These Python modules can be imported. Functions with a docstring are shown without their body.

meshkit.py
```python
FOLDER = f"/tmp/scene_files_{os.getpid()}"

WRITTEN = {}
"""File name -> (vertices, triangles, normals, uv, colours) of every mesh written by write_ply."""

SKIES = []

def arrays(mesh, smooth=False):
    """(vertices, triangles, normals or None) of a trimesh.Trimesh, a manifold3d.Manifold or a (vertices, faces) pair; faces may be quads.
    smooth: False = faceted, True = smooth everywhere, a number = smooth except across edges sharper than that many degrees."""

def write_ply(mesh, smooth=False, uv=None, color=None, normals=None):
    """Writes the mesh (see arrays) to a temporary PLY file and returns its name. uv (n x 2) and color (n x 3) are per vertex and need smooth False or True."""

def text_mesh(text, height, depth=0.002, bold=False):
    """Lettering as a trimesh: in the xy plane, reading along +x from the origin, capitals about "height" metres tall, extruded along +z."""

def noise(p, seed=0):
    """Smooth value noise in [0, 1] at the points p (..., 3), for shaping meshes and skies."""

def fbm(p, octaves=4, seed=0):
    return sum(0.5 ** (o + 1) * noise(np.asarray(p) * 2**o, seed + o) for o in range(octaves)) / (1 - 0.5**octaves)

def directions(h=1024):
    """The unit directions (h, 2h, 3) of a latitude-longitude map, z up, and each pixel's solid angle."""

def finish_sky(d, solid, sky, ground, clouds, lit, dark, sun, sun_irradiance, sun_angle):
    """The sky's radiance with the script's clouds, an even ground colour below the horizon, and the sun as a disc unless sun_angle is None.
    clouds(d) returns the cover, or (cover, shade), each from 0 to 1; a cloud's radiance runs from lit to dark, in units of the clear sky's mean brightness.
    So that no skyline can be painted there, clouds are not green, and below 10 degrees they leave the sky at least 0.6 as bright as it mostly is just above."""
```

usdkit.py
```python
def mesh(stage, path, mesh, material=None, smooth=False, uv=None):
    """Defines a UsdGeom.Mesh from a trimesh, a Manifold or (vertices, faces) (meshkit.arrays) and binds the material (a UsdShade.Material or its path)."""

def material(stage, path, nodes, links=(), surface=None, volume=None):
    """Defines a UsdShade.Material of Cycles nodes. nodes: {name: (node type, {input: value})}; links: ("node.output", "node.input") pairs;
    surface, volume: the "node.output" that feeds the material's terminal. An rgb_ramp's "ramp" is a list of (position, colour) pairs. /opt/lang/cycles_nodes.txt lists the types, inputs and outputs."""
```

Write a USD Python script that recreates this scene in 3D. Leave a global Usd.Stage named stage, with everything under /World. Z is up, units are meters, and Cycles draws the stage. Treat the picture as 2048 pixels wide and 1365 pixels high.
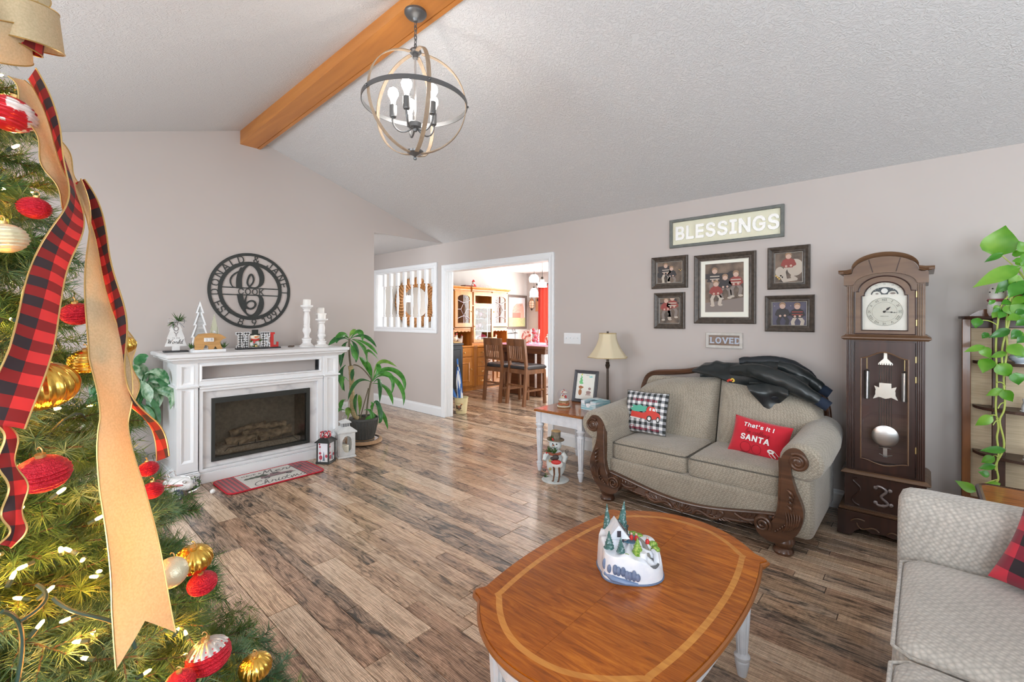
import math, random, glob
import numpy as np, trimesh, manifold3d, shapely
from shapely.geometry import Polygon, Point, LineString, box as sbox
from shapely import affinity
from shapely.ops import unary_union
import usdkit, meshkit
from pxr import Usd, UsdGeom, UsdLux, UsdShade, Gf, Sdf, Vt

stage = Usd.Stage.CreateInMemory()
UsdGeom.SetStageUpAxis(stage, 'Z'); UsdGeom.SetStageMetersPerUnit(stage, 1.0)
UsdGeom.Xform.Define(stage, '/World'); UsdGeom.Scope.Define(stage, '/World/Looks')
random.seed(7); RNG = np.random.default_rng(7)
PI = math.pi

# ------------------------------------------------------------------ camera, sky, lights, exposure
YAW, ROLL, CAMZ = 0.7383, 0.00303, 1.3735
cam = UsdGeom.Camera.Define(stage, '/World/Camera')
F = np.array([-math.sin(YAW), math.cos(YAW), 0]); R = np.array([math.cos(YAW), math.sin(YAW), 0]); U = np.array([0, 0, 1.0])
r_ = R*math.cos(ROLL) + U*math.sin(ROLL); u_ = U*math.cos(ROLL) - R*math.sin(ROLL)
cam.AddTransformOp().Set(Gf.Matrix4d(*r_, 0, *u_, 0, *(-F), 0, 0, 0, CAMZ, 1))
cam.CreateFocalLengthAttr(909.8/2048*36); cam.CreateHorizontalApertureAttr(36.0); cam.CreateVerticalApertureAttr(36.0*1365/2048)
cam.CreateVerticalApertureOffsetAttr(-43.24/2048*36)
cam.CreateClippingRangeAttr(Gf.Vec2f(0.05, 100)); cam.CreateExposureAttr(0.0)

def rect_light(name, pos, to, w, h, power, col):
    L = UsdLux.RectLight.Define(stage, '/World/' + name)
    L.CreateWidthAttr(w); L.CreateHeightAttr(h); L.CreateIntensityAttr(power); L.CreateColorAttr(Gf.Vec3f(*col)); L.CreateNormalizeAttr(False)
    z = -np.array(to, float); z /= np.linalg.norm(z)            # a rect light shines along its -z
    x = np.cross([0, 0, 1.0], z); x /= np.linalg.norm(x); y = np.cross(z, x)
    L.AddTransformOp().Set(Gf.Matrix4d(*x, 0, *y, 0, *z, 0, *pos, 1))
    return L
sky = UsdLux.DomeLight.Define(stage, '/World/Sky'); sky.CreateIntensityAttr(1.0); sky.CreateColorAttr(Gf.Vec3f(0.85, 0.93, 1.0))
# daylight standing in the window openings of the room
rect_light('window_daylight_002', (1.3, -1.49, 1.4), (0, 1, -0.02), 1.9, 1.5, 12.0, (0.84, 0.93, 1.0))
rect_light('window_daylight', (-2.35, -1.49, 1.4), (0, 1, -0.02), 2.7, 1.5, 6.8, (0.86, 0.94, 1.0))
rect_light('window_daylight_001', (2.59, 1.35, 1.4), (-1, 0, -0.02), 2.6, 1.7, 3.0, (0.86, 0.94, 1.0))
rect_light('patio_daylight', (-5.12, 8.12, 1.08), (0, -1, -0.02), 2.6, 2.05, 18.0, (1.0, 0.97, 0.92))
rect_light('hall_daylight', (-5.95, 1.515, 1.4), (0, 1, 0), 1.2, 1.4, 4.5, (0.95, 0.97, 1.0))
rect_light('patio_daylight_001', (-2.13, 6.6, 1.35), (-1, 0, -0.05), 1.6, 1.4, 7.0, (1.0, 0.98, 0.95))

# ------------------------------------------------------------------ helpers: things, parts, copies
_used = {}
def _num(parent, name):
    k = (parent, name); n = _used.get(k, -1) + 1; _used[k] = n
    return f'{parent}/{name}' if n == 0 else f'{parent}/{name}_{n:03d}'
def keys(prim, label=None, cat=None, group=None, kind=None):
    for k, v in (('label', label), ('category', cat), ('group', group), ('kind', kind)):
        if v: prim.SetCustomDataByKey(k, v)
    return prim
def cat_(ms):
    ms = [m for m in ms if m is not None]
    vs, fs, n = [], [], 0
    for m in ms:
        v, f, _ = meshkit.arrays(m); vs.append(v); fs.append(f + n); n += len(v)
    return trimesh.Trimesh(np.vstack(vs), np.vstack(fs), process=False)
class Thing:
    """An Xform at the base of a thing; its parts are meshes below it. w=True: meshes arrive in world coordinates."""
    def __init__(s, name, label, cat, loc=(0, 0, 0), rot=0, group=None, kind=None, w=False, tilt=None, scale=None):
        s.path = _num('/World', name); s.loc = np.array(loc, float); s.w = w
        x = UsdGeom.Xform.Define(stage, s.path); x.AddTranslateOp().Set(Gf.Vec3d(*map(float, loc)))
        if rot: x.AddRotateZOp().Set(math.degrees(rot))
        if tilt: x.AddRotateXYZOp().Set(Gf.Vec3f(*tilt))
        if scale: x.AddScaleOp().Set(Gf.Vec3f(scale, scale, scale))
        s.prim = keys(x.GetPrim(), label, cat, group, kind); s.info = (label, cat, group); s.name = name
    def part(s, name, mesh, mat, smooth=35, label=None, kind=None, parent=None, uv=None):
        if isinstance(mesh, (list,)): mesh = cat_(mesh)
        if s.w:
            v, f, _ = meshkit.arrays(mesh); mesh = trimesh.Trimesh(v - s.loc, f, process=False)
        p = _num(parent or s.path, name)
        usdkit.mesh(stage, p, mesh, mat, smooth=smooth, uv=uv)
        keys(stage.GetPrimAtPath(p), label, None, None, kind)
        return p
def copy(t, loc, rot=0, label=None, group=None, tilt=None):
    p = _num('/World', t.name); x = UsdGeom.Xform.Define(stage, p); g = x.GetPrim()
    g.GetReferences().AddInternalReference(t.path); g.SetInstanceable(True)
    xf = UsdGeom.Xformable(g); xf.ClearXformOpOrder()
    for a in list(g.GetAttributes()):
        pass
    m = Gf.Matrix4d().SetIdentity()
    if tilt:
        for ax, d in zip(((1, 0, 0), (0, 1, 0), (0, 0, 1)), tilt): m = m * Gf.Matrix4d().SetRotate(Gf.Rotation(Gf.Vec3d(*ax), d))
    m = m * Gf.Matrix4d().SetRotate(Gf.Rotation(Gf.Vec3d(0, 0, 1), math.degrees(rot))) * Gf.Matrix4d().SetTranslate(Gf.Vec3d(*map(float, loc)))
    op = xf.AddTransformOp(opSuffix='place'); op.Set(m); xf.SetXformOpOrder([op])
    keys(g, label or t.info[0], t.info[1], group or t.info[2])
    return g
def struct(name, mesh, mat, smooth=False, label=None, cat=None, parent=None):
    p = _num(parent or '/World', name)
    if isinstance(mesh, list): mesh = cat_(mesh)
    usdkit.mesh(stage, p, mesh, mat, smooth=smooth)
    if not parent: keys(stage.GetPrimAtPath(p), label, cat, None, 'structure')
    return p
def one(name, mesh, mat, label, cat, loc=None, group=None, kind=None, smooth=35):
    """A thing that is one mesh, given in world coordinates."""
    if isinstance(mesh, list): mesh = cat_(mesh)
    v, f, _ = meshkit.arrays(mesh)
    o = np.array(loc if loc is not None else [(v[:, 0].min()+v[:, 0].max())/2, (v[:, 1].min()+v[:, 1].max())/2, v[:, 2].min()], float)
    p = _num('/World', name)
    g = usdkit.mesh(stage, p, trimesh.Trimesh(v - o, f, process=False), mat, smooth=smooth)
    g.AddTranslateOp().Set(Gf.Vec3d(*map(float, o)))
    keys(g.GetPrim(), label, cat, group, kind); return p

# ------------------------------------------------------------------ helpers: shapes
def hull(pts):
    m = manifold3d.Manifold.hull_points(np.asarray(pts, float)).to_mesh()
    return trimesh.Trimesh(np.array(m.vert_properties[:, :3]), np.array(m.tri_verts), process=False)
def box(x0, x1, y0, y1, z0, z1, b=0.0):
    c = np.array([(x0+x1)/2, (y0+y1)/2, (z0+z1)/2]); h = np.abs([(x1-x0)/2, (y1-y0)/2, (z1-z0)/2])
    if b <= 0: return trimesh.Trimesh(*[np.array(a) for a in (lambda m: (m.vertices + c, m.faces))(trimesh.creation.box(2*h))], process=False)
    b = min(b, *(h*0.95)); p = []
    for sx in (-1, 1):
        for sy in (-1, 1):
            for sz in (-1, 1):
                s = np.array([sx, sy, sz])
                for k in range(3):
                    q = h - b; q[k] = h[k]; p.append(c + s*q)
    return hull(p)
def cbox(c, s, b=0.0): return box(c[0]-s[0]/2, c[0]+s[0]/2, c[1]-s[1]/2, c[1]+s[1]/2, c[2]-s[2]/2, c[2]+s[2]/2, b)
def grid(P, closed=False, flip=False):
    """Surface through an (n, m, 3) net of points."""
    P = np.asarray(P, float); n, m = P.shape[:2]; i, j = np.meshgrid(np.arange(n-1), np.arange(m if closed else m-1), indexing='ij'); j2 = (j+1) % m
    q = np.stack([i*m+j, i*m+j2, (i+1)*m+j2, (i+1)*m+j], -1).reshape(-1, 4)
    f = np.vstack([q[:, [0, 1, 2]], q[:, [0, 2, 3]]])
    return trimesh.Trimesh(P.reshape(-1, 3), f[:, ::-1] if flip else f, process=False)
def lathe(prof, n=24, c=(0, 0, 0), a0=0, a1=2*PI):
    prof = np.array(prof, float); full = abs(a1-a0-2*PI) < 1e-6
    a = np.linspace(a0, a1, n, endpoint=not full)
    P = np.stack([prof[:, 0:1]*np.cos(a), prof[:, 0:1]*np.sin(a), np.repeat(prof[:, 1:2], n, 1)], -1)
    m = grid(P, closed=full, flip=prof[-1, 1] < prof[0, 1])
    m.apply_translation(c); m.merge_vertices(); m.update_faces(m.nondegenerate_faces()); return m
def tube(pts, r, n=8, caps=True, closed=False):
    p = np.asarray(pts, float); k = len(p); r = np.broadcast_to(np.asarray(r, float), (k,))
    t = np.gradient(p, axis=0) if not closed else np.roll(p, -1, 0) - np.roll(p, 1, 0)
    t /= np.linalg.norm(t, axis=1, keepdims=True) + 1e-12
    a = np.cross(t[0], [0, 0, 1.0] if abs(t[0][2]) < .9 else [1.0, 0, 0]); a /= np.linalg.norm(a); A = []
    for i in range(k):
        a = a - t[i]*np.dot(a, t[i]); a /= np.linalg.norm(a) + 1e-12; A.append(a)
    A = np.array(A); B = np.cross(t, A); th = np.linspace(0, 2*PI, n, endpoint=False)
    P = p[:, None] + r[:, None, None]*(np.cos(th)[None, :, None]*A[:, None] + np.sin(th)[None, :, None]*B[:, None])
    if closed: return grid(np.concatenate([P, P[:1]]), closed=True)
    if caps: P = np.concatenate([np.repeat(p[:1, None], n, 1), P, np.repeat(p[-1:, None], n, 1)])
    m = grid(P, closed=True)
    if caps: m.merge_vertices(); m.update_faces(m.nondegenerate_faces())
    return m
def spl(pts, n=20):
    """Smooth curve through points."""
    from scipy.interpolate import CubicSpline
    p = np.asarray(pts, float); d = np.r_[0, np.cumsum(np.linalg.norm(np.diff(p, axis=0), axis=1)**.5)]
    return CubicSpline(d, p)(np.linspace(0, d[-1], n))
def ext(poly, d, z0=0.0):
    ms = []
    for g in getattr(poly, 'geoms', [poly]):
        if g.geom_type == 'Polygon' and g.area > 1e-9:
            m = trimesh.creation.extrude_polygon(g, d, engine='earcut'); m.apply_translation([0, 0, z0]); ms.append(m)
    return cat_(ms)
def to(m, o, ux, uy):
    """Local x, y, z of the mesh to ux, uy and their cross product, at o."""
    ux, uy = np.array(ux, float), np.array(uy, float); uz = np.cross(ux, uy)
    v, f, _ = meshkit.arrays(m)
    return trimesh.Trimesh(v[:, :1]*ux + v[:, 1:2]*uy + v[:, 2:]*uz + np.array(o, float), f, process=False)
EX, EY, EZ = np.eye(3)
def onB(m, x, z, y): return to(m, (x, y, z), EX, EZ)      # facing -y: reads along +x
def onA(m, y, z, x): return to(m, (x, y, z), EY, EZ)      # facing +x: reads along +y
def mv(m, x=0, y=0, z=0, s=None, rz=0, rx=0, ry=0):
    m = m.copy()
    if s is not None: m.apply_scale(s)
    for a, ax in ((rx, EX), (ry, EY), (rz, EZ)):
        if a: m.apply_transform(trimesh.transformations.rotation_matrix(a, ax))
    m.apply_translation([x, y, z]); return m
def ball(r, c=(0, 0, 0), s=(1, 1, 1), sub=2):
    m = trimesh.creation.icosphere(subdivisions=sub, radius=r); m.apply_scale(s); m.apply_translation(c); return m
def cyl(r, z0, z1, c=(0, 0), n=20): return lathe([(0, z0), (r, z0), (r, z1), (0, z1)], n, (c[0], c[1], 0))
_ub = {}
def cush(w, d, h, r=0.04, top=0.0, side=0.0, sub=4, noise=0.0, seed=0):
    """A soft block centred on x and y, standing on z = 0."""
    if sub not in _ub:
        m = trimesh.creation.box((2, 2, 2))
        for _ in range(sub): m = m.subdivide()
        m.merge_vertices(); _ub[sub] = (np.array(m.vertices), np.array(m.faces))
    v, f = _ub[sub]; hf = np.array([w/2, d/2, h/2]); p = v*hf
    r = min(r, *(hf*0.98)); q = np.clip(p, -(hf-r), hf-r); dv = p - q; L = np.linalg.norm(dv, axis=1, keepdims=True)
    p = q + np.where(L > 1e-9, dv/np.maximum(L, 1e-9)*r, 0)
    u = p/hf; bx = np.clip(1-u[:, 0]**2, 0, 1); by = np.clip(1-u[:, 1]**2, 0, 1); bz = np.clip(1-u[:, 2]**2, 0, 1)
    p[:, 2] += top*(bx*by)**.6*np.clip(u[:, 2], -0.3, 1)
    p[:, 0] += side*u[:, 0]*bz*by**.5; p[:, 1] += side*u[:, 1]*bz*bx**.5
    if noise: p += noise*(meshkit.fbm(p*6 + seed*7.3, 3)[:, None]-.5)*2*np.array([.5, .5, 1])
    p[:, 2] += h/2
    return trimesh.Trimesh(p, f.copy(), process=False)
def pillow(w, h, t, n=26, corner=0.05, seed=0, wr=0.004):
    """A throw pillow in the xz plane, thickness along y."""
    a = np.linspace(-1, 1, n); X, Z = np.meshgrid(a, a, indexing='ij')
    e = (np.clip(1-np.abs(X)**2.6, 0, 1)*np.clip(1-np.abs(Z)**2.6, 0, 1))**.55
    pull = 1 - corner*(1-np.abs(X)**2*np.abs(Z)**2)*np.maximum(np.abs(X), np.abs(Z))**6
    P = np.stack([X*w/2*pull, np.zeros_like(X), Z*h/2*pull], -1)
    nz = (meshkit.fbm(np.stack([X*2.2+seed, Z*2.2, X*0], -1), 3)-.5)*wr*4*e
    f1, f2 = P.copy(), P.copy(); f1[..., 1] = -t/2*e - nz; f2[..., 1] = t/2*e + nz
    m = cat_([grid(f1, flip=True), grid(f2)]); v = np.array(m.vertices); 
    m = trimesh.Trimesh(v, m.faces, process=False); m.fix_normals(); return m
def pil_y(x, z, w, h, t):
    X, Z = 2*x/w, 2*z/h
    return -t/2*(np.clip(1-np.abs(X)**2.6, 0, 1)*np.clip(1-np.abs(Z)**2.6, 0, 1))**.55
def drape(poly, fn, d=0.0012, seg=0.008):
    """Flat print raised on a curved face y = fn(x, z)."""
    m = ext(poly, d); v, f = trimesh.remesh.subdivide_to_size(m.vertices, m.faces, seg)
    return trimesh.Trimesh(np.stack([v[:, 0], fn(v[:, 0], v[:, 1]) - v[:, 2], v[:, 1]], 1), f, process=False)
def leaf(L, W, bend=0.6, fold=0.25, n=9, tip=1.0, up=0.5, wave=0.0, seed=0):
    """A leaf along +x starting at the origin: rises at angle up, bends down by bend over its length."""
    t = np.linspace(0, 1, n); ang = up - bend*t*1.6
    x = np.r_[0, np.cumsum(np.cos(ang[:-1]))]*L/(n-1); z = np.r_[0, np.cumsum(np.sin(ang[:-1]))]*L/(n-1)
    w = W/2*np.clip(np.sin(PI*np.clip(t**0.75*1.0, 0, 1)), 0, 1)**tip; w[0] = W*.04; w[-1] = 0.0005
    cols = np.array([-1, -.55, 0, .55, 1.0])
    P = np.stack([x[:, None] - fold*0*cols, w[:, None]*cols, z[:, None] + fold*w[:, None]*np.abs(cols) + wave*W*np.sin(t*9+seed)[:, None]*cols*np.abs(cols)], -1)
    m = grid(P); return m
def heart(L, W, bend=0.5, fold=0.2, n=9, up=0.2):
    t = np.linspace(0, 1, n); ang = up - bend*t*1.6
    x = np.r_[0, np.cumsum(np.cos(ang[:-1]))]*L/(n-1); z = np.r_[0, np.cumsum(np.sin(ang[:-1]))]*L/(n-1)
    w = W/2*np.array([np.interp(a, [0, .06, .16, .3, .5, .72, .9, 1], [.05, .55, .9, 1, .88, .52, .16, 0.01]) for a in t])
    back = L*.10*np.exp(-((t-.03)/.09)**2)
    cols = np.array([-1, -.6, 0, .6, 1.0])
    P = np.stack([x[:, None] - back[:, None]*np.abs(cols)**2, w[:, None]*cols, z[:, None] + fold*w[:, None]*np.abs(cols)], -1)
    return grid(P)
def aim(m, pos, yaw, roll=0.0, pitch=0.0):
    m = mv(m, rx=roll); m = mv(m, ry=-pitch); m = mv(m, rz=yaw); m.apply_translation(pos); return m
# lettering as shapely shapes
_fonts = {}
def text(s, h, bold=0, font='Inter', sx=1.0, shear=0.0, center=False, track=0.0):
    from PIL import Image, ImageDraw, ImageFont
    if font not in _fonts: _fonts[font] = ImageFont.truetype(glob.glob(f'/opt/blender-*/*/datafiles/fonts/{font}.woff2')[0], 96)
    out, x = [], 0.0
    for ch in s:
        ft = _fonts[font]; adv = ft.getlength(ch)
        if ch != ' ':
            x0, y0, x1, y1 = ft.getbbox(ch, anchor='ls', stroke_width=bold)
            im = Image.new('L', (x1-x0+8, y1-y0+8)); ImageDraw.Draw(im).text((4-x0, 4-y0), ch, 255, ft, anchor='ls', stroke_width=bold)
            on = np.pad(np.asarray(im) > 127, ((0, 0), (1, 1))).astype(np.int8)
            rows, st = np.nonzero(np.diff(on, axis=1) == 1); en = np.nonzero(np.diff(on, axis=1) == -1)[1]
            g = unary_union(shapely.box(st, -rows-1, en, -rows)).buffer(.6).buffer(-.6).simplify(.8)
            out.append(affinity.translate(g, x - 4 + x0, 4 - y0))
        x += adv + bold*1.6 + track*70
    g = unary_union(out); k = h/70.0
    g = affinity.affine_transform(g, [k*sx, k*shear, 0, k, 0, 0])
    if center: b = g.bounds; g = affinity.translate(g, -(b[0]+b[2])/2, 0)
    return g
STR = {'a': [[(.5, .45), (.3, .5), (.08, .3), (.15, .03), (.35, .05), (.5, .4), (.48, .08), (.62, .02)]], 'c': [[(.5, .42), (.3, .5), (.08, .28), (.2, .02), (.5, .1)]],
 'd': [[(.5, .42), (.3, .5), (.08, .28), (.2, .0), (.42, .15), (.56, 1.0), (.5, .1), (.66, .03)]], 'e': [[(.05, .2), (.3, .28), (.42, .4), (.28, .5), (.1, .3), (.2, .02), (.5, .12)]],
 'f': [[(.05, .1), (.35, .8), (.3, 1.0), (.2, .6), (.15, -.4), (.3, .05), (.5, .1)]], 'g': [[(.5, .45), (.3, .5), (.08, .3), (.2, .05), (.45, .2), (.5, .45), (.45, -.3), (.2, -.42), (.2, -.25), (.6, .08)]],
 'h': [[(.08, .05), (.35, .85), (.28, 1.0), (.15, .5), (.08, 0)], [(.1, .2), (.35, .5), (.42, .35), (.4, .05), (.58, .05)]], 'i': [[(.05, .1), (.2, .48), (.15, .05), (.35, .08)], [(.24, .68), (.27, .72)]],
 'l': [[(.05, .1), (.35, .8), (.28, 1.0), (.15, .5), (.15, .05), (.35, .08)]], 'm': [[(.05, .45), (.1, .0), (.3, .5), (.34, .02), (.56, .5), (.6, .05), (.78, .08)]],
 'n': [[(.05, .45), (.1, .0), (.34, .5), (.4, .05), (.56, .08)]], 'o': [[(.35, .5), (.1, .35), (.15, .03), (.4, .08), (.45, .4), (.3, .48), (.6, .38)]], 'r': [[(.05, .1), (.18, .5), (.2, .4), (.42, .42), (.38, .1), (.5, .05)]],
 's': [[(.05, .1), (.28, .52), (.4, .2), (.2, .0), (.08, .08)]], 't': [[(.22, .9), (.15, .1), (.3, .02), (.42, .1)], [(.02, .58), (.4, .62)]], 'y': [[(.05, .45), (.12, .1), (.35, .15), (.45, .48), (.35, -.35), (.1, -.4), (.15, -.2), (.55, .1)]],
 'M': [[(.0, .0), (.15, .4), (.3, 1.0), (.38, .3), (.68, 1.0), (.72, .1), (.9, .02)]], 'C': [[(.7, .85), (.55, 1.0), (.2, .7), (.15, .2), (.4, 0), (.75, .2)]], 'W': [[(.0, .9), (.12, 1), (.15, .1), (.42, .8), (.48, .05), (.8, .95), (.9, 1.0)]],
 'T': [[(.35, .98), (.3, .1), (.15, .02)], [(.0, .85), (.2, 1.0), (.75, 1.0)]], 'I': [[(.1, .3), (.4, .95), (.3, .1), (.05, .1)]], "'": [[(.1, 1), (.06, .8)]]}
def script(s, h, w=.07, sx=1.0, shear=0.25, center=False):
    """Hand-drawn cursive lettering of capital height h."""
    out, x = [], 0.0
    for ch in s:
        if ch == ' ': x += .35; continue
        mx = 0
        for st in STR[ch]:
            p = spl(st, 5*len(st)) if len(st) > 2 else np.array(st); mx = max(mx, p[:, 0].max())
            out.append(LineString(np.c_[p[:, 0]+x, p[:, 1]]).buffer(w/2, 4))
        x += mx + .02
    g = affinity.affine_transform(unary_union(out), [h*sx, h*shear, 0, h, 0, 0]).simplify(h*.01)
    if center: b = g.bounds; g = affinity.translate(g, -(b[0]+b[2])/2, 0)
    return g
def ell(cx, cy, rx, ry=None, n=12): return affinity.translate(affinity.scale(Point(0, 0).buffer(1, n), rx, ry or rx), cx, cy)
def rbox(x0, y0, x1, y1, r): return sbox(x0+r, y0+r, x1-r, y1-r).buffer(r, 5)
def frame_mesh(w, h, prof):
    """A mitred frame around a w x h opening from a profile of (outward, height) points."""
    P = []
    for sx, sy in ((-1, -1), (1, -1), (1, 1), (-1, 1)):
        P.append([(sx*(w/2+o), sy*(h/2+o), z) for o, z in prof])
    P = np.array(P); return grid(np.concatenate([P, P[:1]]).transpose(1, 0, 2), flip=False)
# ------------------------------------------------------------------ materials
MATS = {}
def mat(name, col, rough=.5, metal=0.0, c2=None, scale=8.0, stretch=(1, 1, 1), lo=.35, hi=.65, detail=3, bump=0.0, bscale=None, bstretch=None, bdist=.01, emit=None, em=0.0, trans=0.0, coat=0.0, spec=.5, sheen=0.0, world=False, dist=0.0, alpha=1.0, ior=1.5):
    if name in MATS: return MATS[name]
    n = {'p': ('principled_bsdf', {'base_color': col, 'roughness': rough, 'metallic': metal, 'transmission_weight': trans, 'coat_weight': coat, 'coat_roughness': .08, 'specular_ior_level': spec, 'sheen_weight': sheen, 'alpha': alpha, 'ior': ior})}; l = []
    if emit: n['p'][1].update(emission_color=emit, emission_strength=em)
    if c2 or bump:
        n['g'] = ('geometry', {}) if world else ('texture_coordinate', {})
        src = 'g.position' if world else 'g.object'
    if c2:
        n.update(mp=('mapping', {'scale': stretch}), n=('noise_texture', {'scale': scale, 'detail': detail, 'distortion': dist}), r=('rgb_ramp', {'ramp': [(lo, col), (hi, c2)]}))
        l += [(src, 'mp.vector'), ('mp.vector', 'n.vector'), ('n.fac', 'r.fac'), ('r.color', 'p.base_color')]
    if bump:
        n.update(mb=('mapping', {'scale': bstretch or stretch}), nb=('noise_texture', {'scale': bscale or scale, 'detail': 4}), b=('bump', {'strength': bump, 'distance': bdist}))
        l += [(src, 'mb.vector'), ('mb.vector', 'nb.vector'), ('nb.fac', 'b.height'), ('b.normal', 'p.normal')]
    MATS[name] = usdkit.material(stage, '/World/Looks/' + name, n, l, surface='p.BSDF'); return MATS[name]
def wood(name, c1, c2, axis=0, rough=.35, scale=14.0, coat=0.0, bump=.05, lo=.35, hi=.68, world=False, spec=.5):
    st = [1.0, 1.0, 1.0]; st[axis] = .09
    return mat(name, c1, rough, c2=c2, scale=scale, stretch=tuple(st), lo=lo, hi=hi, detail=5, bump=bump, bscale=scale*2, dist=1.2, coat=coat, world=world, spec=spec)
def pane(name, tint=(1, 1, 1), rough=0.0, refl=1.5, curved=False):
    n = {'t': ('transparent_bsdf', {'color': tint}), 'g': ('glossy_bsdf', {'roughness': rough, 'color': (1, 1, 1)}), 'f': ('fresnel', {'IOR': refl}), 'm': ('mix_closure', {})}
    l = [('f.fac', 'm.fac'), ('t.BSDF', 'm.closure1'), ('g.BSDF', 'm.closure2')]
    if curved:                                                     # a hollow shell: as reflective from within as from without
        n['f'] = ('layer_weight', {'blend': .25}); n['r'] = ('rgb_ramp', {'ramp': [(0, (.03, .03, .03)), (.5, (.06, .06, .06)), (1, (.7, .7, .7))]}); l[0] = ('f.facing', 'r.fac'); l.append(('r.color', 'm.fac'))
    MATS[name] = usdkit.material(stage, '/World/Looks/' + name, n, l, surface='m.closure'); return MATS[name]
def leafmat(name, c1, c2, scale=20, stretch=(1, 1, 1), tl=.35, rough=.35):
    n = {'g': ('texture_coordinate', {}), 'mp': ('mapping', {'scale': stretch}), 'n': ('noise_texture', {'scale': scale, 'detail': 2}), 'r': ('rgb_ramp', {'ramp': [(.38, c1), (.62, c2)]}),
         'p': ('principled_bsdf', {'roughness': rough}), 't': ('translucent_bsdf', {}), 'm': ('mix_closure', {'fac': tl})}
    l = [('g.object', 'mp.vector'), ('mp.vector', 'n.vector'), ('n.fac', 'r.fac'), ('r.color', 'p.base_color'), ('r.color', 't.color'), ('p.BSDF', 'm.closure1'), ('t.BSDF', 'm.closure2')]
    MATS[name] = usdkit.material(stage, '/World/Looks/' + name, n, l, surface='m.closure'); return MATS[name]
def check(name, cols, size, axes=(0, 2), rough=.85, weave=True, off=(0, 0)):
    """Woven buffalo check: cols = light, middle, dark; squares of the given size along two object axes."""
    n = {'g': ('texture_coordinate', {}), 's': ('separate_xyz', {}), 'p': ('principled_bsdf', {'roughness': rough, 'sheen_weight': .2})}
    l = [('g.object', 's.vector')]
    for k, a in enumerate(axes):
        n[f'a{k}'] = ('math', {'math_type': 'add', 'value2': 100*size + off[k]}); n[f'd{k}'] = ('math', {'math_type': 'divide', 'value2': 2*size})
        n[f'f{k}'] = ('math', {'math_type': 'fraction'}); n[f't{k}'] = ('math', {'math_type': 'greater_than', 'value2': .5})
        l += [(f's.{"xyz"[a]}', f'a{k}.value1'), (f'a{k}.value', f'd{k}.value1'), (f'd{k}.value', f'f{k}.value1'), (f'f{k}.value', f't{k}.value1')]
    n['sum'] = ('math', {'math_type': 'add'}); n['hf'] = ('math', {'math_type': 'multiply', 'value2': .5})
    n['r'] = ('rgb_ramp', {'ramp': [(0, cols[0]), (.25, cols[1]), (.75, cols[2])], 'interpolate': False})
    l += [('t0.value', 'sum.value1'), ('t1.value', 'sum.value2'), ('sum.value', 'hf.value1'), ('hf.value', 'r.fac'), ('r.color', 'p.base_color')]
    MATS[name] = usdkit.material(stage, '/World/Looks/' + name, n, l, surface='p.BSDF'); return MATS[name]
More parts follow.
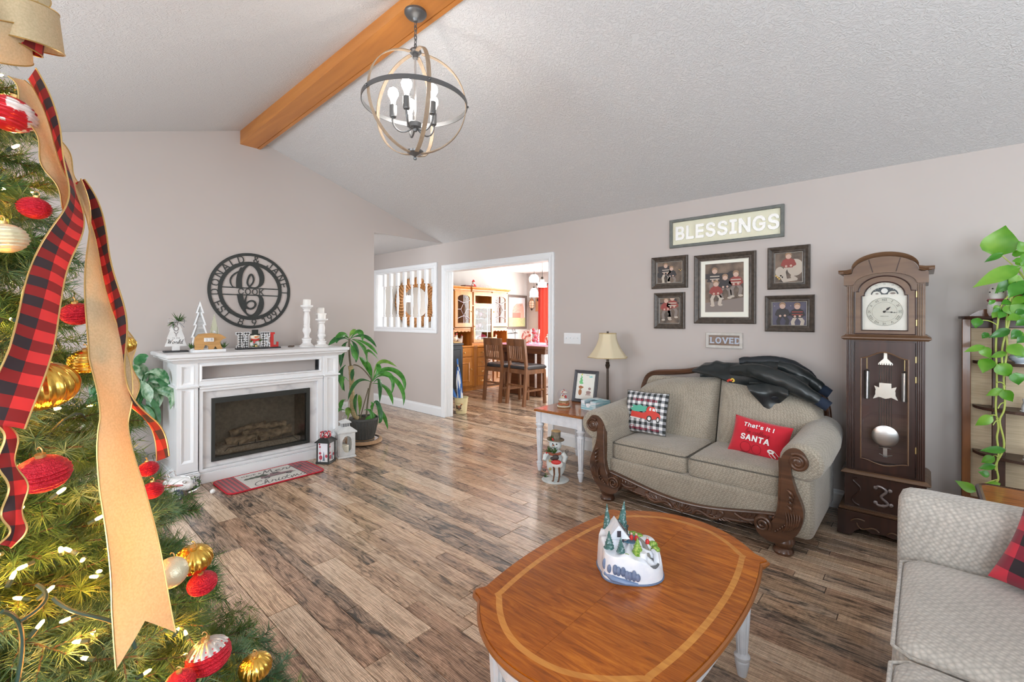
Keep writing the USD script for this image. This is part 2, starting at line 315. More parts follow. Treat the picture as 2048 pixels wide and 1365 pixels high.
def fabric(name, c1, c2, size=.012, rough=.95):
    """Chenille upholstery: rows of small raised tufts."""
    n = {'g': ('texture_coordinate', {}), 'mp': ('mapping', {'rotation': (0.6, 0.5, .6), 'scale': (1/size, 1/size, 1/size)}), 'v': ('voronoi_texture', {'scale': 1.0, 'randomness': .35}),
         'n': ('noise_texture', {'scale': 5.0, 'detail': 4}), 'r': ('rgb_ramp', {'ramp': [(.0, c1), (.75, c2)]}), 'r2': ('rgb_ramp', {'ramp': [(.35, (.86, .86, .86)), (.65, (1, 1, 1))]}),
         'mx': ('mix', {'mix_type': 'multiply', 'fac': 1.0}), 'iv': ('math', {'math_type': 'subtract', 'value1': 1.0}), 'b': ('bump', {'strength': .5, 'distance': .004}), 'p': ('principled_bsdf', {'roughness': rough, 'sheen_weight': .35, 'specular_ior_level': .2})}
    l = [('g.object', 'mp.vector'), ('mp.vector', 'v.vector'), ('g.object', 'n.vector'), ('v.distance', 'r.fac'), ('n.fac', 'r2.fac'), ('r.color', 'mx.color1'), ('r2.color', 'mx.color2'), ('mx.color', 'p.base_color'),
         ('v.distance', 'iv.value2'), ('iv.value', 'b.height'), ('b.normal', 'p.normal')]
    MATS[name] = usdkit.material(stage, '/World/Looks/' + name, n, l, surface='p.BSDF'); return MATS[name]
WALL = mat('wall_paint', (.52, .47, .445), .9, bump=.04, bscale=180, bdist=.002, world=True, c2=(.535, .485, .46), scale=1.2, spec=.2)
WALLD = mat('dining_paint', (.52, .51, .49), .9, spec=.2)
TRIM = mat('white_trim', (.81, .83, .85), .38)
WHITE = mat('white_paint', (.82, .84, .86), .42)
WHITE2 = mat('chalk_white', (.8, .8, .79), .7, c2=(.7, .69, .67), scale=14)
BLACK = mat('black_metal', (.028, .032, .03), .5)
BLACKW = mat('black_wood', (.03, .03, .032), .45)
CHROME = mat('brushed_steel', (.72, .72, .72), .28, 1.0)
BRASS = mat('brass', (.75, .58, .28), .3, 1.0)
GLASS = pane('clear_glass')
RED = mat('red_paint', (.55, .03, .025), .5)
def ceiling_mat():
    n = {'g': ('geometry', {}), 'n': ('noise_texture', {'scale': 9.0, 'detail': 2, 'distortion': 1.2}), 'w': ('noise_texture', {'scale': 30.0, 'detail': 4, 'roughness': .6, 'distortion': 2.6}), 'b': ('bump', {'strength': .4, 'distance': .012}), 'r': ('rgb_ramp', {'ramp': [(.45, (0, 0, 0)), (.62, (1, 1, 1))]}),
         'p': ('principled_bsdf', {'base_color': (.67, .67, .675), 'roughness': .85, 'specular_ior_level': .25})}
    l = [('g.position', 'n.vector'), ('g.position', 'w.vector'), ('w.fac', 'r.fac'), ('r.color', 'b.height'), ('b.normal', 'p.normal')]
    return usdkit.material(stage, '/World/Looks/stippled_ceiling', n, l, surface='p.BSDF')
CEIL = ceiling_mat()
def plank_mat(i, light, mid, dark, amt, seed):
    n = {'g': ('geometry', {}), 'mp': ('mapping', {'scale': (1.9, 9.0, 1.0), 'location': (seed*3.1, seed*1.7, 0)}), 'm2': ('mapping', {'scale': (3.5, 75.0, 1.0), 'location': (seed*2.3, 0, 0)}), 'm3': ('mapping', {'scale': (60.0, 3.0, 1.0)}),
         'n1': ('noise_texture', {'scale': 2.2, 'detail': 7, 'roughness': .68, 'distortion': 1.8}), 'n2': ('noise_texture', {'scale': 1.6, 'detail': 4, 'distortion': .9}), 'n3': ('noise_texture', {'scale': 2.0, 'detail': 2}),
         'wv': ('wave_texture', {'wave_type': 'bands', 'bands_direction': 'y', 'scale': 5.0, 'distortion': 9.0, 'detail': 3, 'detail_scale': 1.2}),
         'r1': ('rgb_ramp', {'ramp': [(amt-.09, dark), (amt+.02, mid), (amt+.16, light)]}), 'r2': ('rgb_ramp', {'ramp': [(.36, (.50, .45, .41)), (.56, (1.03, 1.0, .98))]}), 'r3': ('rgb_ramp', {'ramp': [(.4, (.86, .86, .86)), (.6, (1.06, 1.06, 1.06))]}), 'r4': ('rgb_ramp', {'ramp': [(.1, (.56, .50, .46)), (.45, (1.04, 1.02, 1))]}),
         'x1': ('mix', {'mix_type': 'multiply', 'fac': .8}), 'x2': ('mix', {'mix_type': 'multiply', 'fac': .7}), 'x3': ('mix', {'mix_type': 'multiply', 'fac': .8}), 'b': ('bump', {'strength': .12, 'distance': .002}),
         'p': ('principled_bsdf', {'roughness': .19, 'specular_ior_level': .7})}
    l = [('g.position', 'mp.vector'), ('g.position', 'm2.vector'), ('g.position', 'm3.vector'), ('mp.vector', 'n1.vector'), ('m2.vector', 'n2.vector'), ('m3.vector', 'n3.vector'), ('mp.vector', 'wv.vector'), ('n1.fac', 'r1.fac'), ('n2.fac', 'r2.fac'), ('n3.fac', 'r3.fac'), ('wv.fac', 'r4.fac'),
         ('r1.color', 'x1.color1'), ('r2.color', 'x1.color2'), ('x1.color', 'x2.color1'), ('r3.color', 'x2.color2'), ('x2.color', 'x3.color1'), ('r4.color', 'x3.color2'), ('x3.color', 'p.base_color'), ('n2.fac', 'b.height'), ('b.normal', 'p.normal')]
    return usdkit.material(stage, f'/World/Looks/plank_{i}', n, l, surface='p.BSDF')
_pl = [((.76, .57, .40), (.62, .44, .31), (.32, .22, .15), .38), ((.74, .59, .44), (.58, .44, .32), (.22, .165, .12), .43), ((.60, .42, .30), (.44, .30, .21), (.15, .105, .075), .46), ((.56, .42, .32), (.36, .27, .20), (.085, .075, .065), .49),
       ((.78, .63, .48), (.68, .53, .39), (.38, .28, .2), .36), ((.66, .48, .34), (.52, .37, .25), (.16, .12, .09), .47), ((.66, .52, .40), (.47, .36, .27), (.13, .115, .1), .46), ((.72, .55, .4), (.58, .42, .3), (.24, .18, .13), .43)]
PLANK = [plank_mat(i, *c, i*1.37+.4) for i, c in enumerate(_pl)]
PLANKD = mat('plank_joint', (.06, .045, .035), .7)

# ------------------------------------------------------------------ the setting
XA, YB, XR, YF, ZC, YP, ZP = -5.024, 4.073, 2.6, -1.5, 2.44, 1.5245, 3.235
XD, YD = -6.883, 8.1
def zc(y): return ZP - (.312*(y-YP) if y > YP else .3154*(YP-y))
wl = Polygon([(YF, -.02), (2.996, -.02), (2.996, ZC), (YB, ZC), (YB, zc(YB)), (YP, ZP), (YF, zc(YF))])
struct('wall_left', to(ext(wl, .12, -.12), (XA, 0, 0), EY, EZ), WALL)
wb = sbox(XD-.1, -.02, XR+.12, 2.62).difference(sbox(-4.955, -.1, -3.145, 2.05)).difference(sbox(-6.735, 1.242, -5.21, 2.112))
struct('wall_back', to(ext(wb, .06, -.06), (0, YB, 0), EX, EZ), WALL)
struct('wall_dining_front', to(ext(wb, .06, -.12), (0, YB, 0), EX, EZ), WALLD)
wf = sbox(XA-.12, -.02, XR+.12, 2.6).difference(sbox(-3.75, .65, -.95, 2.15)).difference(sbox(.3, .6, 2.3, 2.2))
struct('wall_front', to(ext(wf, .12), (0, YF, 0), EX, EZ), WALL)
wr = Polygon([(YF-.12, -.02), (YB+.1, -.02), (YB+.1, zc(YB)), (YP, ZP), (YF-.12, zc(YF))]).difference(sbox(.05, .55, 2.65, 2.25))
struct('wall_right', to(ext(wr, .12), (XR, 0, 0), EY, EZ), WALL)
for y0, y1 in ((YP, YB+.02), (YF-.1, YP)):
    a, b = zc(max(y0, YF-.1)), zc(y1)
    P = np.array([[(x, y0, a+dz), (x, y1, b+dz)] for dz in (0, .08) for x in (XA-.05, XR+.1)]).reshape(-1, 3)
    struct('ceiling', hull(P), CEIL)
struct('ceiling_hall', box(XD-.1, XA-.012, 1.5, YB, ZC-.002, ZC+.06), CEIL)
struct('ceiling_dining', box(XD-.1, -2, YB+.12, YD+.1, ZC, ZC+.06), mat('dining_ceiling', (.82, .82, .82), .9))
struct('wall_hall', box(XD-.1, XD, 1.4, YB, -.02, ZC), WALL)
struct('wall_hall_end', to(ext(sbox(XD, -.02, XA-.12, ZC).difference(sbox(-6.55, .7, -5.35, 2.1)), .1, 0), (0, 1.5, 0), EX, EZ), WALL)
struct('window_5', to(ext(sbox(-6.6, .65, -5.3, 2.15).difference(sbox(-6.55, .7, -5.35, 2.1)), .02, 0), (0, 1.52, 0), EX, EZ), TRIM)
struct('wall_dining_left', box(XD-.1, XD, YB+.12, YD+.1, -.02, ZC), WALLD)
wd = sbox(XD-.1, -.02, -2, ZC).difference(sbox(-6.48, .03, -3.8, 2.1))
struct('wall_dining_back', to(ext(wd, .1, -.1), (0, YD, 0), EX, EZ), WALLD)
wd2 = sbox(YB+.121, -.02, YD+.1, ZC).difference(sbox(5.8, .65, 7.4, 2.05))
struct('wall_dining_right', to(ext(wd2, .1), (-2.12, 0, 0), EY, EZ), WALLD)
# windows out of view: frames standing in the openings
def win(x0, x1, z0, z1, nx, nz, place):
    p = [sbox(x0, z0, x1, z1).difference(sbox(x0+.05, z0+.05, x1-.05, z1-.05))]
    p += [sbox(x0+(x1-x0)*i/nx-.02, z0, x0+(x1-x0)*i/nx+.02, z1) for i in range(1, nx)] + [sbox(x0, z0+(z1-z0)*i/nz-.012, x1, z0+(z1-z0)*i/nz+.012) for i in range(1, nz)]
    return place(ext(unary_union(p), .04))
struct('window_1', win(-3.75, -.95, .65, 2.15, 3, 2, lambda m: to(m, (0, YF+.03, 0), EX, EZ)), TRIM)
struct('window_6', win(.3, 2.3, .6, 2.2, 2, 2, lambda m: to(m, (0, YF+.03, 0), EX, EZ)), TRIM)
struct('window_2', win(.05, 2.65, .55, 2.25, 3, 2, lambda m: to(m, (XR-.06, 0, 0), EY, EZ)), TRIM)
struct('door_1', win(-6.48, -3.8, .03, 2.1, 2, 1, lambda m: to(m, (0, YD+.02, 0), EX, EZ)), TRIM, label='white framed glass patio door of the dining room', cat='door')
struct('window_3', win(5.8, 7.4, .65, 2.05, 2, 2, lambda m: to(m, (-2.16, 0, 0), EY, EZ)), TRIM)
# floor: sub-floor, then strips laid along x, each with its own edges
FL = _num('/World', 'floor'); usdkit.mesh(stage, FL, box(XD-.1, XR+.1, YF-.1, YB+.06, -.06, -.0035), PLANKD); keys(stage.GetPrimAtPath(FL), None, None, None, 'structure')
def px(x, y, z=0.0):
    q = np.array([x, y, z-CAMZ]); d = q@F
    return (1024 + q@R/max(d, .01)*909.8, 639.3 - q[2]/max(d, .01)*909.8, d)
rg = np.random.default_rng(3); strips = []; y = YF
W = [.075, .12, .09, .065, .105, .08, .14, .07]; k = 0
while y < YB+.05:
    w = min(W[k % 8], YB+.06-y); k += 3 if k % 5 else 2; x = XD - rg.uniform(0, .8)
    while x < XR:
        L = rg.uniform(.45, 1.15); x0, x1 = max(x, XD-.05), min(x+L, XR)
        if x1-x0 > .05: strips.append((x0, x1, y, y+w))
        x += L
    y += w
def strip_mesh(s, g=.0009):
    x0, x1, y0, y1 = s; b = .0016
    P = np.array([(x0+g, y0+g, -.004), (x1-g, y0+g, -.004), (x1-g, y1-g, -.004), (x0+g, y1-g, -.004), (x0+g+b, y0+g+b, 0), (x1-g-b, y0+g+b, 0), (x1-g-b, y1-g-b, 0), (x0+g+b, y1-g-b, 0)])
    Fq = [[4, 5, 6, 7], [0, 1, 5, 4], [1, 2, 6, 5], [2, 3, 7, 6], [3, 0, 4, 7]]
    return trimesh.Trimesh(*[np.array(a) for a in meshkit.arrays((P, np.array(Fq)))[:2]], process=False)
def seen(s):
    a, b, d = px((s[0]+s[1])/2, (s[2]+s[3])/2)
    ok = d > .3 and -60 < a < 2100 and b < 1420 and not (s[0] > -.06 and s[2] < 2.3) and math.hypot((s[0]+s[1])/2+1.7, (s[2]+s[3])/2+.3) > .8
    return (0 if ok else 1, (s[0]+s[1])**2/4+(s[2]+s[3])**2/4)
strips.sort(key=seen)
rest = {}
for i, s in enumerate(strips):
    m = int(rg.integers(0, 8))
    if i < 290:
        usdkit.mesh(stage, _num(FL, 'plank'), strip_mesh(s), PLANK[m])
    else: rest.setdefault(m % 4, []).append(strip_mesh(s))
for m, ms in rest.items():
    p = _num(FL, 'floor_boards'); usdkit.mesh(stage, p, cat_(ms), PLANK[m]); keys(stage.GetPrimAtPath(p), None, None, None, 'stuff')
FD = _num('/World', 'floor_dining'); usdkit.mesh(stage, FD, box(XD-.1, -2, YB+.06, YD+.1, -.06, -.0035), PLANKD); keys(stage.GetPrimAtPath(FD), None, None, None, 'structure')
y = YB+.06; k = 0; PD = []
while y < YD:
    w = W[k % 8]; k += 1; x = XD - rg.uniform(0, .8)
    while x < -2:
        L = rg.uniform(.5, 1.2); x0, x1 = max(x, XD), min(x+L, -2.0)
        if x1-x0 > .05: PD.append((x0, x1, y, y+w))
        x += L
    y += w
mm = {}
for s in PD:
    m = int(rg.integers(0, 8)); a, b, d = px((s[0]+s[1])/2, (s[2]+s[3])/2)
    if s[3] < 5.4 and 900 < a < 1110: usdkit.mesh(stage, _num(FD, 'plank'), strip_mesh(s), PLANK[m])
    else: mm.setdefault(m % 4, []).append(strip_mesh(s))
for m, ms in mm.items():
    p = _num(FD, 'floor_boards'); usdkit.mesh(stage, p, cat_(ms), PLANK[m]); keys(stage.GetPrimAtPath(p), None, None, None, 'stuff')
# trims
def bb(x0, x1, h=.135, t=.016):
    pr = Polygon([(0, 0), (t, 0), (t, h-.03), (t*.55, h-.018), (t*.5, h-.004), (t*.3, h), (0, h)]); return ext(pr, x1-x0)
def bbB(x0, x1): return to(bb(x0, x1), (x0, YB, 0), -EY, EZ) if 0 else mv(to(bb(x0, x1), (0, 0, 0), -EY, EZ), x1, YB, 0)
struct('baseboard_back', [bbB(XD, -5.03), bbB(-3.07, XR)], TRIM)
def bbA(y0, y1): return to(bb(y0, y1), (XA, y1, 0), EX, EZ)
struct('baseboard_left', [bbA(YF, 2.996)], TRIM)
cas = [(0, 0), (0, .014), (.012, .02), (.025, .016), (.05, .019), (.066, .022), (.078, .018), (.078, 0)]
def casing(x0, x1, z0, z1, legs_only=True):
    P = [[(x0-o, z0, h) for o, h in cas], [(x0-o, z1+o, h) for o, h in cas], [(x1+o, z1+o, h) for o, h in cas], [(x1+o, z0, h) for o, h in cas]]
    return grid(np.array(P).transpose(1, 0, 2))
t1 = struct('trim_1', to(casing(-4.955, -3.145, 0, 2.05), (0, YB, 0), EX, EZ), TRIM)
struct('jamb', [box(-4.97, -4.953, YB-.005, YB+.125, 0, 2.05), box(-3.147, -3.13, YB-.005, YB+.125, 0, 2.05), box(-4.96, -3.14, YB-.005, YB+.125, 2.04, 2.06)] + [box(-4.953, -4.948, YB+.018+.02*i, YB+.030+.02*i, 0.0, 2.04, .002) for i in range(5)], TRIM, parent=t1)
struct('casing', to(mv(casing(3.145, 4.955, 0, 2.05)), (0, YB+.12, 0), -EX, EZ), TRIM, parent=t1)
struct('threshold', box(-4.95, -3.15, YB-.01, YB+.05, -.002, .006, .003), wood('threshold_wood', (.5, .37, .26), (.35, .25, .18), 0, world=True), parent=t1)
# spindle opening
wn = struct('window_4', to(frame_mesh(1.525, .87, [(0, 0), (0, .02), (.014, .024), (.03, .018), (.055, .022), (.07, .02), (.07, 0)]), (-5.9725, YB, 1.677), EX, EZ), TRIM, label='white framed opening with turned spindles left of the doorway', cat='window')
struct('window_sill', [box(-6.735, -5.21, YB, YB+.12, 1.236, 1.246), box(-6.735, -5.21, YB, YB+.12, 2.108, 2.118), box(-6.742, -6.732, YB, YB+.12, 1.24, 2.11), box(-5.213, -5.203, YB, YB+.12, 1.24, 2.11)], TRIM, parent=wn)
sp = [(.012, 0)]
turn = lathe([(.024, .16), (.014, .172), (.022, .19), (.013, .21), (.017, .3), (.024, .42), (.017, .53), (.013, .61), (.022, .63), (.014, .65), (.024, .665)], 12)
spindle = cat_([cbox((0, 0, .08), (.05, .05, .17), .003), turn, cbox((0, 0, .765), (.05, .05, .21), .003)])
for x in (-6.60, -6.41, -6.22, -6.03, -5.84, -5.66, -5.48, -5.31):
    struct('spindle', mv(spindle, x, YB+.06, 1.244), TRIM, smooth=30, parent=wn)
# ridge beam
BEAMW = wood('beam_wood', (.62, .25, .055), (.46, .165, .035), 0, .38, 9, world=True, lo=.3, hi=.75)
def beam(y0, y1, dz):
    P = [(x, y, z) for x, zb in ((XA, 3.10), (-1.9, 3.168)) for y in (y0, y1) for z in (zb+dz, 3.30)]; Q = [(x, y, z) for x in (-1.9, XR) for y in (y0, y1) for z in (3.168+dz, 3.30)]
    return cat_([hull(P), hull(Q)])
bm = struct('trim_beam', beam(1.516, 1.668, 0), BEAMW, label='stained wooden ridge beam under the vaulted ceiling', cat='beam')
struct('beam_board', beam(1.672, 1.70, -.003), BEAMW, parent=bm)
# ------------------------------------------------------------------ electric fireplace and what stands on it
MARBLE = usdkit.material(stage, '/World/Looks/marble', {'g': ('texture_coordinate', {}), 'n': ('noise_texture', {'scale': 3.0, 'detail': 6, 'distortion': 2.2}), 'w': ('wave_texture', {'wave_type': 'bands', 'bands_direction': 'diagonal', 'scale': 2.2, 'distortion': 7.0, 'detail': 4, 'detail_scale': 1.6}),
    'r': ('rgb_ramp', {'ramp': [(0, (.66, .66, .67)), (.08, (.74, .74, .745)), (.3, (.78, .78, .78))]}), 'r2': ('rgb_ramp', {'ramp': [(.35, (.88, .88, .89)), (.65, (1, 1, 1))]}), 'x': ('mix', {'mix_type': 'multiply', 'fac': 1.0}), 'p': ('principled_bsdf', {'roughness': .25})},
    [('g.object', 'n.vector'), ('g.object', 'w.vector'), ('w.fac', 'r.fac'), ('n.fac', 'r2.fac'), ('r.color', 'x.color1'), ('r2.color', 'x.color2'), ('x.color', 'p.base_color')], surface='p.BSDF')
fp = Thing('fireplace', 'white electric fireplace with marble surround and fake logs', 'fireplace', (-4.68, 1.56, 0), w=True)
XF, XB = -4.43, -4.965
def vfr(y0, y1, z0, z1, x, d, hole=None):
    g = sbox(y0, z0, y1, z1)
    for h in hole or []: g = g.difference(sbox(*h))
    return onA(ext(g, d), 0, 0, x)
fp.part('body', [vfr(.90, 2.22, .0, 1.03, XB, .018, [(1.06, .86, 2.05, .985), (1.15, .2, 1.94, .69)]), box(XB, XF, .895, .915, 0, 1.03), box(XB, XF, 2.205, 2.225, 0, 1.03), box(XB, XF, .9, 2.22, .835, .86), box(XB, XF, .9, 2.22, .985, 1.03),
    vfr(1.03, 2.09, .80, 1.03, XF-.02, .024, [(1.06, .868, 2.047, .975)]), vfr(1.04, 2.08, .1, .80, XF-.03, .03, [(1.065, .12, 2.03, .765)])], WHITE, smooth=False)
fp.part('slot_back', box(XF-.14, XF-.13, 1.05, 2.06, .86, .99), WALL, smooth=False, label='taupe back of the open slot')
fp.part('slot_moulding', to(frame_mesh(.99, .109, [(-.002, -.01), (0, .006), (.006, .009), (.012, .005), (.016, 0)]), (XF+.004, 1.5535, .9215), EY, EZ), WHITE)
fp.part('slot_badge', box(XF, XF+.008, 1.51, 1.55, .983, .992, .001), mat('pale_grey', (.6, .6, .6), .4), label='small grey badge above the slot')
prof = [(0, 0), (.02, 0), (.03, .012), (.05, .028), (.06, .032), (.06, .04), (.078, .052), (.08, .075), (.07, .08)]
P = []
for sy, yy in ((0, .89), (0, .89), (1, 2.235), (1, 2.235)): pass
ring = []
for o, z in prof: ring.append([(XB, .885-o, 1.008+z), (XF+o, .885-o, 1.008+z), (XF+o, 2.24+o, 1.008+z), (XB, 2.24+o, 1.008+z)])
fp.part('mantel_shelf', [grid(np.array(ring)), box(XB, XF+.072, .812, 2.313, 1.073, 1.088, .002)], WHITE, smooth=False)
fp.part('moulding', [box(XB, XF+.03, .875, 1.034, .806, .822, .004), box(XB, XF+.03, 2.08, 2.25, .806, .822, .004), box(XB, XF+.016, 1.03, 2.085, .808, .822, .004), box(XF-.02, XF+.012, 1.04, 2.08, .785, .806, .004)], WHITE, smooth=False)
for y0, y1 in ((.885, 1.03), (2.085, 2.235)):
    pl = fp.part('pilaster', [vfr(y0, y1, .12, 1.01, XF-.05, .06, [(y0+.033, .835, y1-.033, .98), (y0+.033, .2, y1-.033, .79)]), box(XF-.05, XF-.002, y0+.02, y1-.02, .13, 1.0)], WHITE, smooth=False)
    for z0, z1 in ((.835, .98), (.2, .79)):
        fp.part('raised_panel', to(frame_mesh(y1-y0-.066, z1-z0, [(-.02, -.004), (-.012, .002), (-.004, .008), (0, .011), (.004, .012), (.006, .008)]), (XF, (y0+y1)/2, (z0+z1)/2), EY, EZ), WHITE, parent=pl)
    fp.part('plinth_block', [box(XB, XF+.025, y0-.012, y1+.012, 0, .10, .003), box(XB, XF+.02, y0-.008, y1+.008, .1, .115, .006)], WHITE, smooth=False)
fp.part('plinth', [box(XB, XF, 1.03, 2.085, 0, .085, .002), box(XB, XF-.004, 1.03, 2.085, .085, .1, .006), box(XB, XF-.02, 1.03, 2.085, .1, .12, .003)], WHITE, smooth=False)
fp.part('marble_surround', vfr(1.066, 2.029, .12, .766, XF-.055, .026, [(1.14, .172, 1.952, .694)]), MARBLE, smooth=False)
fp.part('insert_frame', [vfr(1.132, 1.958, .164, .70, XF-.07, .055, [(1.158, .19, 1.932, .655)]), box(XF-.06, XF-.022, 1.158, 1.932, .655, .69)] + [box(XF-.05, XF-.014, 1.17, 1.92, .66+.008*i, .663+.008*i) for i in range(3)], mat('firebox_frame', (.03, .033, .03), .4), smooth=False)
FB = mat('firebox_brick', (.30, .28, .23), .8, c2=(.22, .2, .17), scale=30)
fp.part('firebox', [box(XF-.34, XF-.33, 1.15, 1.94, .18, .69), box(XF-.34, XF-.06, 1.14, 1.15, .18, .69), box(XF-.34, XF-.06, 1.94, 1.95, .18, .69), box(XF-.34, XF-.06, 1.14, 1.95, .17, .18), box(XF-.34, XF-.06, 1.14, 1.95, .69, .70)], FB, smooth=False)
fp.part('ember_bed', [cush(.76, .2, .05, .02, .02, noise=.05, sub=4)] and mv(cush(.74, .2, .06, .025, .02, noise=.06), XF-.2, 1.545, .18, rz=PI/2), mat('embers', (.3, .25, .2), .9, c2=(.5, .45, .36), scale=60))
BARK = mat('log_bark', (.50, .40, .27), .85, c2=(.16, .12, .08), scale=26, bump=.7, bdist=.01)
def log(a, b, r):
    p = np.linspace(a, b, 9); p[:, 2] += np.sin(np.linspace(0, 3, 9))*.01
    m = tube(p, r*(1+.12*np.sin(np.arange(9)*1.7)), 12); v = m.vertices + (meshkit.fbm(m.vertices*40, 2)[:, None]-.5)*.012; return trimesh.Trimesh(v, m.faces, process=False)
for a, b, r in (((-4.6, 1.28, .27), (-4.58, 1.52, .27), .036), ((-4.62, 1.42, .31), (-4.6, 1.70, .285), .034), ((-4.58, 1.55, .25), (-4.6, 1.83, .30), .04), ((-4.66, 1.33, .33), (-4.64, 1.62, .37), .028), ((-4.66, 1.58, .34), (-4.62, 1.80, .35), .03), ((-4.56, 1.36, .24), (-4.55, 1.5, .3), .02)):
    fp.part('log', log(np.array(a), np.array(b), r), BARK)
fp.part('grate', [tube([(-4.53, 1.24, .2), (-4.53, 1.28, .24), (-4.53, 1.83, .24), (-4.53, 1.87, .2)], .005, 6)] + [tube([(-4.53, y, .24), (-4.53, y, .265), (-4.525, y, .27)], .005, 6) for y in (1.36, 1.5, 1.62, 1.74)], BLACK)
fp.part('glass_door', box(XF-.045, XF-.042, 1.155, 1.935, .187, .66), pane('smoked_glass', (.9, .9, .88), .12), smooth=False)
TOP = 1.088
# wooden tree with lettering
jt = Thing('wooden_tree_sign', 'whitewashed wooden tree sign reading JOY to the World, on black base', 'sign', (-4.69, .932, TOP), rot=PI/2)
jt.part('base', box(-.085, .085, -.035, .035, 0, .014, .002), BLACKW, smooth=False)
tree = Polygon([(-.076, .05), (-.055, .115), (-.062, .113), (-.038, .19), (-.045, .188), (0, .285), (.045, .188), (.038, .19), (.062, .113), (.055, .115), (.076, .05)])
jt.part('board', to(ext(unary_union([tree, sbox(-.026, .012, .026, .06)]), .016, -.008), (0, 0, 0), EX, EZ), WHITE2, smooth=False)
gr = mat('print_grey', (.3, .28, .28), .7); bk = mat('print_black', (.03, .03, .03), .7)
fr = lambda g, x, z, y, d=.0015: to(ext(g, d), (x, y, z), EX, EZ)
jt.part('lettering', [fr(text('J', .04, 1, center=True), 0, .222, -.008), fr(text('O', .04, 3, center=True), 0, .178, -.008), fr(text('Y', .04, 1, center=True), 0, .133, -.008), fr(text('TO THE', .011, center=True), 0, .113, -.008)], gr)
jt.part('script', [fr(script('World', .034, .09, sx=1.0, center=True), -.002, .072, -.008)], bk)
GREEN = leafmat('pine_green', (.05, .13, .03), (.12, .24, .06), 60)
def sprig(n, L, r, seed, spread=.5, wid=.0035):
    g = np.random.default_rng(seed); ms = []
    for i in range(n):
        a = g.uniform(0, 2*PI); e = g.uniform(.1, spread); l = L*g.uniform(.6, 1)
        d = np.array([math.cos(a)*math.sin(e), math.sin(a)*math.sin(e), math.cos(e)]); o = d*r*g.uniform(0, 1)*.4
        ms.append(tube([o, o+d*l*.5, o+d*l], [wid, wid*.8, wid*.15], 4))
    return cat_(ms)
jt.part('greenery', [mv(sprig(14, .085, .02, 3, 1.2), .012, -.014, .262, ry=.35), mv(sprig(9, .06, .02, 4, .9), -.02, -.014, .255, ry=3.6)], GREEN, kind='stuff')
bw = check('ticking', [(.85, .85, .85), (.2, .2, .22), (.03, .03, .03)], .004, (0, 2))
def bow(w, h, d=.02):
    ms = []
    for s in (-1, 1):
        t = np.linspace(0, 1, 14); x = s*w/2*np.sin(t*PI)**.7; z = h*.55*np.sin(t*2*PI); 
        ms.append(grid(np.stack([np.stack([x, 0*t-d/2, z], 1), np.stack([x, 0*t+d/2, z], 1)], 1)))
        t = np.linspace(0, 1, 6); ms.append(grid(np.stack([np.stack([s*t*w*.42, 0*t-.004, -t*h*1.1], 1), np.stack([s*(t*w*.42+.012), 0*t-.008, -t*h*1.1-.004], 1)], 1)))
    ms.append(ball(.009)); return cat_(ms)
jt.part('bow', mv(bow(.11, .045), .0, -.025, .262), bw)
# bear calendar
bc = Thing('bear_calendar', 'wooden bear calendar with two trees on a white base', 'calendar', (-4.535, 1.13, TOP), rot=PI/2)
bc.part('base', box(-.122, .122, -.04, .04, 0, .022, .002), WHITE, smooth=False)
TAN = wood('pale_pine', (.58, .33, .12), (.46, .24, .08), 0, .6, 30)
bear = Polygon(np.array([(-.10, .0), (-.105, .05), (-.10, .10), (-.075, .13), (-.03, .135), (.02, .137), (.06, .13), (.08, .128), (.115, .105), (.128, .095), (.10, .085), (.085, .07), (.08, .05), (.098, .0), (.065, .0), (.045, .028), (.03, .0), (-.0, .0), (-.005, .03), (-.03, .04), (-.045, .0), (-.062, .0), (-.066, .008), (-.072, .0)])).buffer(.003).buffer(-.002)
bc.part('bear', to(ext(bear, .02, -.01), (0, -.012, .022), EX, EZ), TAN, smooth=False)
for x, t in ((-.022, '1'), (.012, '8')):
    b = bc.part('date_block', cbox((x, -.03, .105), (.033, .03, .033), .001), WHITE2, smooth=False); bc.part('number', fr(text(t, .02, center=True), x, .095, -.0452, .0006), gr, parent=b)
def zig(h, w, k): 
    L = [(-w/2, 0)]; 
    for i in range(1, k+1):
        f = 1-i/k; L += [(-w/2*f*1.0 - (w*.10 if i < k else 0)*.0, h*i/k)] + ([(-w/2*f-.014, h*i/k)] if i < k else [])
    L += [(-x, z) for x, z in L[::-1]]; return Polygon(L).buffer(0)
tt = zig(.41, .13, 4)
bc.part('tall_tree', to(ext(tt, .012, -.006), (-.06, .02, .022), EX, EZ), mat('weathered_grey', (.34, .35, .35), .8, c2=(.5, .5, .5), scale=12, stretch=(1, 1, 9)), smooth=False, label='grey tree with white edge')
bc.part('tree_edge', to(ext(tt.difference(tt.buffer(-.011)), .02, -.01), (-.06, .017, .022), EX, EZ), WHITE, smooth=False)
SAGE = mat('sage_paint', (.52, .53, .40), .8)
st = Polygon([(-.062, 0), (0, .30), (.062, 0)])
bc.part('short_tree', [to(ext(st.intersection(sbox(x0, 0, x1, .4)), .012, -.006), (.05, .03, .022), EX, EZ) for x0, x1 in ((-.07, -.022), (-.020, .020), (.022, .07))], SAGE, smooth=False, label='pale sage green tree')
bc.part('snowflake', to(ext(unary_union([affinity.rotate(sbox(-.014, -.002, .014, .002), a) for a in (0, 60, 120)]), .003), (.05, .022, .17), EX, EZ), CHROME)
for x in (-.125, .115): bc.part('greenery', mv(sprig(16, .055, .02, int(x*99)+50, .8), x, -.005, .03), GREEN, kind='stuff')
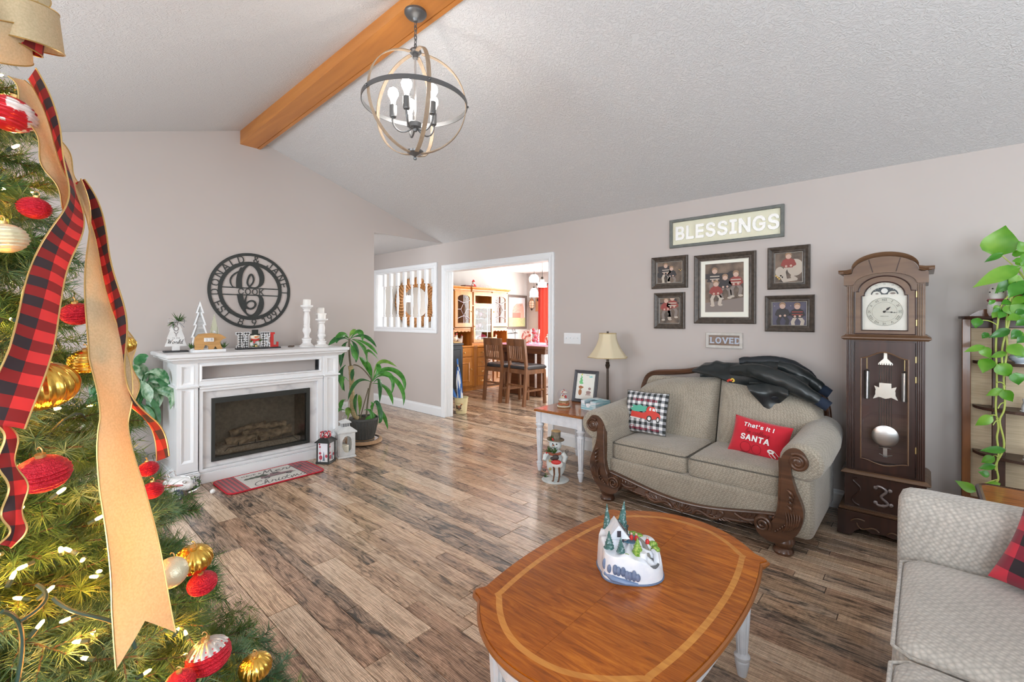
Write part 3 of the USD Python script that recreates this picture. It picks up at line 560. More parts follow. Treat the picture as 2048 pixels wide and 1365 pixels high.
# NOEL
nl = Thing('noel_sign', 'NOEL letter sign with checked letters and a snowman for the O', 'sign', (-4.67, 1.57, TOP), rot=PI/2)
nl.part('base', box(-.19, .19, -.035, .035, 0, .014, .002), BLACKW, smooth=False)
CHK = check('black_check', [(.82, .82, .82), (.2, .2, .2), (.03, .03, .03)], .011, (0, 2))
sf = lambda x, y, w: sbox(x-w/2, y, x+w/2, y+.02)
N = unary_union([sbox(-.038, 0, -.018, .14), sbox(.022, 0, .042, .14), Polygon([(-.038, .14), (-.012, .14), (.042, 0), (.016, 0)]), sf(-.028, 0, .045), sf(-.032, .122, .045), sf(.032, .122, .045)])
E_ = unary_union([sbox(-.03, 0, -.006, .14), sbox(-.04, 0, .04, .02), sbox(-.04, .12, .04, .14), sbox(-.03, .062, .02, .078), sbox(.026, 0, .04, .04), sbox(.026, .1, .04, .14), sbox(.014, .05, .024, .09)])
L_ = unary_union([sbox(-.025, 0, .0, .14), sbox(-.035, 0, .045, .02), sbox(-.035, .122, .012, .14), sbox(.032, 0, .045, .048)])
for g, x, m, nm in ((N, -.135, CHK, 'white and black checked letter N'), (E_, .055, CHK, 'white and black checked letter E'), (L_, .13, RED, 'red letter L')):
    p = nl.part('letter', to(ext(g, .02, -.01), (x, 0, .014), EX, EZ), m, smooth=False, label=nm)
    if m is CHK: nl.part('letter_edge', to(ext(g.buffer(.004).difference(g), .022, -.011), (x, 0, .0145), EX, EZ), WHITE, smooth=False, parent=p)
CREAM = mat('cream_paint', (.80, .74, .60), .6); ORNG = mat('carrot_orange', (.8, .2, .03), .5)
nl.part('snowman_head', mv(ball(.038, s=(1, .35, .75), sub=3), -.035, -.012, .115), CREAM)
nl.part('snowman_hat', [to(ext(unary_union([sbox(-.025, 0, .025, .045), rbox(-.042, -.008, .042, .006, .006)]), .02, -.01), (-.035, -.012, .137), EX, EZ)], mat('hat_black', (.02, .025, .02), .7), smooth=False)
nl.part('carrot_nose', tube([(-.042, -.026, .112), (-.025, -.032, .114), (-.004, -.032, .12)], [.008, .005, .001], 8), ORNG)
nl.part('snowman_body', mv(ball(.04, s=(1, .3, 1.05), sub=3), -.035, -.008, .05), WHITE2)
nl.part('scarf', [tube([(-.072, -.02, .09), (-.035, -.03, .082), (.0, -.02, .09)], .009, 8), tube([(-.045, -.03, .08), (-.05, -.032, .055)], .007, 6)], RED)
nl.part('greenery', [mv(sprig(16, .05, .02, 5, 1.4), -.035, -.025, .02), mv(sprig(8, .04, .02, 6, 1), .0, -.022, .07), mv(sprig(8, .04, .02, 8, 1), -.07, -.022, .065)], GREEN, kind='stuff')
nl.part('bell', ball(.013, (-.037, -.045, .03)), BRASS)
one('carved_clip', [mv(cush(.055, .02, .016, .008, .003, sub=2), -4.69, 1.875, TOP, rz=1.2), mv(ball(.009, s=(1.4, 1, .8)), -4.69, 1.9, TOP+.012)], mat('dark_bronze', (.12, .09, .07), .5), 'small dark carved clip lying on the mantel', 'ornament')
# candle holders
CW = mat('distressed_white', (.83, .82, .81), .6, c2=(.76, .74, .72), scale=25, lo=.5, hi=.75)
def holder(h):
    k = h/.40
    pr = [(0, 0), (.068, 0), (.07, .008*k), (.062, .016*k), (.05, .026*k), (.04, .036*k), (.04, .06*k), (.046, .066*k), (.046, .078*k), (.03, .086*k), (.024, .1*k), (.026, .12*k), (.04, .15*k), (.038, .17*k), (.028, .19*k), (.032, .2*k), (.028, .208*k), (.03, .23*k), (.032, .27*k), (.026, .31*k), (.022, .33*k), (.034, .345*k), (.03, .355*k), (.042, .372*k), (.06, .384*k), (.06, h), (0, h)]
    return lathe(pr, 24)
for (x, y, h, lb, lc) in ((-4.70, 2.035, .425, 'tall distressed white turned candle holder, left end of the trio', 'white pillar candle on the tallest holder'), (-4.60, 2.145, .285, 'short distressed white candle holder, front of the trio', 'white pillar candle on the shortest holder'), (-4.78, 2.215, .345, 'middle-height white candle holder standing at the back of the trio', 'white pillar candle on the middle-height rear holder')):
    t = Thing('candle_holder', lb, 'candle holder', (x, y, TOP), group=None); k = h/.4
    hb = holder(h); t.part('column', hb, CW)
    one('candle', lathe([(0, 0), (.036, 0), (.038, .004), (.038, .055), (.034, .06), (.01, .058), (0, .058)], 20, (x, y, TOP+h)), mat('wax', (.86, .84, .8), .5), lc, 'candle')
# round metal monogram sign
md = Thing('monogram_sign', 'round black metal monogram sign on the fireplace wall', 'sign', (XA+.006, 1.617, 1.652), rot=PI/2)
ring = lambda a, b: Point(0, 0).buffer(a, 48).difference(Point(0, 0).buffer(b, 48))
parts = [ring(.378, .350), ring(.292, .258)]
parts += [sbox(-.27, .022, .27, .032), sbox(-.27, -.048, .27, -.038)]
def arc(txt, rad, mid, h, inward=False, sp=1.0, bold=0):
    out = []; w = [text(c, h, bold).bounds[2] if c != ' ' else h*.5 for c in txt]; tot = sum(w) + h*.22*sp*len(txt); a = -tot/2
    for c, q in zip(txt, w):
        if c != ' ':
            g = text(c, h, bold, center=True); th = (a+q/2)/rad
            if not inward: g = affinity.rotate(affinity.translate(g, 0, rad), -math.degrees(th)+mid, origin=(0, 0))
            else: g = affinity.rotate(affinity.translate(g, 0, -rad), math.degrees(th)+mid, origin=(0, 0))
            out.append(g)
        a += q + h*.22*sp
    return unary_union(out)
parts += [arc('DONALD & JANET', .287, 0, .068, sp=1.15), arc('EST', .355, -52, .068, True, 1.2), arc('8 9', .355, -4, .068, True, 1.6), arc('1997', .355, 40, .068, True, .9)]
md.part('rings_and_lettering', to(ext(unary_union(parts), .004), (0, 0, 0), EX, EZ), BLACK, smooth=False)
md.part('name', to(ext(text('COOK', .058, center=True, track=.04), .004), (0, .0005, -.037), EX, EZ), BLACK, smooth=False)
def vstroke(pts, ws, n=60):
    p = spl(pts, n); w = np.interp(np.linspace(0, 1, n), np.linspace(0, 1, len(ws)), ws)
    return unary_union([LineString(p[i:i+2]).buffer((w[i]+w[i+1])/4, 4) for i in range(n-1)])
Cg = unary_union([vstroke([(-.085, .2), (-.15, .16), (-.185, .1), (-.17, .04), (-.14, .028)], [.006, .014, .016, .01, .006]),
    vstroke([(-.09, .22), (-.11, .1), (-.10, -.05), (-.06, -.2), (0, -.255), (.06, -.22), (.095, -.12), (.085, -.06), (.05, -.042)], [.02, .05, .055, .05, .012, .04, .055, .04, .012]),
    vstroke([(-.105, .12), (-.06, .23), (0, .262), (.06, .23), (.098, .14), (.08, .06), (.02, .03), (-.03, .06), (-.025, .13), (.0, .165), (.022, .12), (0, .06), (-.03, .028)], [.045, .03, .012, .035, .05, .045, .014, .014, .016, .018, .016, .014, .008]),
    vstroke([(-.04, -.045), (-.055, -.12), (-.04, -.165), (0, -.18), (.038, -.145), (.03, -.11), (0, -.1), (-.035, -.12), (-.05, -.18)], [.008, .018, .02, .018, .018, .018, .016, .014, .01])]).intersection(Point(0, 0).buffer(.27))
md.part('initial', to(ext(Cg.difference(sbox(-.2, -.036, .2, .02)), .0045), (0, 0, 0), EX, EZ), BLACK, smooth=False)
# outlet beside the plant
ot = Thing('wall_outlet', 'white wall outlet low beside the potted plant', 'outlet', (XA, 2.62, .345), rot=PI/2)
ot.part('plate', to(ext(rbox(-.036, -.057, .036, .057, .006), .006), (0, 0, 0), EX, EZ), WHITE)
for z in (-.022, .022):
    s_ = ot.part('socket', to(ext(ell(0, z, .016), .008), (0, 0, 0), EX, EZ), WHITE)
    ot.part('slot', [box(x-.001, x+.001, -.0086, -.0078, z-.004, z+.005) for x in (-.006, .006)], BLACK, parent=s_)
# light switches
sw = Thing('light_switch', 'white four-gang toggle switch plate right of the doorway', 'switch', (-2.823, YB, 1.17))
sw.part('plate', to(ext(rbox(-.108, -.059, .108, .059, .006), .006), (0, 0, 0), EX, EZ), WHITE)
for x in (-.069, -.023, .023, .069): sw.part('toggle', box(x-.005, x+.005, -.02, -.004, -.002, .012, .002), WHITE, smooth=False)
# ------------------------------------------------------------------ signs and photographs on the sofa wall
FRM = mat('dark_frame', (.05, .038, .03), .38, c2=(.09, .07, .055), scale=40); LINER = mat('silver_liner', (.35, .33, .3), .45, .4)
SEPIA = mat('sepia_backdrop', (.24, .17, .125), .6, c2=(.07, .055, .045), scale=9); BLUEP = mat('blue_backdrop', (.13, .12, .17), .6, c2=(.07, .065, .1), scale=7)
SKIN = mat('photo_skin', (.58, .40, .32), .6); HAIRM = mat('photo_hair', (.33, .21, .13), .7); DARKC = mat('photo_dark_cloth', (.055, .05, .052), .7); REDC = mat('photo_red_cloth', (.30, .07, .06), .7); CREAMC = mat('photo_cream', (.52, .45, .38), .7); GREYC = mat('photo_grey', (.24, .2, .18), .7); GOLDC = mat('photo_gold', (.75, .5, .12), .6)
def picture_frame(name, label, x0, x1, z0, z1, fw, mats, mount=0.0, cat='picture frame', group=None):
    cx, cz = (x0+x1)/2, (z0+z1)/2; w, h = x1-x0-2*fw, z1-z0-2*fw
    t = Thing(name, label, cat, (cx, YB, cz), group=group)
    t.part('frame', to(frame_mesh(w, h, [(-.003, .0), (-.003, .012), (.004, .016), (fw*.3, .013), (fw*.55, .022), (fw*.8, .028), (fw*.95, .024), (fw, .016), (fw, 0)]), (0, 0, 0), EX, EZ), mats[0])
    t.part('liner', to(frame_mesh(w-.006, h-.006, [(-.006, .008), (-.003, .013), (0, .012), (.002, .008)]), (0, 0, 0), EX, EZ), mats[1])
    return t, w, h
def F2(g, z, d=.0012): return to(ext(g, d, z), (0, 0, 0), EX, EZ)
def kid(t, x, z, s, shirt, legs, pose=0, stripe=None):
    """A seated child of a printed photograph: flat shapes."""
    body = Polygon([(-.22, .05), (-.30, .42), (-.14, .56), (.14, .56), (.30, .42), (.22, .05)]).buffer(.04)
    arms = unary_union([LineString([(-.26, .45), (-.36, .2), (-.12, .08)]).buffer(.075), LineString([(.26, .45), (.36, .2), (.12, .1)]).buffer(.075)])
    lg = unary_union([LineString([(-.12, .05), (-.26-.1*pose, -.25), (-.2, -.62)]).buffer(.10), LineString([(.12, .05), (.3, -.2), (.22+.1*pose, -.58)]).buffer(.10)])
    sh = unary_union([ell(-.22, -.68, .14, .07), ell(.28, -.64, .14, .07)])
    A = lambda g: affinity.translate(affinity.scale(g, s, s, origin=(0, 0)), x, z)
    t.part('figure_legs', [F2(A(lg), .0076)], legs, kind='stuff'); t.part('figure_shoes', [F2(A(sh), .0080)], CREAMC, kind='stuff')
    t.part('figure_top', [F2(A(unary_union([body, arms])), .0084)], shirt)
    if stripe: t.part('figure_stripes', [F2(A(unary_union([sbox(-.3, a, .3, a+.07) for a in (.18, .36)]).intersection(body)), .0097)], stripe, kind='stuff')
    t.part('figure_face', [F2(A(unary_union([ell(0, .76, .17, .20), ell(-.13, .1, .07), ell(.14, .12, .07)])), .0092)], SKIN, kind='stuff')
    t.part('figure_hair', [F2(A(ell(0, .82, .185, .17).difference(ell(0, .70, .16, .17))), .0100)], HAIRM)
def backdrop(t, w, h, m): t.part('print', to(ext(sbox(-w/2, -h/2, w/2, h/2), .0065, .001), (0, 0, 0), EX, EZ), m, smooth=False)
def deco(t, g, m, z=.0070): t.part('print_detail', [F2(g, z)], m, kind='stuff')
t, w, h = picture_frame('photo_frame', 'dark framed photo of two children by a train, upper left', -1.914, -1.575, 1.663, 1.957, .045, (FRM, LINER), group=None)
backdrop(t, w, h, SEPIA); deco(t, unary_union([rbox(-.11, .01, .0, .06, .01), ell(-.09, -.02, .03), ell(-.02, -.02, .03)]), DARKC); deco(t, unary_union([ell(.09+i*.012, .02-.01*(i % 2), .004) for i in range(5)]), GOLDC)
kid(t, -.035, -.02, .11, DARKC, CREAMC, stripe=CREAMC); kid(t, .02, -.045, .105, DARKC, GREYC)
t, w, h = picture_frame('photo_frame', 'large central dark framed portrait of four children with cream mount', -1.517, -1.02, 1.342, 1.941, .05, (FRM, LINER))
t.part('mount', to(ext(sbox(-w/2, -h/2, w/2, h/2).difference(sbox(-.155, -.2, .155, .215)), .003, .006), (0, 0, 0), EX, EZ), mat('mount_board', (.80, .79, .70), .8), smooth=False)
backdrop(t, .34, .44, SEPIA); deco(t, unary_union([sbox(-.155, .085, .05, .13), ell(.06, .11, .035), sbox(-.14, .06, .1, .075)]), DARKC); deco(t, Polygon([(-.155, -.2), (-.155, -.12), (.155, -.08), (.155, -.2)]), GREYC, .0066)
kid(t, -.075, .055, .13, DARKC, GREYC, stripe=CREAMC); kid(t, .095, .02, .13, REDC, GREYC, stripe=CREAMC); kid(t, .01, .0, .125, DARKC, GREYC, 1); kid(t, -.065, -.055, .13, REDC, CREAMC, 0)
t, w, h = picture_frame('photo_frame', 'dark framed photo of a child in a white wicker chair, upper right', -.936, -.648, 1.616, 1.95, .045, (FRM, LINER))
backdrop(t, w, h, SEPIA); deco(t, unary_union([ell(.045, .0, .055, .065), ell(-.06, -.03, .03, .04), LineString([(-.07, -.03), (-.03, -.1), (.05, -.09)]).buffer(.012)]), CREAMC); deco(t, unary_union([ell(-.085+.011*i, -.06-.012*(i % 3), .006) for i in range(5)]), GOLDC)
kid(t, .0, .0, .12, REDC, CREAMC)
t, w, h = picture_frame('photo_frame', 'dark framed portrait-format photo of two seated children, lower left', -1.888, -1.6, 1.292, 1.624, .045, (FRM, LINER))
backdrop(t, w, h, SEPIA); deco(t, unary_union([sbox(-.09, .06, .09, .075), ell(.05, .09, .02)]), DARKC); kid(t, .028, .02, .125, REDC, GREYC, stripe=CREAMC); kid(t, -.03, -.0, .125, REDC, GREYC)
t, w, h = picture_frame('photo_frame', 'dark framed bluish photo of two children lying down, lower right', -.954, -.620, 1.283, 1.568, .045, (FRM, LINER))
backdrop(t, w, h, BLUEP); deco(t, unary_union([ell(-.1+.037*i, .06-.05*(i*7 % 3), .003) for i in range(7)]), CREAMC); kid(t, -.045, -.03, .12, DARKC, DARKC); kid(t, .055, -.035, .12, DARKC, CREAMC, stripe=REDC)
# BLESSINGS
GREYF = mat('grey_green_wood', (.125, .135, .125), .6, c2=(.17, .18, .165), scale=20)
bs = Thing('word_sign', 'long framed cream sign reading BLESSINGS in silver letters', 'sign', (-1.28, YB, 2.156))
w, h = .918-.05, .256-.05
bs.part('frame', to(frame_mesh(w, h, [(0, 0), (0, .022), (.004, .025), (.021, .025), (.025, .022), (.025, 0)]), (0, 0, 0), EX, EZ), GREYF, smooth=False)
bs.part('panel', to(ext(sbox(-w/2-.002, -h/2-.002, w/2+.002, h/2+.002), .006), (0, 0, 0), EX, EZ), mat('cream_panel', (.74, .72, .56), .8), smooth=False)
SIL = mat('silver_foil', (.90, .90, .88), .32, .25, bump=.2, bscale=60); x = -.405
for ch in 'BLESSINGS':
    g = text(ch, .112, 4); b = g.bounds; g = affinity.scale(affinity.translate(g, -b[0], 0), .90, 1, origin=(0, 0)); wd = g.bounds[2]
    bs.part('letter', to(ext(g.buffer(-.001), .012, .006), (x, 0, -.056), EX, EZ), SIL, smooth=False); x += wd + .0125
ls = Thing('word_sign', 'small pale framed sign reading LOVED below the photos', 'sign', (-1.267, YB, 1.2))
GREYL = mat('pale_grey_wood', (.52, .49, .45), .7, c2=(.6, .57, .54), scale=25)
ls.part('frame', to(frame_mesh(.246, .083, [(0, 0), (0, .016), (.003, .02), (.022, .02), (.025, .016), (.025, 0)]), (0, 0, 0), EX, EZ), GREYL, smooth=False)
ls.part('panel', to(ext(sbox(-.124, -.043, .124, .043), .006), (0, 0, 0), EX, EZ), wood('brown_panel', (.30, .21, .16), (.22, .15, .11), 0, .7, 20), smooth=False)
x = -.112
for ch in 'LOVED':
    g = text(ch, .048, 4); b = g.bounds; g = affinity.translate(g, -b[0], 0); ww = g.bounds[2]
    if ch in 'LED': g = unary_union([g, sbox(-.004, 0, .014, .007), sbox(-.004, .041, .014, .048)])
    if ch == 'V': g = unary_union([g, sbox(-.004, .041, .014, .048), sbox(ww-.014, .041, ww+.004, .048)])
    ls.part('letter', to(ext(g, .006, .006), (x, 0, -.024), EX, EZ), mat('blue_grey_paint', (.45, .5, .6), .5), smooth=False); x += ww + .0085
# ------------------------------------------------------------------ loveseat, cushions, jacket
UPH = fabric('loveseat_chenille', (.52, .46, .37), (.30, .265, .21), .011); UPH2 = fabric('sofa_chenille', (.66, .62, .56), (.40, .375, .34), .0125)
PIPE = mat('piping', (.13, .12, .10), .9); CARV = wood('carved_walnut', (.125, .055, .028), (.05, .022, .012), 0, .32, 16, coat=.25)
lv = Thing('loveseat', 'beige chenille loveseat with dark carved scroll wood trim', 'loveseat', (-1.21, 3.02, 0))
def mirror(m): 
    v, f, _ = meshkit.arrays(m); return trimesh.Trimesh(v*[-1, 1, 1], f[:, ::-1], process=False)
lv.part('seat_base', [mv(cush(1.26, .82, .2, .03, 0, 0), 0, .47, .12)], UPH)
def wave_top(x): return .205 - .03*math.cos(x*5.2) + .022*(abs(x)/.55)**3
def wave_bot(x): return .115 - .028*math.cos(x*6.0) - .008*math.cos(x*18)
xs = np.linspace(-.56, .56, 57)
ap = Polygon([(x, wave_top(x)-.03) for x in xs] + [(x, wave_bot(x)) for x in xs[::-1]])
lv.part('apron', [to(ext(ap, .04, -.02), (0, .04, 0), EX, EZ), tube([(x, .018, wave_top(x)-.032) for x in xs], .010, 8), tube([(x, .02, wave_bot(x)+.004) for x in xs], .007, 6)], CARV, smooth=40)
def lobe(x, z, a, L, w, y=.018, t=.012):
    n = 7; tt = np.linspace(0, 1, n); cur = a + .9*tt*(1 if abs(a) < 9 else 1)
    p = np.stack([x + np.cumsum(np.cos(cur))*L/n, np.full(n, y), z + np.cumsum(np.sin(cur))*L/n], 1); return tube(p, w*np.array([.5, .8, 1, .95, .8, .6, .25]), 6)
def fan(x, z, a0, a1, n, L, w): return [tube([(x, .016, z), (x+math.cos(a)*L*.6, .008, z+math.sin(a)*L*.6), (x+math.cos(a)*L, .018, z+math.sin(a)*L)], [w*.4, w, w*.8], 6) for a in np.linspace(a0, a1, n)]
lv.part('carved_shell', fan(0, .085, .35, PI-.35, 9, .062, .008) + [ball(.012, (0, .012, .09))], CARV)
for s in (-1, 1):
    M_ = (lambda m: m) if s > 0 else mirror
    lv.part('carved_leaf', [M_(c) for c in [tube(spl([(.07, .014, .09), (.13, .01, .12), (.2, .012, .10), (.26, .014, .14), (.24, .016, .155)], 16), .009, 6)] + [lobe(.1+.03*i, .10+.004*i, .7-.1*i, .05, .007) for i in range(5)] + [lobe(.2+.02*i, .125, -1.3+.15*i, .045, .007) for i in range(4)]], CARV)
    lv.part('carved_leaf', [M_(c) for c in [tube(spl([(.33, .014, .17), (.4, .01, .15), (.47, .014, .175)], 12), .009, 6)] + [lobe(.35+.025*i, .165, -1.5+.12*i, .05, .007) for i in range(5)] + [lobe(.36+.025*i, .165, .5+.1*i, .03, .006) for i in range(4)]], CARV)
    st = unary_union([vstroke([(.70, .60), (.66, .625), (.625, .595), (.612, .5), (.625, .38), (.64, .28), (.61, .18), (.55, .125), (.49, .13)], [.03, .04, .055, .062, .09, .125, .135, .11, .06]), Point(.675, .567).buffer(.052), Point(.495, .165).buffer(.048)])
    sp1 = [(.675+math.cos(a)*r, .567+math.sin(a)*r) for a, r in zip(np.linspace(2.2, 2.2-4.2*PI, 40), np.linspace(.050, .008, 40))]
    sp2 = [(.495+math.cos(a)*r, .165+math.sin(a)*r) for a, r in zip(np.linspace(-.6, -.6+4.0*PI, 40), np.linspace(.046, .008, 40))]
    ed = [(.57, .575), (.573, .45), (.57, .36), (.565, .28), (.54, .215)]
    ms = [to(ext(st, .05, -.03), (0, .0, 0), EX, EZ), tube([(x, -.03, z) for x, z in sp1], .009, 6), tube([(x, -.03, z) for x, z in sp2], .008, 6), tube(spl([(x+.012, -.018, z) for x, z in ed], 16), .007, 6),
          mv(lathe([(0, 0), (.045, .0), (.03, .014), (0, .018)], 16), 0, 0, 0, rx=PI/2).apply_translation([.675, -.02, .567])]
    lv.part('arm_post', [M_(c) for c in ms if c is not None], CARV, smooth=45)
    ac = [tube(spl([(.62+.012*math.sin(i), -.026, .40-.03*i), (.645, -.034, .385-.03*i), (.655-.006*i, -.028, .36-.028*i)], 6), [.003, .007, .008, .007, .005, .002], 6) for i in range(4)]
    ac += [tube(spl([(.60+.012*i, -.026, .15+.006*i), (.625+.012*i, -.036, .2+.008*i), (.615+.014*i, -.03, .27)], 7), [.003, .006, .008, .008, .006, .004, .002], 6) for i in range(6)]
    ac += [ball(.007, (.565+.012*i, -.03, .145+.012*i), sub=1) for i in range(5)]
    lv.part('carved_acanthus', [M_(c) for c in ac], CARV, kind=None)
    roll = tube([(.685, .0, .555), (.685, .012, .557), (.685, .03, .56), (.69, .3, .565), (.69, .6, .58), (.685, .8, .60), (.68, .84, .60)], [.09, .105, .112, .118, .118, .11, .09], 22)
    inner = mv(cush(.17, .82, .46, .05, 0, 0), .655, .44, .10)
    lv.part('arm', [M_(roll), M_(inner)], UPH)
    lv.part('bun_foot', [mv(lathe([(0, 0), (.05, 0), (.056, .015), (.05, .03), (.04, .038), (.05, .05), (.062, .075), (.055, .10), (.045, .112), (.05, .125), (0, .125)], 22), s*.59, .05, 0)], CARV)
    lv.part('rear_foot', cbox((s*.6, .82, .06), (.06, .06, .13), .008), CARV)
    cu = mv(cush(.575, .56, .155, .045, .018, .006, noise=.012, seed=s), s*.290, .36, .29); pth = lv.part('seat_cushion', cu, UPH)
    ring_ = lambda z, e: [(s*.290+sx*(.2875+e), .36+sy*(.28+e), z) for sx, sy in ((-.86, -1.0), (.86, -1.0), (.98, -.96), (1, -.85), (1, .85), (.86, 1), (-.86, 1), (-1, .85), (-1, -.85), (-.98, -.96))]
    lv.part('piping', [tube(ring_(.428, -.004), .005, 6, closed=True), tube(ring_(.312, -.004), .005, 6, closed=True)], PIPE, parent=pth)
def ztop(x): 
    x = abs(x); return float(np.interp(x, [0, .2, .4, .55, .63, .68, .715], [.915, .90, .875, .84, .80, .74, .66]))
def backcush(x0, x1, seed):
    n, k = 26, 22; u = np.linspace(-1, 1, n); v = np.linspace(-1, 1, k); Pf, Pb = np.zeros((n, k, 3)), np.zeros((n, k, 3))
    for i, a in enumerate(u):
        x = (x0+x1)/2 + a*(x1-x0)/2; zt = ztop(x)
        for j, b in enumerate(v):
            z = .36 + (b+1)/2*(zt-.36); e = (max(1-abs(a)**5, 0)*max(1-abs(b)**5, 0))**.45
            y = .60 + .13*(z-.4)/.5; Pf[i, j] = (x, y + .07 - .13*e + (meshkit.fbm(np.array([x*5+seed, z*5, 0]), 3)-.5)*.03*e, z); Pb[i, j] = (x, y+.07+.03*e, z)
    m = cat_([grid(Pf, flip=True), grid(Pb)]); m.merge_vertices(); m.fix_normals(); return m
lv.part('back_cushion', backcush(-.715, -.004, 1), UPH); lv.part('back_cushion', backcush(.004, .715, 4), UPH)
cr = spl([(-.69, .84, .50), (-.70, .85, .70), (-.675, .86, .82), (-.62, .865, .885), (-.45, .87, .915), (-.25, .87, .945), (-.1, .87, .985), (0, .87, .995), (.1, .87, .985), (.25, .87, .945), (.45, .87, .915), (.62, .865, .885), (.675, .86, .82), (.70, .85, .70), (.69, .84, .50)], 70)
lv.part('crest_rail', [tube(cr, .024, 8), tube(cr + [0, -.018, .012], .011, 6)], CARV)
lv.part('back_panel', mv(cush(1.36, .05, .78, .02), 0, .87, .10), UPH)
# throw pillows
BW = check('white_black_check', [(.80, .80, .80), (.27, .28, .30), (.025, .03, .03)], .023, (0, 2), off=(.01, .004))
p1 = Thing('throw_pillow', 'black and white checked pillow with a red truck, reading FARM FRESH Christmas Trees', 'pillow', (-1.665, 3.40, .465), tilt=(-15, 0, 4))
W1, H1, T1 = .355, .335, .11
p1.part('cover', mv(pillow(W1, H1, T1, seed=2), 0, 0, H1/2), BW)
fn1 = lambda x, z: pil_y(x, z-H1/2, W1, H1, T1) - .0035
dr = lambda t, g, fn, m, nm, d=.0012, label=None: t.part(nm, drape(g, fn, d, .012), m, smooth=False, label=label)
p1.part('piping', tube([(sx*W1/2*.985*k, 0, H1/2+sz*H1/2*.985*q) for sx, sz, k, q in ((-1, -1, 1, 1), (0, -1, 1, .955), (1, -1, 1, 1), (1, 0, .955, 1), (1, 1, 1, 1), (0, 1, 1, .955), (-1, 1, 1, 1), (-1, 0, .955, 1))], .004, 6, closed=True), PIPE)
TR = mat('truck_red', (.62, .045, .03), .6); TEAL = mat('tree_teal', (.10, .42, .30), .7); PINK = mat('print_crimson', (.45, .03, .08), .7)
arcs = lambda g, k: affinity.translate(g, 0, 0)
dr(p1, affinity.translate(text('FARM FRESH', .021, 0, center=True, track=.1), 0, .248), fn1, PINK, 'lettering')
dr(p1, affinity.translate(script('Christmas Trees', .03, .075, sx=.62, center=True) if 0 else script('Christmas Trees'.replace('T', 'T'), .028, .08, sx=1.05, center=True), .01, .028), fn1, PINK, 'script')
dr(p1, affinity.translate(Polygon([(-.085, .075), (-.115, .10), (-.09, .11), (-.10, .13), (-.06, .125), (-.03, .135), (0, .122), (.03, .13), (.02, .10), (.05, .095), (.0, .085)]), 0, .085), fn1, TEAL, 'printed_tree', .0016)
dr(p1, unary_union([Polygon([(-.105, .12), (-.1, .165), (0, .158), (.02, .165), (.03, .205), (.045, .214), (.085, .21), (.10, .175), (.125, .165), (.135, .14), (.13, .12), (.02, .113)]), ell(.045, .135, .045, .03)]), fn1, TR, 'printed_truck', .002, )
dr(p1, unary_union([Polygon([(.045, .182), (.05, .203), (.062, .203), (.062, .18)]), Polygon([(.072, .18), (.072, .202), (.088, .198), (.094, .178)]), Polygon([(-.11, .112), (-.108, .122), (-.02, .114), (-.02, .106)])]), fn1, WHITE2, 'printed_trim', .0026)
for cx in (.052, .118): dr(p1, ell(cx, .118, .021 if cx < .1 else .012, .024), fn1, BLACK, 'printed_tyre', .0028); dr(p1, ell(cx, .118, .012 if cx < .1 else .007, .014), fn1, WHITE2, 'printed_hub', .0034)
p2 = Thing('throw_pillow', "red pillow reading That's it! I'm calling SANTA", 'pillow', (-.855, 3.395, .44), tilt=(-20, 6, -4))
W2, H2, T2 = .365, .255, .12
p2.part('cover', mv(pillow(W2, H2, T2, seed=5, wr=.006), 0, 0, H2/2), mat('pillow_red', (.60, .012, .03), .85, sheen=.3, bump=.1, bscale=300, bdist=.001))
fn2 = lambda x, z: pil_y(x, z-H2/2, W2, H2, T2) - .006
PW = mat('print_white', (.85, .85, .85), .7); DR = mat('print_dark_red', (.22, .004, .01), .8)
dr(p2, affinity.translate(text("That's it !", .026, 3, sx=1.12, center=True), -.005, .188), fn2, PW, 'lettering')
dr(p2, affinity.translate(script("I'm calling", .03, .07, center=True), -.005, .145), fn2, DR, 'script')
dr(p2, affinity.translate(text('SANTA', .036, 4, center=True), -.01, .098), fn2, PW, 'lettering')
dr(p2, affinity.translate(ring(.034, .032).union(affinity.translate(ring(.03, .028), .07, 0)).union(sbox(-.03, -.036, .1, -.034)), -.06, .05), fn2, DR, 'stitched_figures')
tg = affinity.rotate(sbox(0, -.02, .055, .02), -42, origin=(0, 0)); dr(p2, affinity.translate(unary_union([tg.difference(tg.buffer(-.0028)), ell(-.004, .004, .02, .014).difference(ell(-.004, .004, .008, .004)), affinity.rotate(sbox(.01, -.004, .04, .002), -42, origin=(0, 0))]), .10, .058), fn2, PW, 'gift_tag_print')
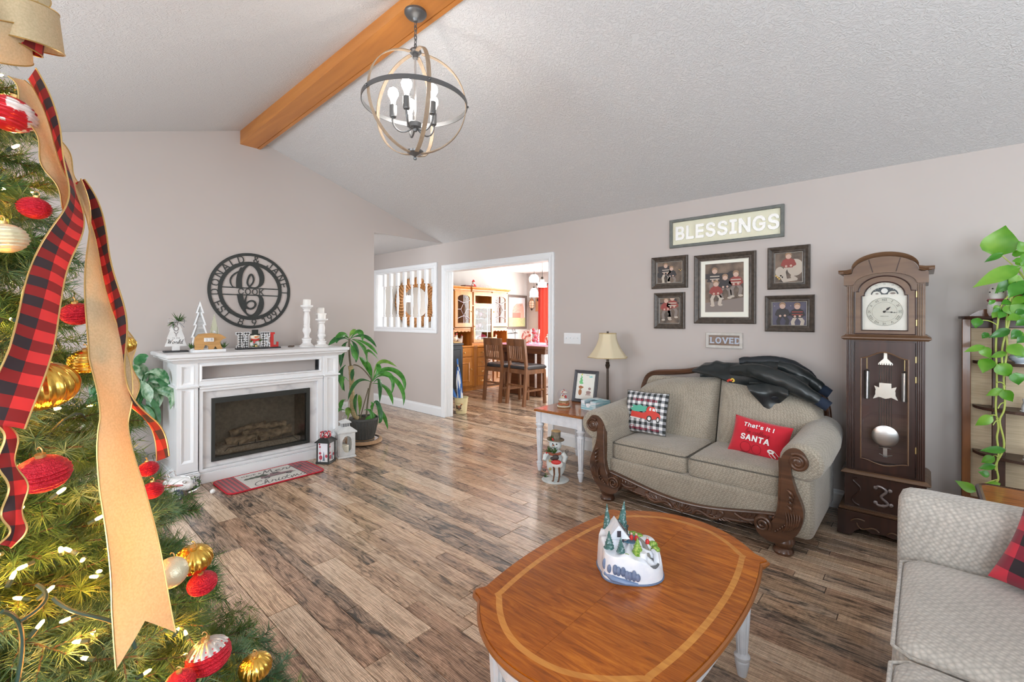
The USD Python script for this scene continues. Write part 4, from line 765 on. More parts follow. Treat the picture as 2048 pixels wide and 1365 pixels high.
# leather jacket over the back of the loveseat (same local frame as the loveseat)
LEA = mat('black_leather', (.016, .021, .022), .34, bump=.18, bscale=40, bdist=.004); LIN = mat('satin_lining', (.012, .017, .022), .5); KNIT = mat('navy_knit', (.012, .022, .045), .9)
jk = Thing('leather_jacket', 'black leather bomber jacket draped over the loveseat back', 'jacket', (-1.21, 3.02, .0))
n, k = 60, 26; X = np.linspace(-.205, .60, n); Pj = np.zeros((n, k, 3))
for i, x in enumerate(X):
    zt = np.interp(x, [-.205, -.156, -.1, -.06, 0, .06, .19, .33, .486, .56, .60], [.985, 1.02, 1.025, 1.04, 1.025, 1.03, 1.05, 1.062, 1.045, 1.01, .955]) 
    zl = np.interp(x, [-.205, -.154, 0, .1, .237, .35, .45, .6], [.955, .945, .915, .893, .871, .875, .89, .90]); zb = zt-.22
    th = np.linspace(0, 1, k); y = np.interp(th, [0, .35, .5, .62, 1], [.92, .915, .875, .82, .715]); z = np.interp(th, [0, .35, .5, .62, 1], [zb, zt-.03, zt, zt-.012, zl])
    f = np.sin(th*15+x*9+2*math.sin(x*7))*.009*np.interp(th, [.3, .55, 1], [0, .5, 1]) + (meshkit.fbm(np.stack([x*5+0*th, th*4, 0*th], 1), 3)-.5)*.045*np.interp(th, [0, .4, 1], [.2, .7, 1])
    Pj[i] = np.stack([x+0*th, y-f*.9, z+f*.6+.006], 1)
Pin = Pj.copy(); Pin[..., 2] -= .012; Pin[..., 1] += np.interp(np.linspace(0, 1, k), [0, .5, 1], [-.012, 0, .012])[None]
bj = cat_([grid(Pj), grid(Pin, flip=True), grid(np.stack([Pj[:, -1], Pin[:, -1]], 1)), grid(np.stack([Pj[:, 0], Pin[:, 0]], 1), flip=True), grid(np.stack([Pj[0], Pin[0]], 1), flip=True), grid(np.stack([Pj[-1], Pin[-1]], 1))]); bj.fix_normals()
jk.part('body', bj, LEA, smooth=60)
def fold_tube(pts, r, sq, seed, n=30, amp=.012):
    p = spl(pts, n); m = tube(p, np.interp(np.linspace(0, 1, n), np.linspace(0, 1, len(r)), r), 22); v = np.array(m.vertices)
    v += (meshkit.fbm(v*[14, 14, 14]+seed, 3)[:, None]-.5)*2*amp*np.array([.3, 1, 1]); return trimesh.Trimesh(v, m.faces, process=False)
jk.part('sleeve', fold_tube([(.10, .73, .985), (.26, .70, .995), (.38, .675, .972), (.5, .665, .93), (.60, .66, .872), (.675, .665, .83)], [.035, .055, .06, .06, .052, .036], 1, 3), LEA, smooth=60)
jk.part('cuff', fold_tube([(.66, .665, .838), (.695, .668, .815), (.73, .67, .792)], [.034, .038, .036], 1, 5, 12, .004), KNIT)
jk.part('sleeve', fold_tube([(.40, .82, 1.03), (.52, .83, .985), (.62, .84, .92), (.66, .845, .89)], [.045, .055, .045, .036], 1, 8), LEA, smooth=60)
jk.part('cuff', fold_tube([(.645, .85, .90), (.68, .855, .875), (.712, .858, .855)], [.033, .036, .033], 1, 9, 12, .004), KNIT)
jk.part('lining', fold_tube([(.12, .86, 1.04), (.28, .875, 1.058), (.44, .88, 1.04), (.57, .885, .98), (.615, .885, .93)], [.03, .042, .045, .04, .02], 1, 12, 40, .014), LIN)
fl = Polygon([(.235, .895), (.29, .815), (.365, .724), (.45, .79), (.51, .85), (.50, .90), (.44, .93)])
m = ext(fl, .014); v, f = trimesh.remesh.subdivide_to_size(m.vertices, m.faces, .02); yy = .675 + .13*(v[:, 1]-.75) - .05*np.exp(-((v[:, 1]-.86)/.06)**2)
jk.part('front_flap', trimesh.Trimesh(np.stack([v[:, 0], yy-.02-v[:, 2]+.012*np.sin(v[:, 0]*30+v[:, 1]*25), v[:, 1]], 1), f, process=False), LEA, smooth=50)
jk.part('collar', fold_tube([(.33, .675, .79), (.42, .655, .83), (.485, .645, .885), (.49, .66, .93)], [.018, .034, .034, .015], 1, 15, 20, .006), LIN)
jk.part('pocket_welt', [tube(spl([(.235, .688, .905), (.30, .683, .908), (.375, .68, .915)], 8), .008, 6)], LEA)
jk.part('emblem', [tube([(.085, .68, .905), (.10, .672, .917), (.118, .672, .912)], .009, 8)], mat('emblem_red', (.6, .05, .03), .6), label='small red and yellow emblem')
jk.part('emblem', [tube(spl([(.112, .668, .918), (.128, .664, .925), (.135, .664, .914), (.124, .664, .906)], 10), .006, 8)], mat('emblem_yellow', (.8, .55, .08), .6))
# ------------------------------------------------------------------ end table and its things
TOPW = usdkit.material(stage, '/World/Looks/burl_top', {'g': ('texture_coordinate', {}), 'mp': ('mapping', {'scale': (1.4, 9, 9)}), 'n': ('noise_texture', {'scale': 5.0, 'detail': 5, 'distortion': 1.5}), 'r': ('rgb_ramp', {'ramp': [(.3, (.27, .068, .009)), (.55, (.40, .115, .015)), (.75, (.50, .17, .028))]}), 'p': ('principled_bsdf', {'roughness': .24, 'coat_weight': .4, 'coat_roughness': .1})},
    [('g.object', 'mp.vector'), ('mp.vector', 'n.vector'), ('n.fac', 'r.fac'), ('r.color', 'p.base_color')], surface='p.BSDF')
EDGE = mat('top_edge_wood', (.30, .10, .022), .28, coat=.3); PALEBL = mat('chalk_blue_white', (.74, .76, .80), .6, c2=(.66, .68, .72), scale=18)
def tleg(h, m=None, k=1.0):
    body = []
    n = 40; a = np.linspace(0, 2*PI, n, endpoint=False); prof = [(0, .017), (.045*h, .021), (.05*h, .024), (.10*h, .026), (.105*h, .021), (.12*h, .021), (.13*h, .018)]
    lower = lathe([(0, 0), (.016, 0), (.022, .03), (.027, .055), (.024, .062), (.029, .07), (.029, .078), (.022, .085), (.019, .092)], 20)
    zz = np.linspace(.09, h-.10, 10); rr = np.linspace(.02, .034, 10)
    P = np.stack([np.stack([(r*(1-.10*(np.cos(a*10) > 0)))*np.cos(a), (r*(1-.10*(np.cos(a*10) > 0)))*np.sin(a), 0*a+z], 1) for z, r in zip(zz, rr)])
    upper = lathe([(.036, h-.102), (.036, h-.095), (.03, h-.088), (.026, h-.08), (.036, h-.06), (.04, h-.05), (.03, h-.04), (.03, h-.03), (0, h-.03)], 20)
    return [mv(c, 0, 0, 0, s=None) for c in (lower, grid(P, closed=True), upper)]
et = Thing('end_table', 'white-legged end table with brown top left of the loveseat', 'table', (-2.38, 3.545, 0))
o = .025; tp = Polygon([(-.265, -.33), (-.25, -.348), (.25, -.348), (.265, -.33), (.265, .348), (-.265, .348)])
et.part('tabletop', [ext(tp, .012, .545), ext(tp.buffer(-.006), .006, .557)], TOPW, smooth=False); et.part('top_edge', [ext(tp.buffer(.006).difference(tp.buffer(-.004)), .018, .543)], EDGE, smooth=False)
et.part('apron', [box(-.225, .225, -.315, -.297, .44, .545), box(-.225, .225, .297, .315, .44, .545), box(-.235, -.217, -.30, .30, .44, .545), box(.217, .235, -.30, .30, .44, .545)] + [cbox((sx*.222, sy*.303, .49), (.055, .055, .11), .003) for sx in (-1, 1) for sy in (-1, 1)], PALEBL, smooth=False)
for sx in (-1, 1):
    for sy in (-1, 1): et.part('leg', [mv(c, sx*.222, sy*.303, 0) for c in tleg(.47)], PALEBL)
TZ = .563
# lamp
lm = Thing('table_lamp', 'bronze stick table lamp with cream bell shade', 'lamp', (-2.225, 3.79, TZ))
BRZ = mat('bronze_lamp', (.06, .042, .03), .4, .5)
lm.part('base', lathe([(0, 0), (.075, 0), (.078, .008), (.06, .016), (.03, .026), (.018, .05), (0, .05)], 28), BRZ)
lm.part('stem', [lathe([(0, .04), (.011, .04), (.011, .35), (.016, .355), (.02, .375), (.012, .39), (.02, .405), (.012, .41), (.012, .435), (.03, .437), (.03, .442), (.01, .445), (.008, .52), (0, .52)], 16)] + [tube([(.012*math.cos(a), .012*math.sin(a), .35), (.022*math.cos(a), .022*math.sin(a), .38), (.012*math.cos(a), .012*math.sin(a), .41)], .003, 5) for a in np.linspace(0, 2*PI, 6, endpoint=False)], BRZ)
SH = usdkit.material(stage, '/World/Looks/cream_shade', {'d': ('principled_bsdf', {'base_color': (.88, .80, .60), 'roughness': .9}), 't': ('translucent_bsdf', {'color': (.88, .78, .56)}), 'm': ('mix_closure', {'fac': .35})}, [('d.BSDF', 'm.closure1'), ('t.BSDF', 'm.closure2')], surface='m.closure')
zz = np.linspace(0, 1, 12); rr = .082 + .108*(1-zz)**1.9
a8 = np.linspace(0, 2*PI, 49)[:-1]; oct_ = 1/np.cos((a8 % (PI/4)) - PI/8)*math.cos(PI/8)
P = np.stack([np.stack([r*oct_*np.cos(a8), r*oct_*np.sin(a8), 0*a8+.455+.225*t], 1) for t, r in zip(zz, rr)]); lm.part('shade', [grid(P, closed=True), grid(P*[.985, .985, 1], closed=True, flip=True)], SH)
_tm = mat('shade_trim', (.55, .42, .22), .7)
for r_, z_ in ((rr[0], .456), (rr[-1], .68)): lm.part('shade_trim', tube([(r_*oct_[i]*math.cos(a8[i]), r_*oct_[i]*math.sin(a8[i]), z_) for i in range(48)], .004, 6, closed=True), _tm)
lm.part('finial', cyl(.01, .66, .70, n=10), BRZ)
# framed handprint art
ha = Thing('framed_art', 'dark framed handprint art leaning on the wall behind the snow globe', 'framed art', (-2.47, 3.76, TZ), tilt=(-14, 0, 8))
ha.part('frame', mv(to(frame_mesh(.19, .25, [(0, 0), (0, .01), (.006, .014), (.014, .01), (.026, .018), (.032, .014), (.032, 0)]), (0, 0, .157), EX, EZ)), mat('slate_frame', (.075, .075, .085), .45))
ha.part('paper', box(-.096, .096, -.006, .0, .03, .285), mat('art_paper', (.80, .80, .74), .8), smooth=False)
F3 = lambda g, m, nm: ha.part(nm, to(ext(g, .001), (0, -.0061, .157), EX, EZ), m, smooth=False)
F3(unary_union([ell(-.045+.006*(i % 2)*(-1)**i, .03+.014*i, .021-.0035*i, .010) for i in range(6)]), mat('paint_green', (.2, .58, .25), .8), 'painted_tree'); F3(ell(-.045, .115, .008), mat('paint_yellow', (.8, .7, .2), .8), 'painted_star'); F3(unary_union([ell(.05, .095, .02, .006), ell(.055, .102, .012, .004)]), mat('paint_teal', (.3, .65, .65), .8), 'painted_snow')
F3(unary_union([ell(-.048, -.012, .02, .016), sbox(-.07, -.008, -.02, -.003), ell(-.05, -.06, .018, .03), ell(-.03, -.012, .012, .006)]), mat('paint_brown', (.38, .16, .07), .8), 'painted_handprint'); F3(unary_union([ell(.048, -.02, .014, .013), ell(.04, -.055, .026, .013)] + [affinity.rotate(ell(.04-.02+.012*i, -.075, .004, .014), -20+12*i) for i in range(4)]), mat('paint_mauve', (.36, .24, .22), .8), 'painted_handprint')
F3(affinity.translate(text('PEACE', .008, center=True), .02, .105), gr, 'lettering')
# snow globe
sg = Thing('snow_globe', 'snow globe with carousel scene on carved base', 'snow globe', (-2.475, 3.435, TZ))
sg.part('base', lathe([(0, 0), (.058, 0), (.062, .008), (.056, .016), (.05, .02), (.044, .028), (.046, .045), (.044, .05), (.05, .056), (.048, .062), (0, .062)], 28), mat('globe_base', (.42, .33, .18), .45, c2=(.3, .12, .05), scale=40))
sg.part('base_relief', [tube([(.047*math.cos(a), .047*math.sin(a), .034+.005*math.sin(a*5)) for a in np.linspace(0, 2*PI, 60, endpoint=False)], .006, 6, closed=True)], mat('globe_relief', (.5, .13, .06), .5))
sg.part('rim', [tube([(.057*math.cos(a), .057*math.sin(a), .012) for a in np.linspace(0, 2*PI, 40, endpoint=False)], .006, 6, closed=True)], mat('globe_rim', (.72, .74, .66), .35, .3))
sg.part('glass_ball', ball(.06, (0, 0, .112), sub=4), pane('globe_glass', (.96, .97, 1), 0, 1.35, True))
sg.part('snow', lathe([(0, .064), (.046, .066), (.04, .08), (.015, .09), (0, .092)], 18), WHITE2)
sg.part('canopy', lathe([(.032, .135), (.034, .142), (0, .165)], 12), mat('canopy_red', (.5, .12, .09), .6, c2=(.75, .7, .6), scale=40, lo=.48, hi=.52))
sg.part('figure', [cyl(.003, .08, .14, n=6)] + [ball(.011, (.022*math.cos(a), .022*math.sin(a), .097), (1, .7, 1.2), 1) for a in (0, 1.3, 2.6)], mat('figure_red', (.5, .06, .05), .6), kind='stuff'); sg.part('figure', [ball(.01, (.022*math.cos(a), .022*math.sin(a), .095), (1, .7, 1.2), 1) for a in (3.9, 5.1)], mat('figure_cream', (.75, .65, .4), .6), kind='stuff')
# napkin holder
nb = Thing('napkin_box', 'blue and white watercolour napkin box holding white napkins', 'napkin holder', (-2.21, 3.56, TZ), rot=-.18)
STRP = mat('watercolour_stripes', (.30, .60, .68), .4, c2=(.80, .84, .88), scale=5, stretch=(1.2, 1.2, 16), lo=.4, hi=.6, detail=2)
fr_ = sbox(-.088, 0, .088, .082).difference(unary_union([ell(-.01, .06, .036, .036), sbox(-.046, .06, .026, .09)]))
nb.part('box', [to(ext(fr_, .005), (0, -.095, 0), EX, EZ), box(-.088, -.083, -.095, .095, 0, .082), box(.083, .088, -.095, .095, 0, .082), box(-.088, .088, .09, .095, 0, .082), box(-.088, .088, -.095, .095, 0, .005), box(-.088, -.05, -.095, .095, .078, .083), box(.03, .088, -.095, .095, .078, .083), box(-.05, .03, .02, .095, .078, .083)], STRP, smooth=False)
nb.part('napkins', [cush(.158, .17, .05, .01, sub=3), mv(cush(.06, .02, .045, .01, sub=3), -.01, -.083, .012)], mat('napkin_white', (.86, .86, .86), .9), smooth=50)
# metal snowman with reindeer under the table
sm = Thing('snowman_figure', 'painted metal snowman with twig hat and reindeer by the end table', 'snowman', (-2.345, 3.135, 0), rot=.45)
SNW = mat('snow_paint', (.74, .77, .76), .45, c2=(.62, .68, .68), scale=20); DB = mat('deer_brown', (.16, .075, .04), .5)
sm.part('base', lathe([(0, 0), (.115, 0), (.118, .004), (.10, .012), (0, .014)], 30), SNW)
sm.part('body', [mv(ball(.085, s=(1, .42, 1.45), sub=3), 0, .03, .135)], SNW)
sm.part('head', mv(ball(.052, s=(1.05, .6, .92), sub=3), -.005, .02, .295), SNW)
sm.part('hat_brim', mv(lathe([(0, 0), (.075, .004), (.077, .010), (.05, .014), (0, .012)], 24), -.005, .02, .335, ry=.06), mat('bark_hat', (.28, .22, .15), .8, c2=(.16, .12, .08), scale=40))
sm.part('hat_crown', mv(lathe([(0, 0), (.043, 0), (.04, .06), (.042, .066), (0, .068)], 20), -.003, .02, .345, ry=.06), mat('bark_hat2', (.30, .26, .20), .8, c2=(.18, .15, .11), scale=40)); sm.part('hat_top', mv(lathe([(0, .0), (.041, 0), (.04, .004), (0, .005)], 20), .002, .02, .412, ry=.06), mat('cut_wood', (.52, .34, .15), .7))
sm.part('holly', [mv(sprig(10, .05, .01, 31, 1.3), -.03, -.028, .345), mv(sprig(14, .06, .02, 33, 1.6), .0, -.02, .235), mv(sprig(14, .06, .02, 34, 1.6), -.05, -.02, .24), mv(sprig(10, .06, .02, 38, 1.4), -.085, -.02, .02)], GREEN, kind='stuff')
for p_ in ((-.018, -.04, .36), (-.012, -.042, .352), (-.07, -.035, .235)): sm.part('berry', ball(.008, p_), RED)
sm.part('eye', ball(.006, (-.022, -.012, .308), (1, .6, 1)), BLACK); sm.part('eye', ball(.006, (.012, -.012, .308), (1, .6, 1)), BLACK); sm.part('nose', tube([(-.012, -.01, .298), (-.026, -.03, .295)], [.007, .001], 8), mat('nose_rust', (.45, .14, .06), .6)); sm.part('mouth', tube(spl([(-.025, -.009, .282), (-.005, -.012, .274), (.018, -.009, .283)], 8), .002, 5), BLACK)
for z_ in (.16, .09): sm.part('button', mv(ball(.012, s=(1, .5, 1)), -.045, -.006, z_), mat('button_gold', (.5, .36, .15), .5))
sm.part('scarf', [tube(spl([(-.06, -.01, .235), (-.01, -.03, .222), (.05, -.01, .235)], 12), .012, 8)], mat('rust_scarf', (.32, .09, .05), .8)); sm.part('arm', [tube([(-.06, .0, .23), (-.085, -.02, .2), (-.09, -.04, .17)], [.02, .022, .016], 10)], SNW); sm.part('arm', [tube([(.06, .0, .235), (.085, .0, .2), (.075, -.02, .16)], [.022, .026, .018], 10)], SNW)
sm.part('reindeer_body', mv(ball(.045, s=(1.2, .4, .8), sub=3), .025, -.065, .155), WHITE2, label='white edged reindeer body'); sm.part('reindeer_blanket', mv(ball(.042, s=(1.1, .42, .6), sub=3), .022, -.067, .168), RED)
sm.part('reindeer_head', [mv(ball(.028, s=(1, .5, .8), sub=3), .015, -.068, .212), mv(ball(.02, s=(1, .6, .7), sub=2), -.012, -.07, .202)], mat('deer_dark', (.05, .035, .035), .5))
for x_, y_ in ((0, -.07), (.045, -.07)): sm.part('reindeer_leg', tube([(x_, y_, .135), (x_+.004, y_, .07), (x_-.004, y_-.005, .014), (x_-.012, y_-.012, .014)], [.010, .007, .006, .007], 8), DB)
sm.part('spiral_wire', tube([(.10+.016*t*math.cos(9*t), .01, .25+.016*t*math.sin(9*t)) for t in np.linspace(.15, 1.2, 40)] + [(.10, .01, .2), (.075, .01, .15)], .0018, 5), BLACK)
sm.part('bird', [mv(ball(.016, s=(1.4, .7, 1)), -.105, -.02, .045), ball(.009, (-.12, -.02, .06)), mv(ball(.014, s=(1.3, .7, 1)), -.09, -.03, .085)], mat('bird_brown', (.13, .10, .09), .6), kind='stuff')
# ------------------------------------------------------------------ longcase clock
CLK = wood('clock_cherry', (.05, .018, .012), (.022, .009, .007), 2, .3, 12, coat=.2); CLKT = wood('clock_crown', (.17, .095, .05), (.11, .055, .03), 0, .35, 12, coat=.2); DARKIN = mat('clock_inside', (.17, .085, .075), .5)
ck = Thing('longcase_clock', 'tall dark cherry longcase clock with arched hood and silver pendulum', 'clock', (-.19, 3.62, 0))
def sym(pts): return Polygon(pts + [(-x, z) for x, z in pts[::-1]])
def cx(g, d, y): return to(ext(g, d, -d), (0, y, 0), EX, EZ)         # front face at y, going back by d
sk = sym([(0, .06), (.05, .05), (.10, .075), (.14, .045), (.16, .012), (.232, .012), (.222, .165)])
ck.part('skirt', [cx(sk, .05, -.035), box(-.228, -.18, -.03, .36, .012, .165), box(.18, .228, -.03, .36, .012, .165)], CLK, smooth=False)
for sx in (-1, 1):
    ck.part('ball_foot', ball(.04, (sx*.185, .01, .036), (1, 1, .88), 3), CLK); ck.part('ball_foot', ball(.04, (sx*.185, .33, .036), (1, 1, .88), 3), CLK)
ck.part('skirt_carving', [tube(spl([(s*.02, -.037, .07), (s*.06, -.042, .085), (s*.10, -.04, .068), (s*.13, -.04, .10)], 14), .004, 6) for s in (-1, 1)] + [tube(spl([(s*.09, -.038, .12), (s*.13, -.042, .125), (s*.16, -.038, .105)], 10), .004, 6) for s in (-1, 1)], CLKT)
def mould(z, hw, d, prof, back=.36): return grid(np.array([[(-hw-o, back, z+h), (-hw-o, d-o, z+h), (hw+o, d-o, z+h), (hw+o, back, z+h)] for o, h in prof]))
MP = [(-.03, 0), (0, 0), (.008, .004), (.01, .012), (.004, .016), (.006, .024), (-.03, .024)]
ck.part('base_moulding', mould(.163, .214, -.02, MP), CLKT, smooth=False)
ck.part('base_box', box(-.196, .196, 0, .36, .18, .40), CLK, smooth=False)
for s in (-1, 1): ck.part('base_scroll', tube(spl([(s*.12, -.002, .20), (s*.15, -.004, .25), (s*.115, -.004, .31), (s*.15, -.003, .35), (s*.13, -.002, .375)], 20), .005, 6), CLK)
ck.part('base_emblem', [tube(spl([(-.035, -.006, .245), (-.01, -.012, .23), (.02, -.012, .25), (-.012, -.014, .285), (.012, -.014, .32), (-.012, -.012, .345), (-.038, -.008, .335)], 40), .008, 8)] + [ball(.012, (x, -.008, z), (1, .6, 1), 2) for x, z in ((-.04, .243), (.035, .243), (-.04, .335), (.03, .33), (.0, .23))], mat('pewter_carving', (.30, .26, .26), .3, .5))
ck.part('base_cap', mould(.395, .196, 0, [(-.03, 0), (.012, 0), (.02, .006), (.014, .014), (.008, .02), (.0, .026), (-.03, .026)]), CLKT, smooth=False)
ck.part('trunk', [box(-.1875, -.17, .002, .358, .421, 1.254), box(.17, .1875, .002, .358, .421, 1.254), box(-.187, .187, .001, .357, .4205, .435), box(-.187, .187, .001, .357, 1.238, 1.2545), box(-.188, -.146, 0, .03, .42, 1.255), box(.146, .188, 0, .03, .42, 1.255)], CLK, smooth=False)
ck.part('trunk_back', box(-.17, .17, .26, .27, .43, 1.24), DARKIN, smooth=False)
for sx in (-1, 1):
    ck.part('trunk_column', [tube([(sx*(.157+.009*i), -.004, .43), (sx*(.157+.009*i), -.004, 1.25)], .004, 6) for i in range(3)], CLK)
    ck.part('hood_column', [tube([(sx*(.157+.009*i), -.004, 1.285), (sx*(.157+.009*i), -.004, 1.59)], .004, 6) for i in range(3)], CLKT)
def ogee(hw, z0, z1, rise): 
    t = np.linspace(0, 1, 15); return sym([(hw, z0)][::-1] and [(0, z0-rise*.6)] + [(hw*a, z0-rise*.6*(.5+.5*math.cos(PI*a))) for a in t[1:]] + [(hw, z1-rise)] + [(hw*(1-a), z1-rise*(.5+.5*math.cos(PI*a))) for a in t]).buffer(0)
og = ogee(.113, .505, 1.178, .04)
td = ck.part('trunk_door', cx(sbox(-.143, .438, .143, 1.24).difference(og), .02, -.012), CLK, smooth=False)
def outline(poly, y, r): return tube([(x, y, z) for x, z in np.array(poly.exterior.coords)[:-1]], r, 6, closed=True)
ck.part('door_bead', outline(og, -.013, .0045), CLKT, parent=td); ck.part('glass', cx(og, .003, -.002), pane('clock_glass', (1, 1, 1), .0, 1.45), smooth=False, parent=td)
for z in (.60, 1.02, 1.14): ck.part('hinge', box(.143, .15, -.016, -.002, z-.02, z+.02, .002), BRASS, smooth=False)
rodb = [tube([(x, .12, .70), (x, .12, 1.10)], .0022, 6) for x in (-.03, -.018, -.006, .006, .018, .03)]
pdl = ck.part('pendulum', rodb + [cx(Polygon([(-.006, 1.235), (.006, 1.235), (.009, 1.13), (.036, 1.10), (.036, 1.09), (-.036, 1.09), (-.036, 1.10), (-.009, 1.13)]), .006, .122)], mat('pendulum_silver', (.82, .8, .74), .25, 1.0))
ck.part('lyre_plate', cx(unary_union([Polygon([(-.055, .955), (-.03, .945), (-.03, .975), (.03, .975), (.03, .945), (.055, .955), (.045, .92), (.05, .90), (.062, .87), (.03, .885), (0, .875), (-.03, .885), (-.062, .87), (-.05, .90), (-.045, .92)]), sbox(-.05, .905, .05, .925)]), .004, .114), MATS['pendulum_silver'], parent=pdl)
ck.part('bob', mv(lathe([(0, 0), (.066, .002), (.068, .006), (.05, .012), (0, .015)], 36), 0, .115, .638, rx=PI/2), CHROME, parent=pdl)
ck.part('pendulum_tip', [cbox((0, .12, .535), (.02, .01, .06)), tube([(-.03, .12, .56), (0, .115, .565), (.03, .12, .56)], .003, 6), tube([(-.03, .12, .52), (0, .115, .51), (.035, .12, .52)], .003, 6)], CHROME, parent=pdl)
for sx in (-1, 1):
    w = ck.part('weight', [lathe([(0, .865), (.012, .865), (.016, .869), (.016, 1.046), (.012, 1.05), (.005, 1.06), (0, 1.06)], 18, (sx*.093, .12, 0))], CHROME)
    ck.part('chain', [tube([(sx*.093, .12, 1.06), (sx*.093, .12, 1.235)], .003, 5)], BRASS, parent=w)
ck.part('waist_moulding', mould(1.25, .196, 0, [(-.03, 0), (.006, 0), (.012, .005), (.02, .011), (.02, .018), (.012, .024), (.002, .03), (0, .036), (-.03, .036)]), CLKT, smooth=False)
hoodo = lambda hw, z0, zs, zt, aw: Polygon([(-hw, z0), (hw, z0), (hw, zs), (aw, zs)] + [(aw*math.cos(a), zs + (zt-zs)*math.sin(a)) for a in np.linspace(0, PI, 25)][1:-1] + [(-aw, zs), (-hw, zs)])
fo = hoodo(.110, 1.312, 1.528, 1.612, .097); hd = hoodo(.145, 1.29, 1.555, 1.648, .125)
ck.part('hood', [box(-.187, -.172, .001, .358, 1.287, 1.60), box(.172, .187, .001, .358, 1.287, 1.60), cx(sbox(-.188, 1.283, .188, 1.68).difference(hd.buffer(.002)), .03, 0)], CLKT, smooth=False)
dd = ck.part('hood_door', cx(hd.difference(fo), .02, -.010), CLKT, smooth=False); ck.part('door_bead', [outline(fo, -.011, .004), outline(hd, -.011, .004)], CLK, parent=dd)
ck.part('glass', cx(fo, .002, -.004), MATS['clock_glass'], smooth=False, parent=dd)
for z in (1.36, 1.53): ck.part('hinge', box(.145, .152, -.016, -.002, z-.02, z+.02, .002), BRASS, smooth=False)
plate = hoodo(.108, 1.314, 1.527, 1.61, .095)
fc = ck.part('dial_plate', cx(plate, .004, .012), mat('dial_white', (.82, .80, .72), .5), smooth=False)
ck.part('dial', to(ext(ell(0, 0, .087, .087, 24), .002), (0, .007, 1.428), EX, EZ), mat('dial_silver', (.50, .49, .42), .45, .3), smooth=False, parent=fc)
def at(g, x=0, z=1.428, y=.0045, d=.0008): return to(ext(g, d), (x, y, z), EX, EZ)
nums = ['XII', 'I', 'II', 'III', 'IIII', 'V', 'VI', 'VII', 'VIII', 'IX', 'X', 'XI']
ck.part('numerals', [at(affinity.rotate(affinity.translate(text(t, .012, center=True), 0, .068), -30*i, origin=(0, 0))) for i, t in enumerate(nums)] + [at(ring(.0605, .0598)), at(ring(.0862, .0852)), at(text('TEMPUS FUGIT', .004, center=True), 0, 1.398)], bk, parent=fc)
hr = lambda L, w, a: affinity.rotate(unary_union([Polygon([(-w*.3, -.008), (w*.3, -.008), (w*.25, L), (-w*.25, L)]), ell(0, L*.55, w, w*1.4), ell(0, L*.78, w*.6, w)]), a, origin=(0, 0))
ck.part('hour_hand', at(hr(.042, .006, -44), y=.0035), bk, parent=fc); ck.part('minute_hand', at(hr(.062, .004, -96), y=.0025), bk, parent=fc); ck.part('hand_boss', at(ell(0, 0, .007), y=.0015), bk, parent=fc)
md_ = Polygon([(.066*math.cos(a), .045*math.sin(a)) for a in np.linspace(0, PI, 24)]); bumps = unary_union([ell(-.038, 0, .022, .02), ell(.038, 0, .022, .02)])
ck.part('moon_sky', at(md_.difference(bumps), 0, 1.535, .0075), mat('moon_navy', (.03, .05, .06), .5), smooth=False, parent=fc)
ck.part('moon', at(ell(0, .022, .016), 0, 1.535, .0065), mat('moon_cream', (.8, .8, .76), .5), smooth=False, parent=fc); ck.part('stars', [at(ell(x, z, .0016), 0, 1.535, .0066) for x, z in ((-.045, .028), (-.03, .036), (.03, .036), (.042, .03), (-.022, .018), (.024, .014), (.05, .018), (-.052, .016))], PW, kind='stuff', parent=fc)
ck.part('moon_landscape', [at(ell(.04, .006, .013, .006), 0, 1.535, .0065), at(ell(-.036, .005, .008, .004), 0, 1.535, .0065)], GREYC, parent=fc); ck.part('moon_numbers', [at(affinity.translate(text(t, .007, center=True), .083*math.sin(a), .060*math.cos(a)), 0, 1.535) for t, a in (('5', -.95), ('10', -.5), ('15', 0), ('20', .5), ('25', .95))], gr, parent=fc)
def archline(hw, zs, aw, zt, n=27): return [(-hw, zs), (-aw-.012, zs), (-aw, zs+.006)] + [(-aw*math.cos(a), zs + .01 + (zt-zs-.01)*math.sin(a)) for a in np.linspace(.12, PI-.12, n)] + [(aw, zs+.006), (aw+.012, zs), (hw, zs)]
pd = Polygon(archline(.202, 1.665, .158, 1.768) + [(.202, 1.597), (.158, 1.597)] + [(.150*math.cos(a), 1.597 + .072*math.sin(a)) for a in np.linspace(0.05, PI-.05, 20)] + [(-.158, 1.597), (-.202, 1.597)])
ck.part('pediment', [cx(pd, .03, -.018), box(-.2015, -.185, -.016, .36, 1.5975, 1.664), box(.185, .2015, -.016, .36, 1.5975, 1.664)], CLKT, smooth=False)
ck.part('keystone_lines', [tube([(s*.055, -.019, 1.672), (s*.075, -.019, 1.752)], .0022, 5) for s in (-1, 1)], CLK)
AL = np.array(archline(.205, 1.668, .16, 1.768)); rows = []
for o, h, yy in ((0, 0, -.018), (.012, .002, -.03), (.016, .010, -.034), (.024, .014, -.042), (.026, .024, -.046), (.02, .026, -.04), (.0, .026, .30)): rows.append([(x*(1+o*4.4*(abs(x) > .17)), yy, z+h) for x, z in AL])
ck.part('cornice', grid(np.array(rows), flip=True), CLKT, smooth=40); ck.part('cornice_return', [box(-.228, -.2, -.04, .36, 1.672, 1.692, .003), box(.2, .228, -.04, .36, 1.672, 1.692, .003)], CLKT, smooth=False)
ck.part('carcass', [box(-.185, .185, .345, .359, .02, 1.66)], CLK, smooth=False)
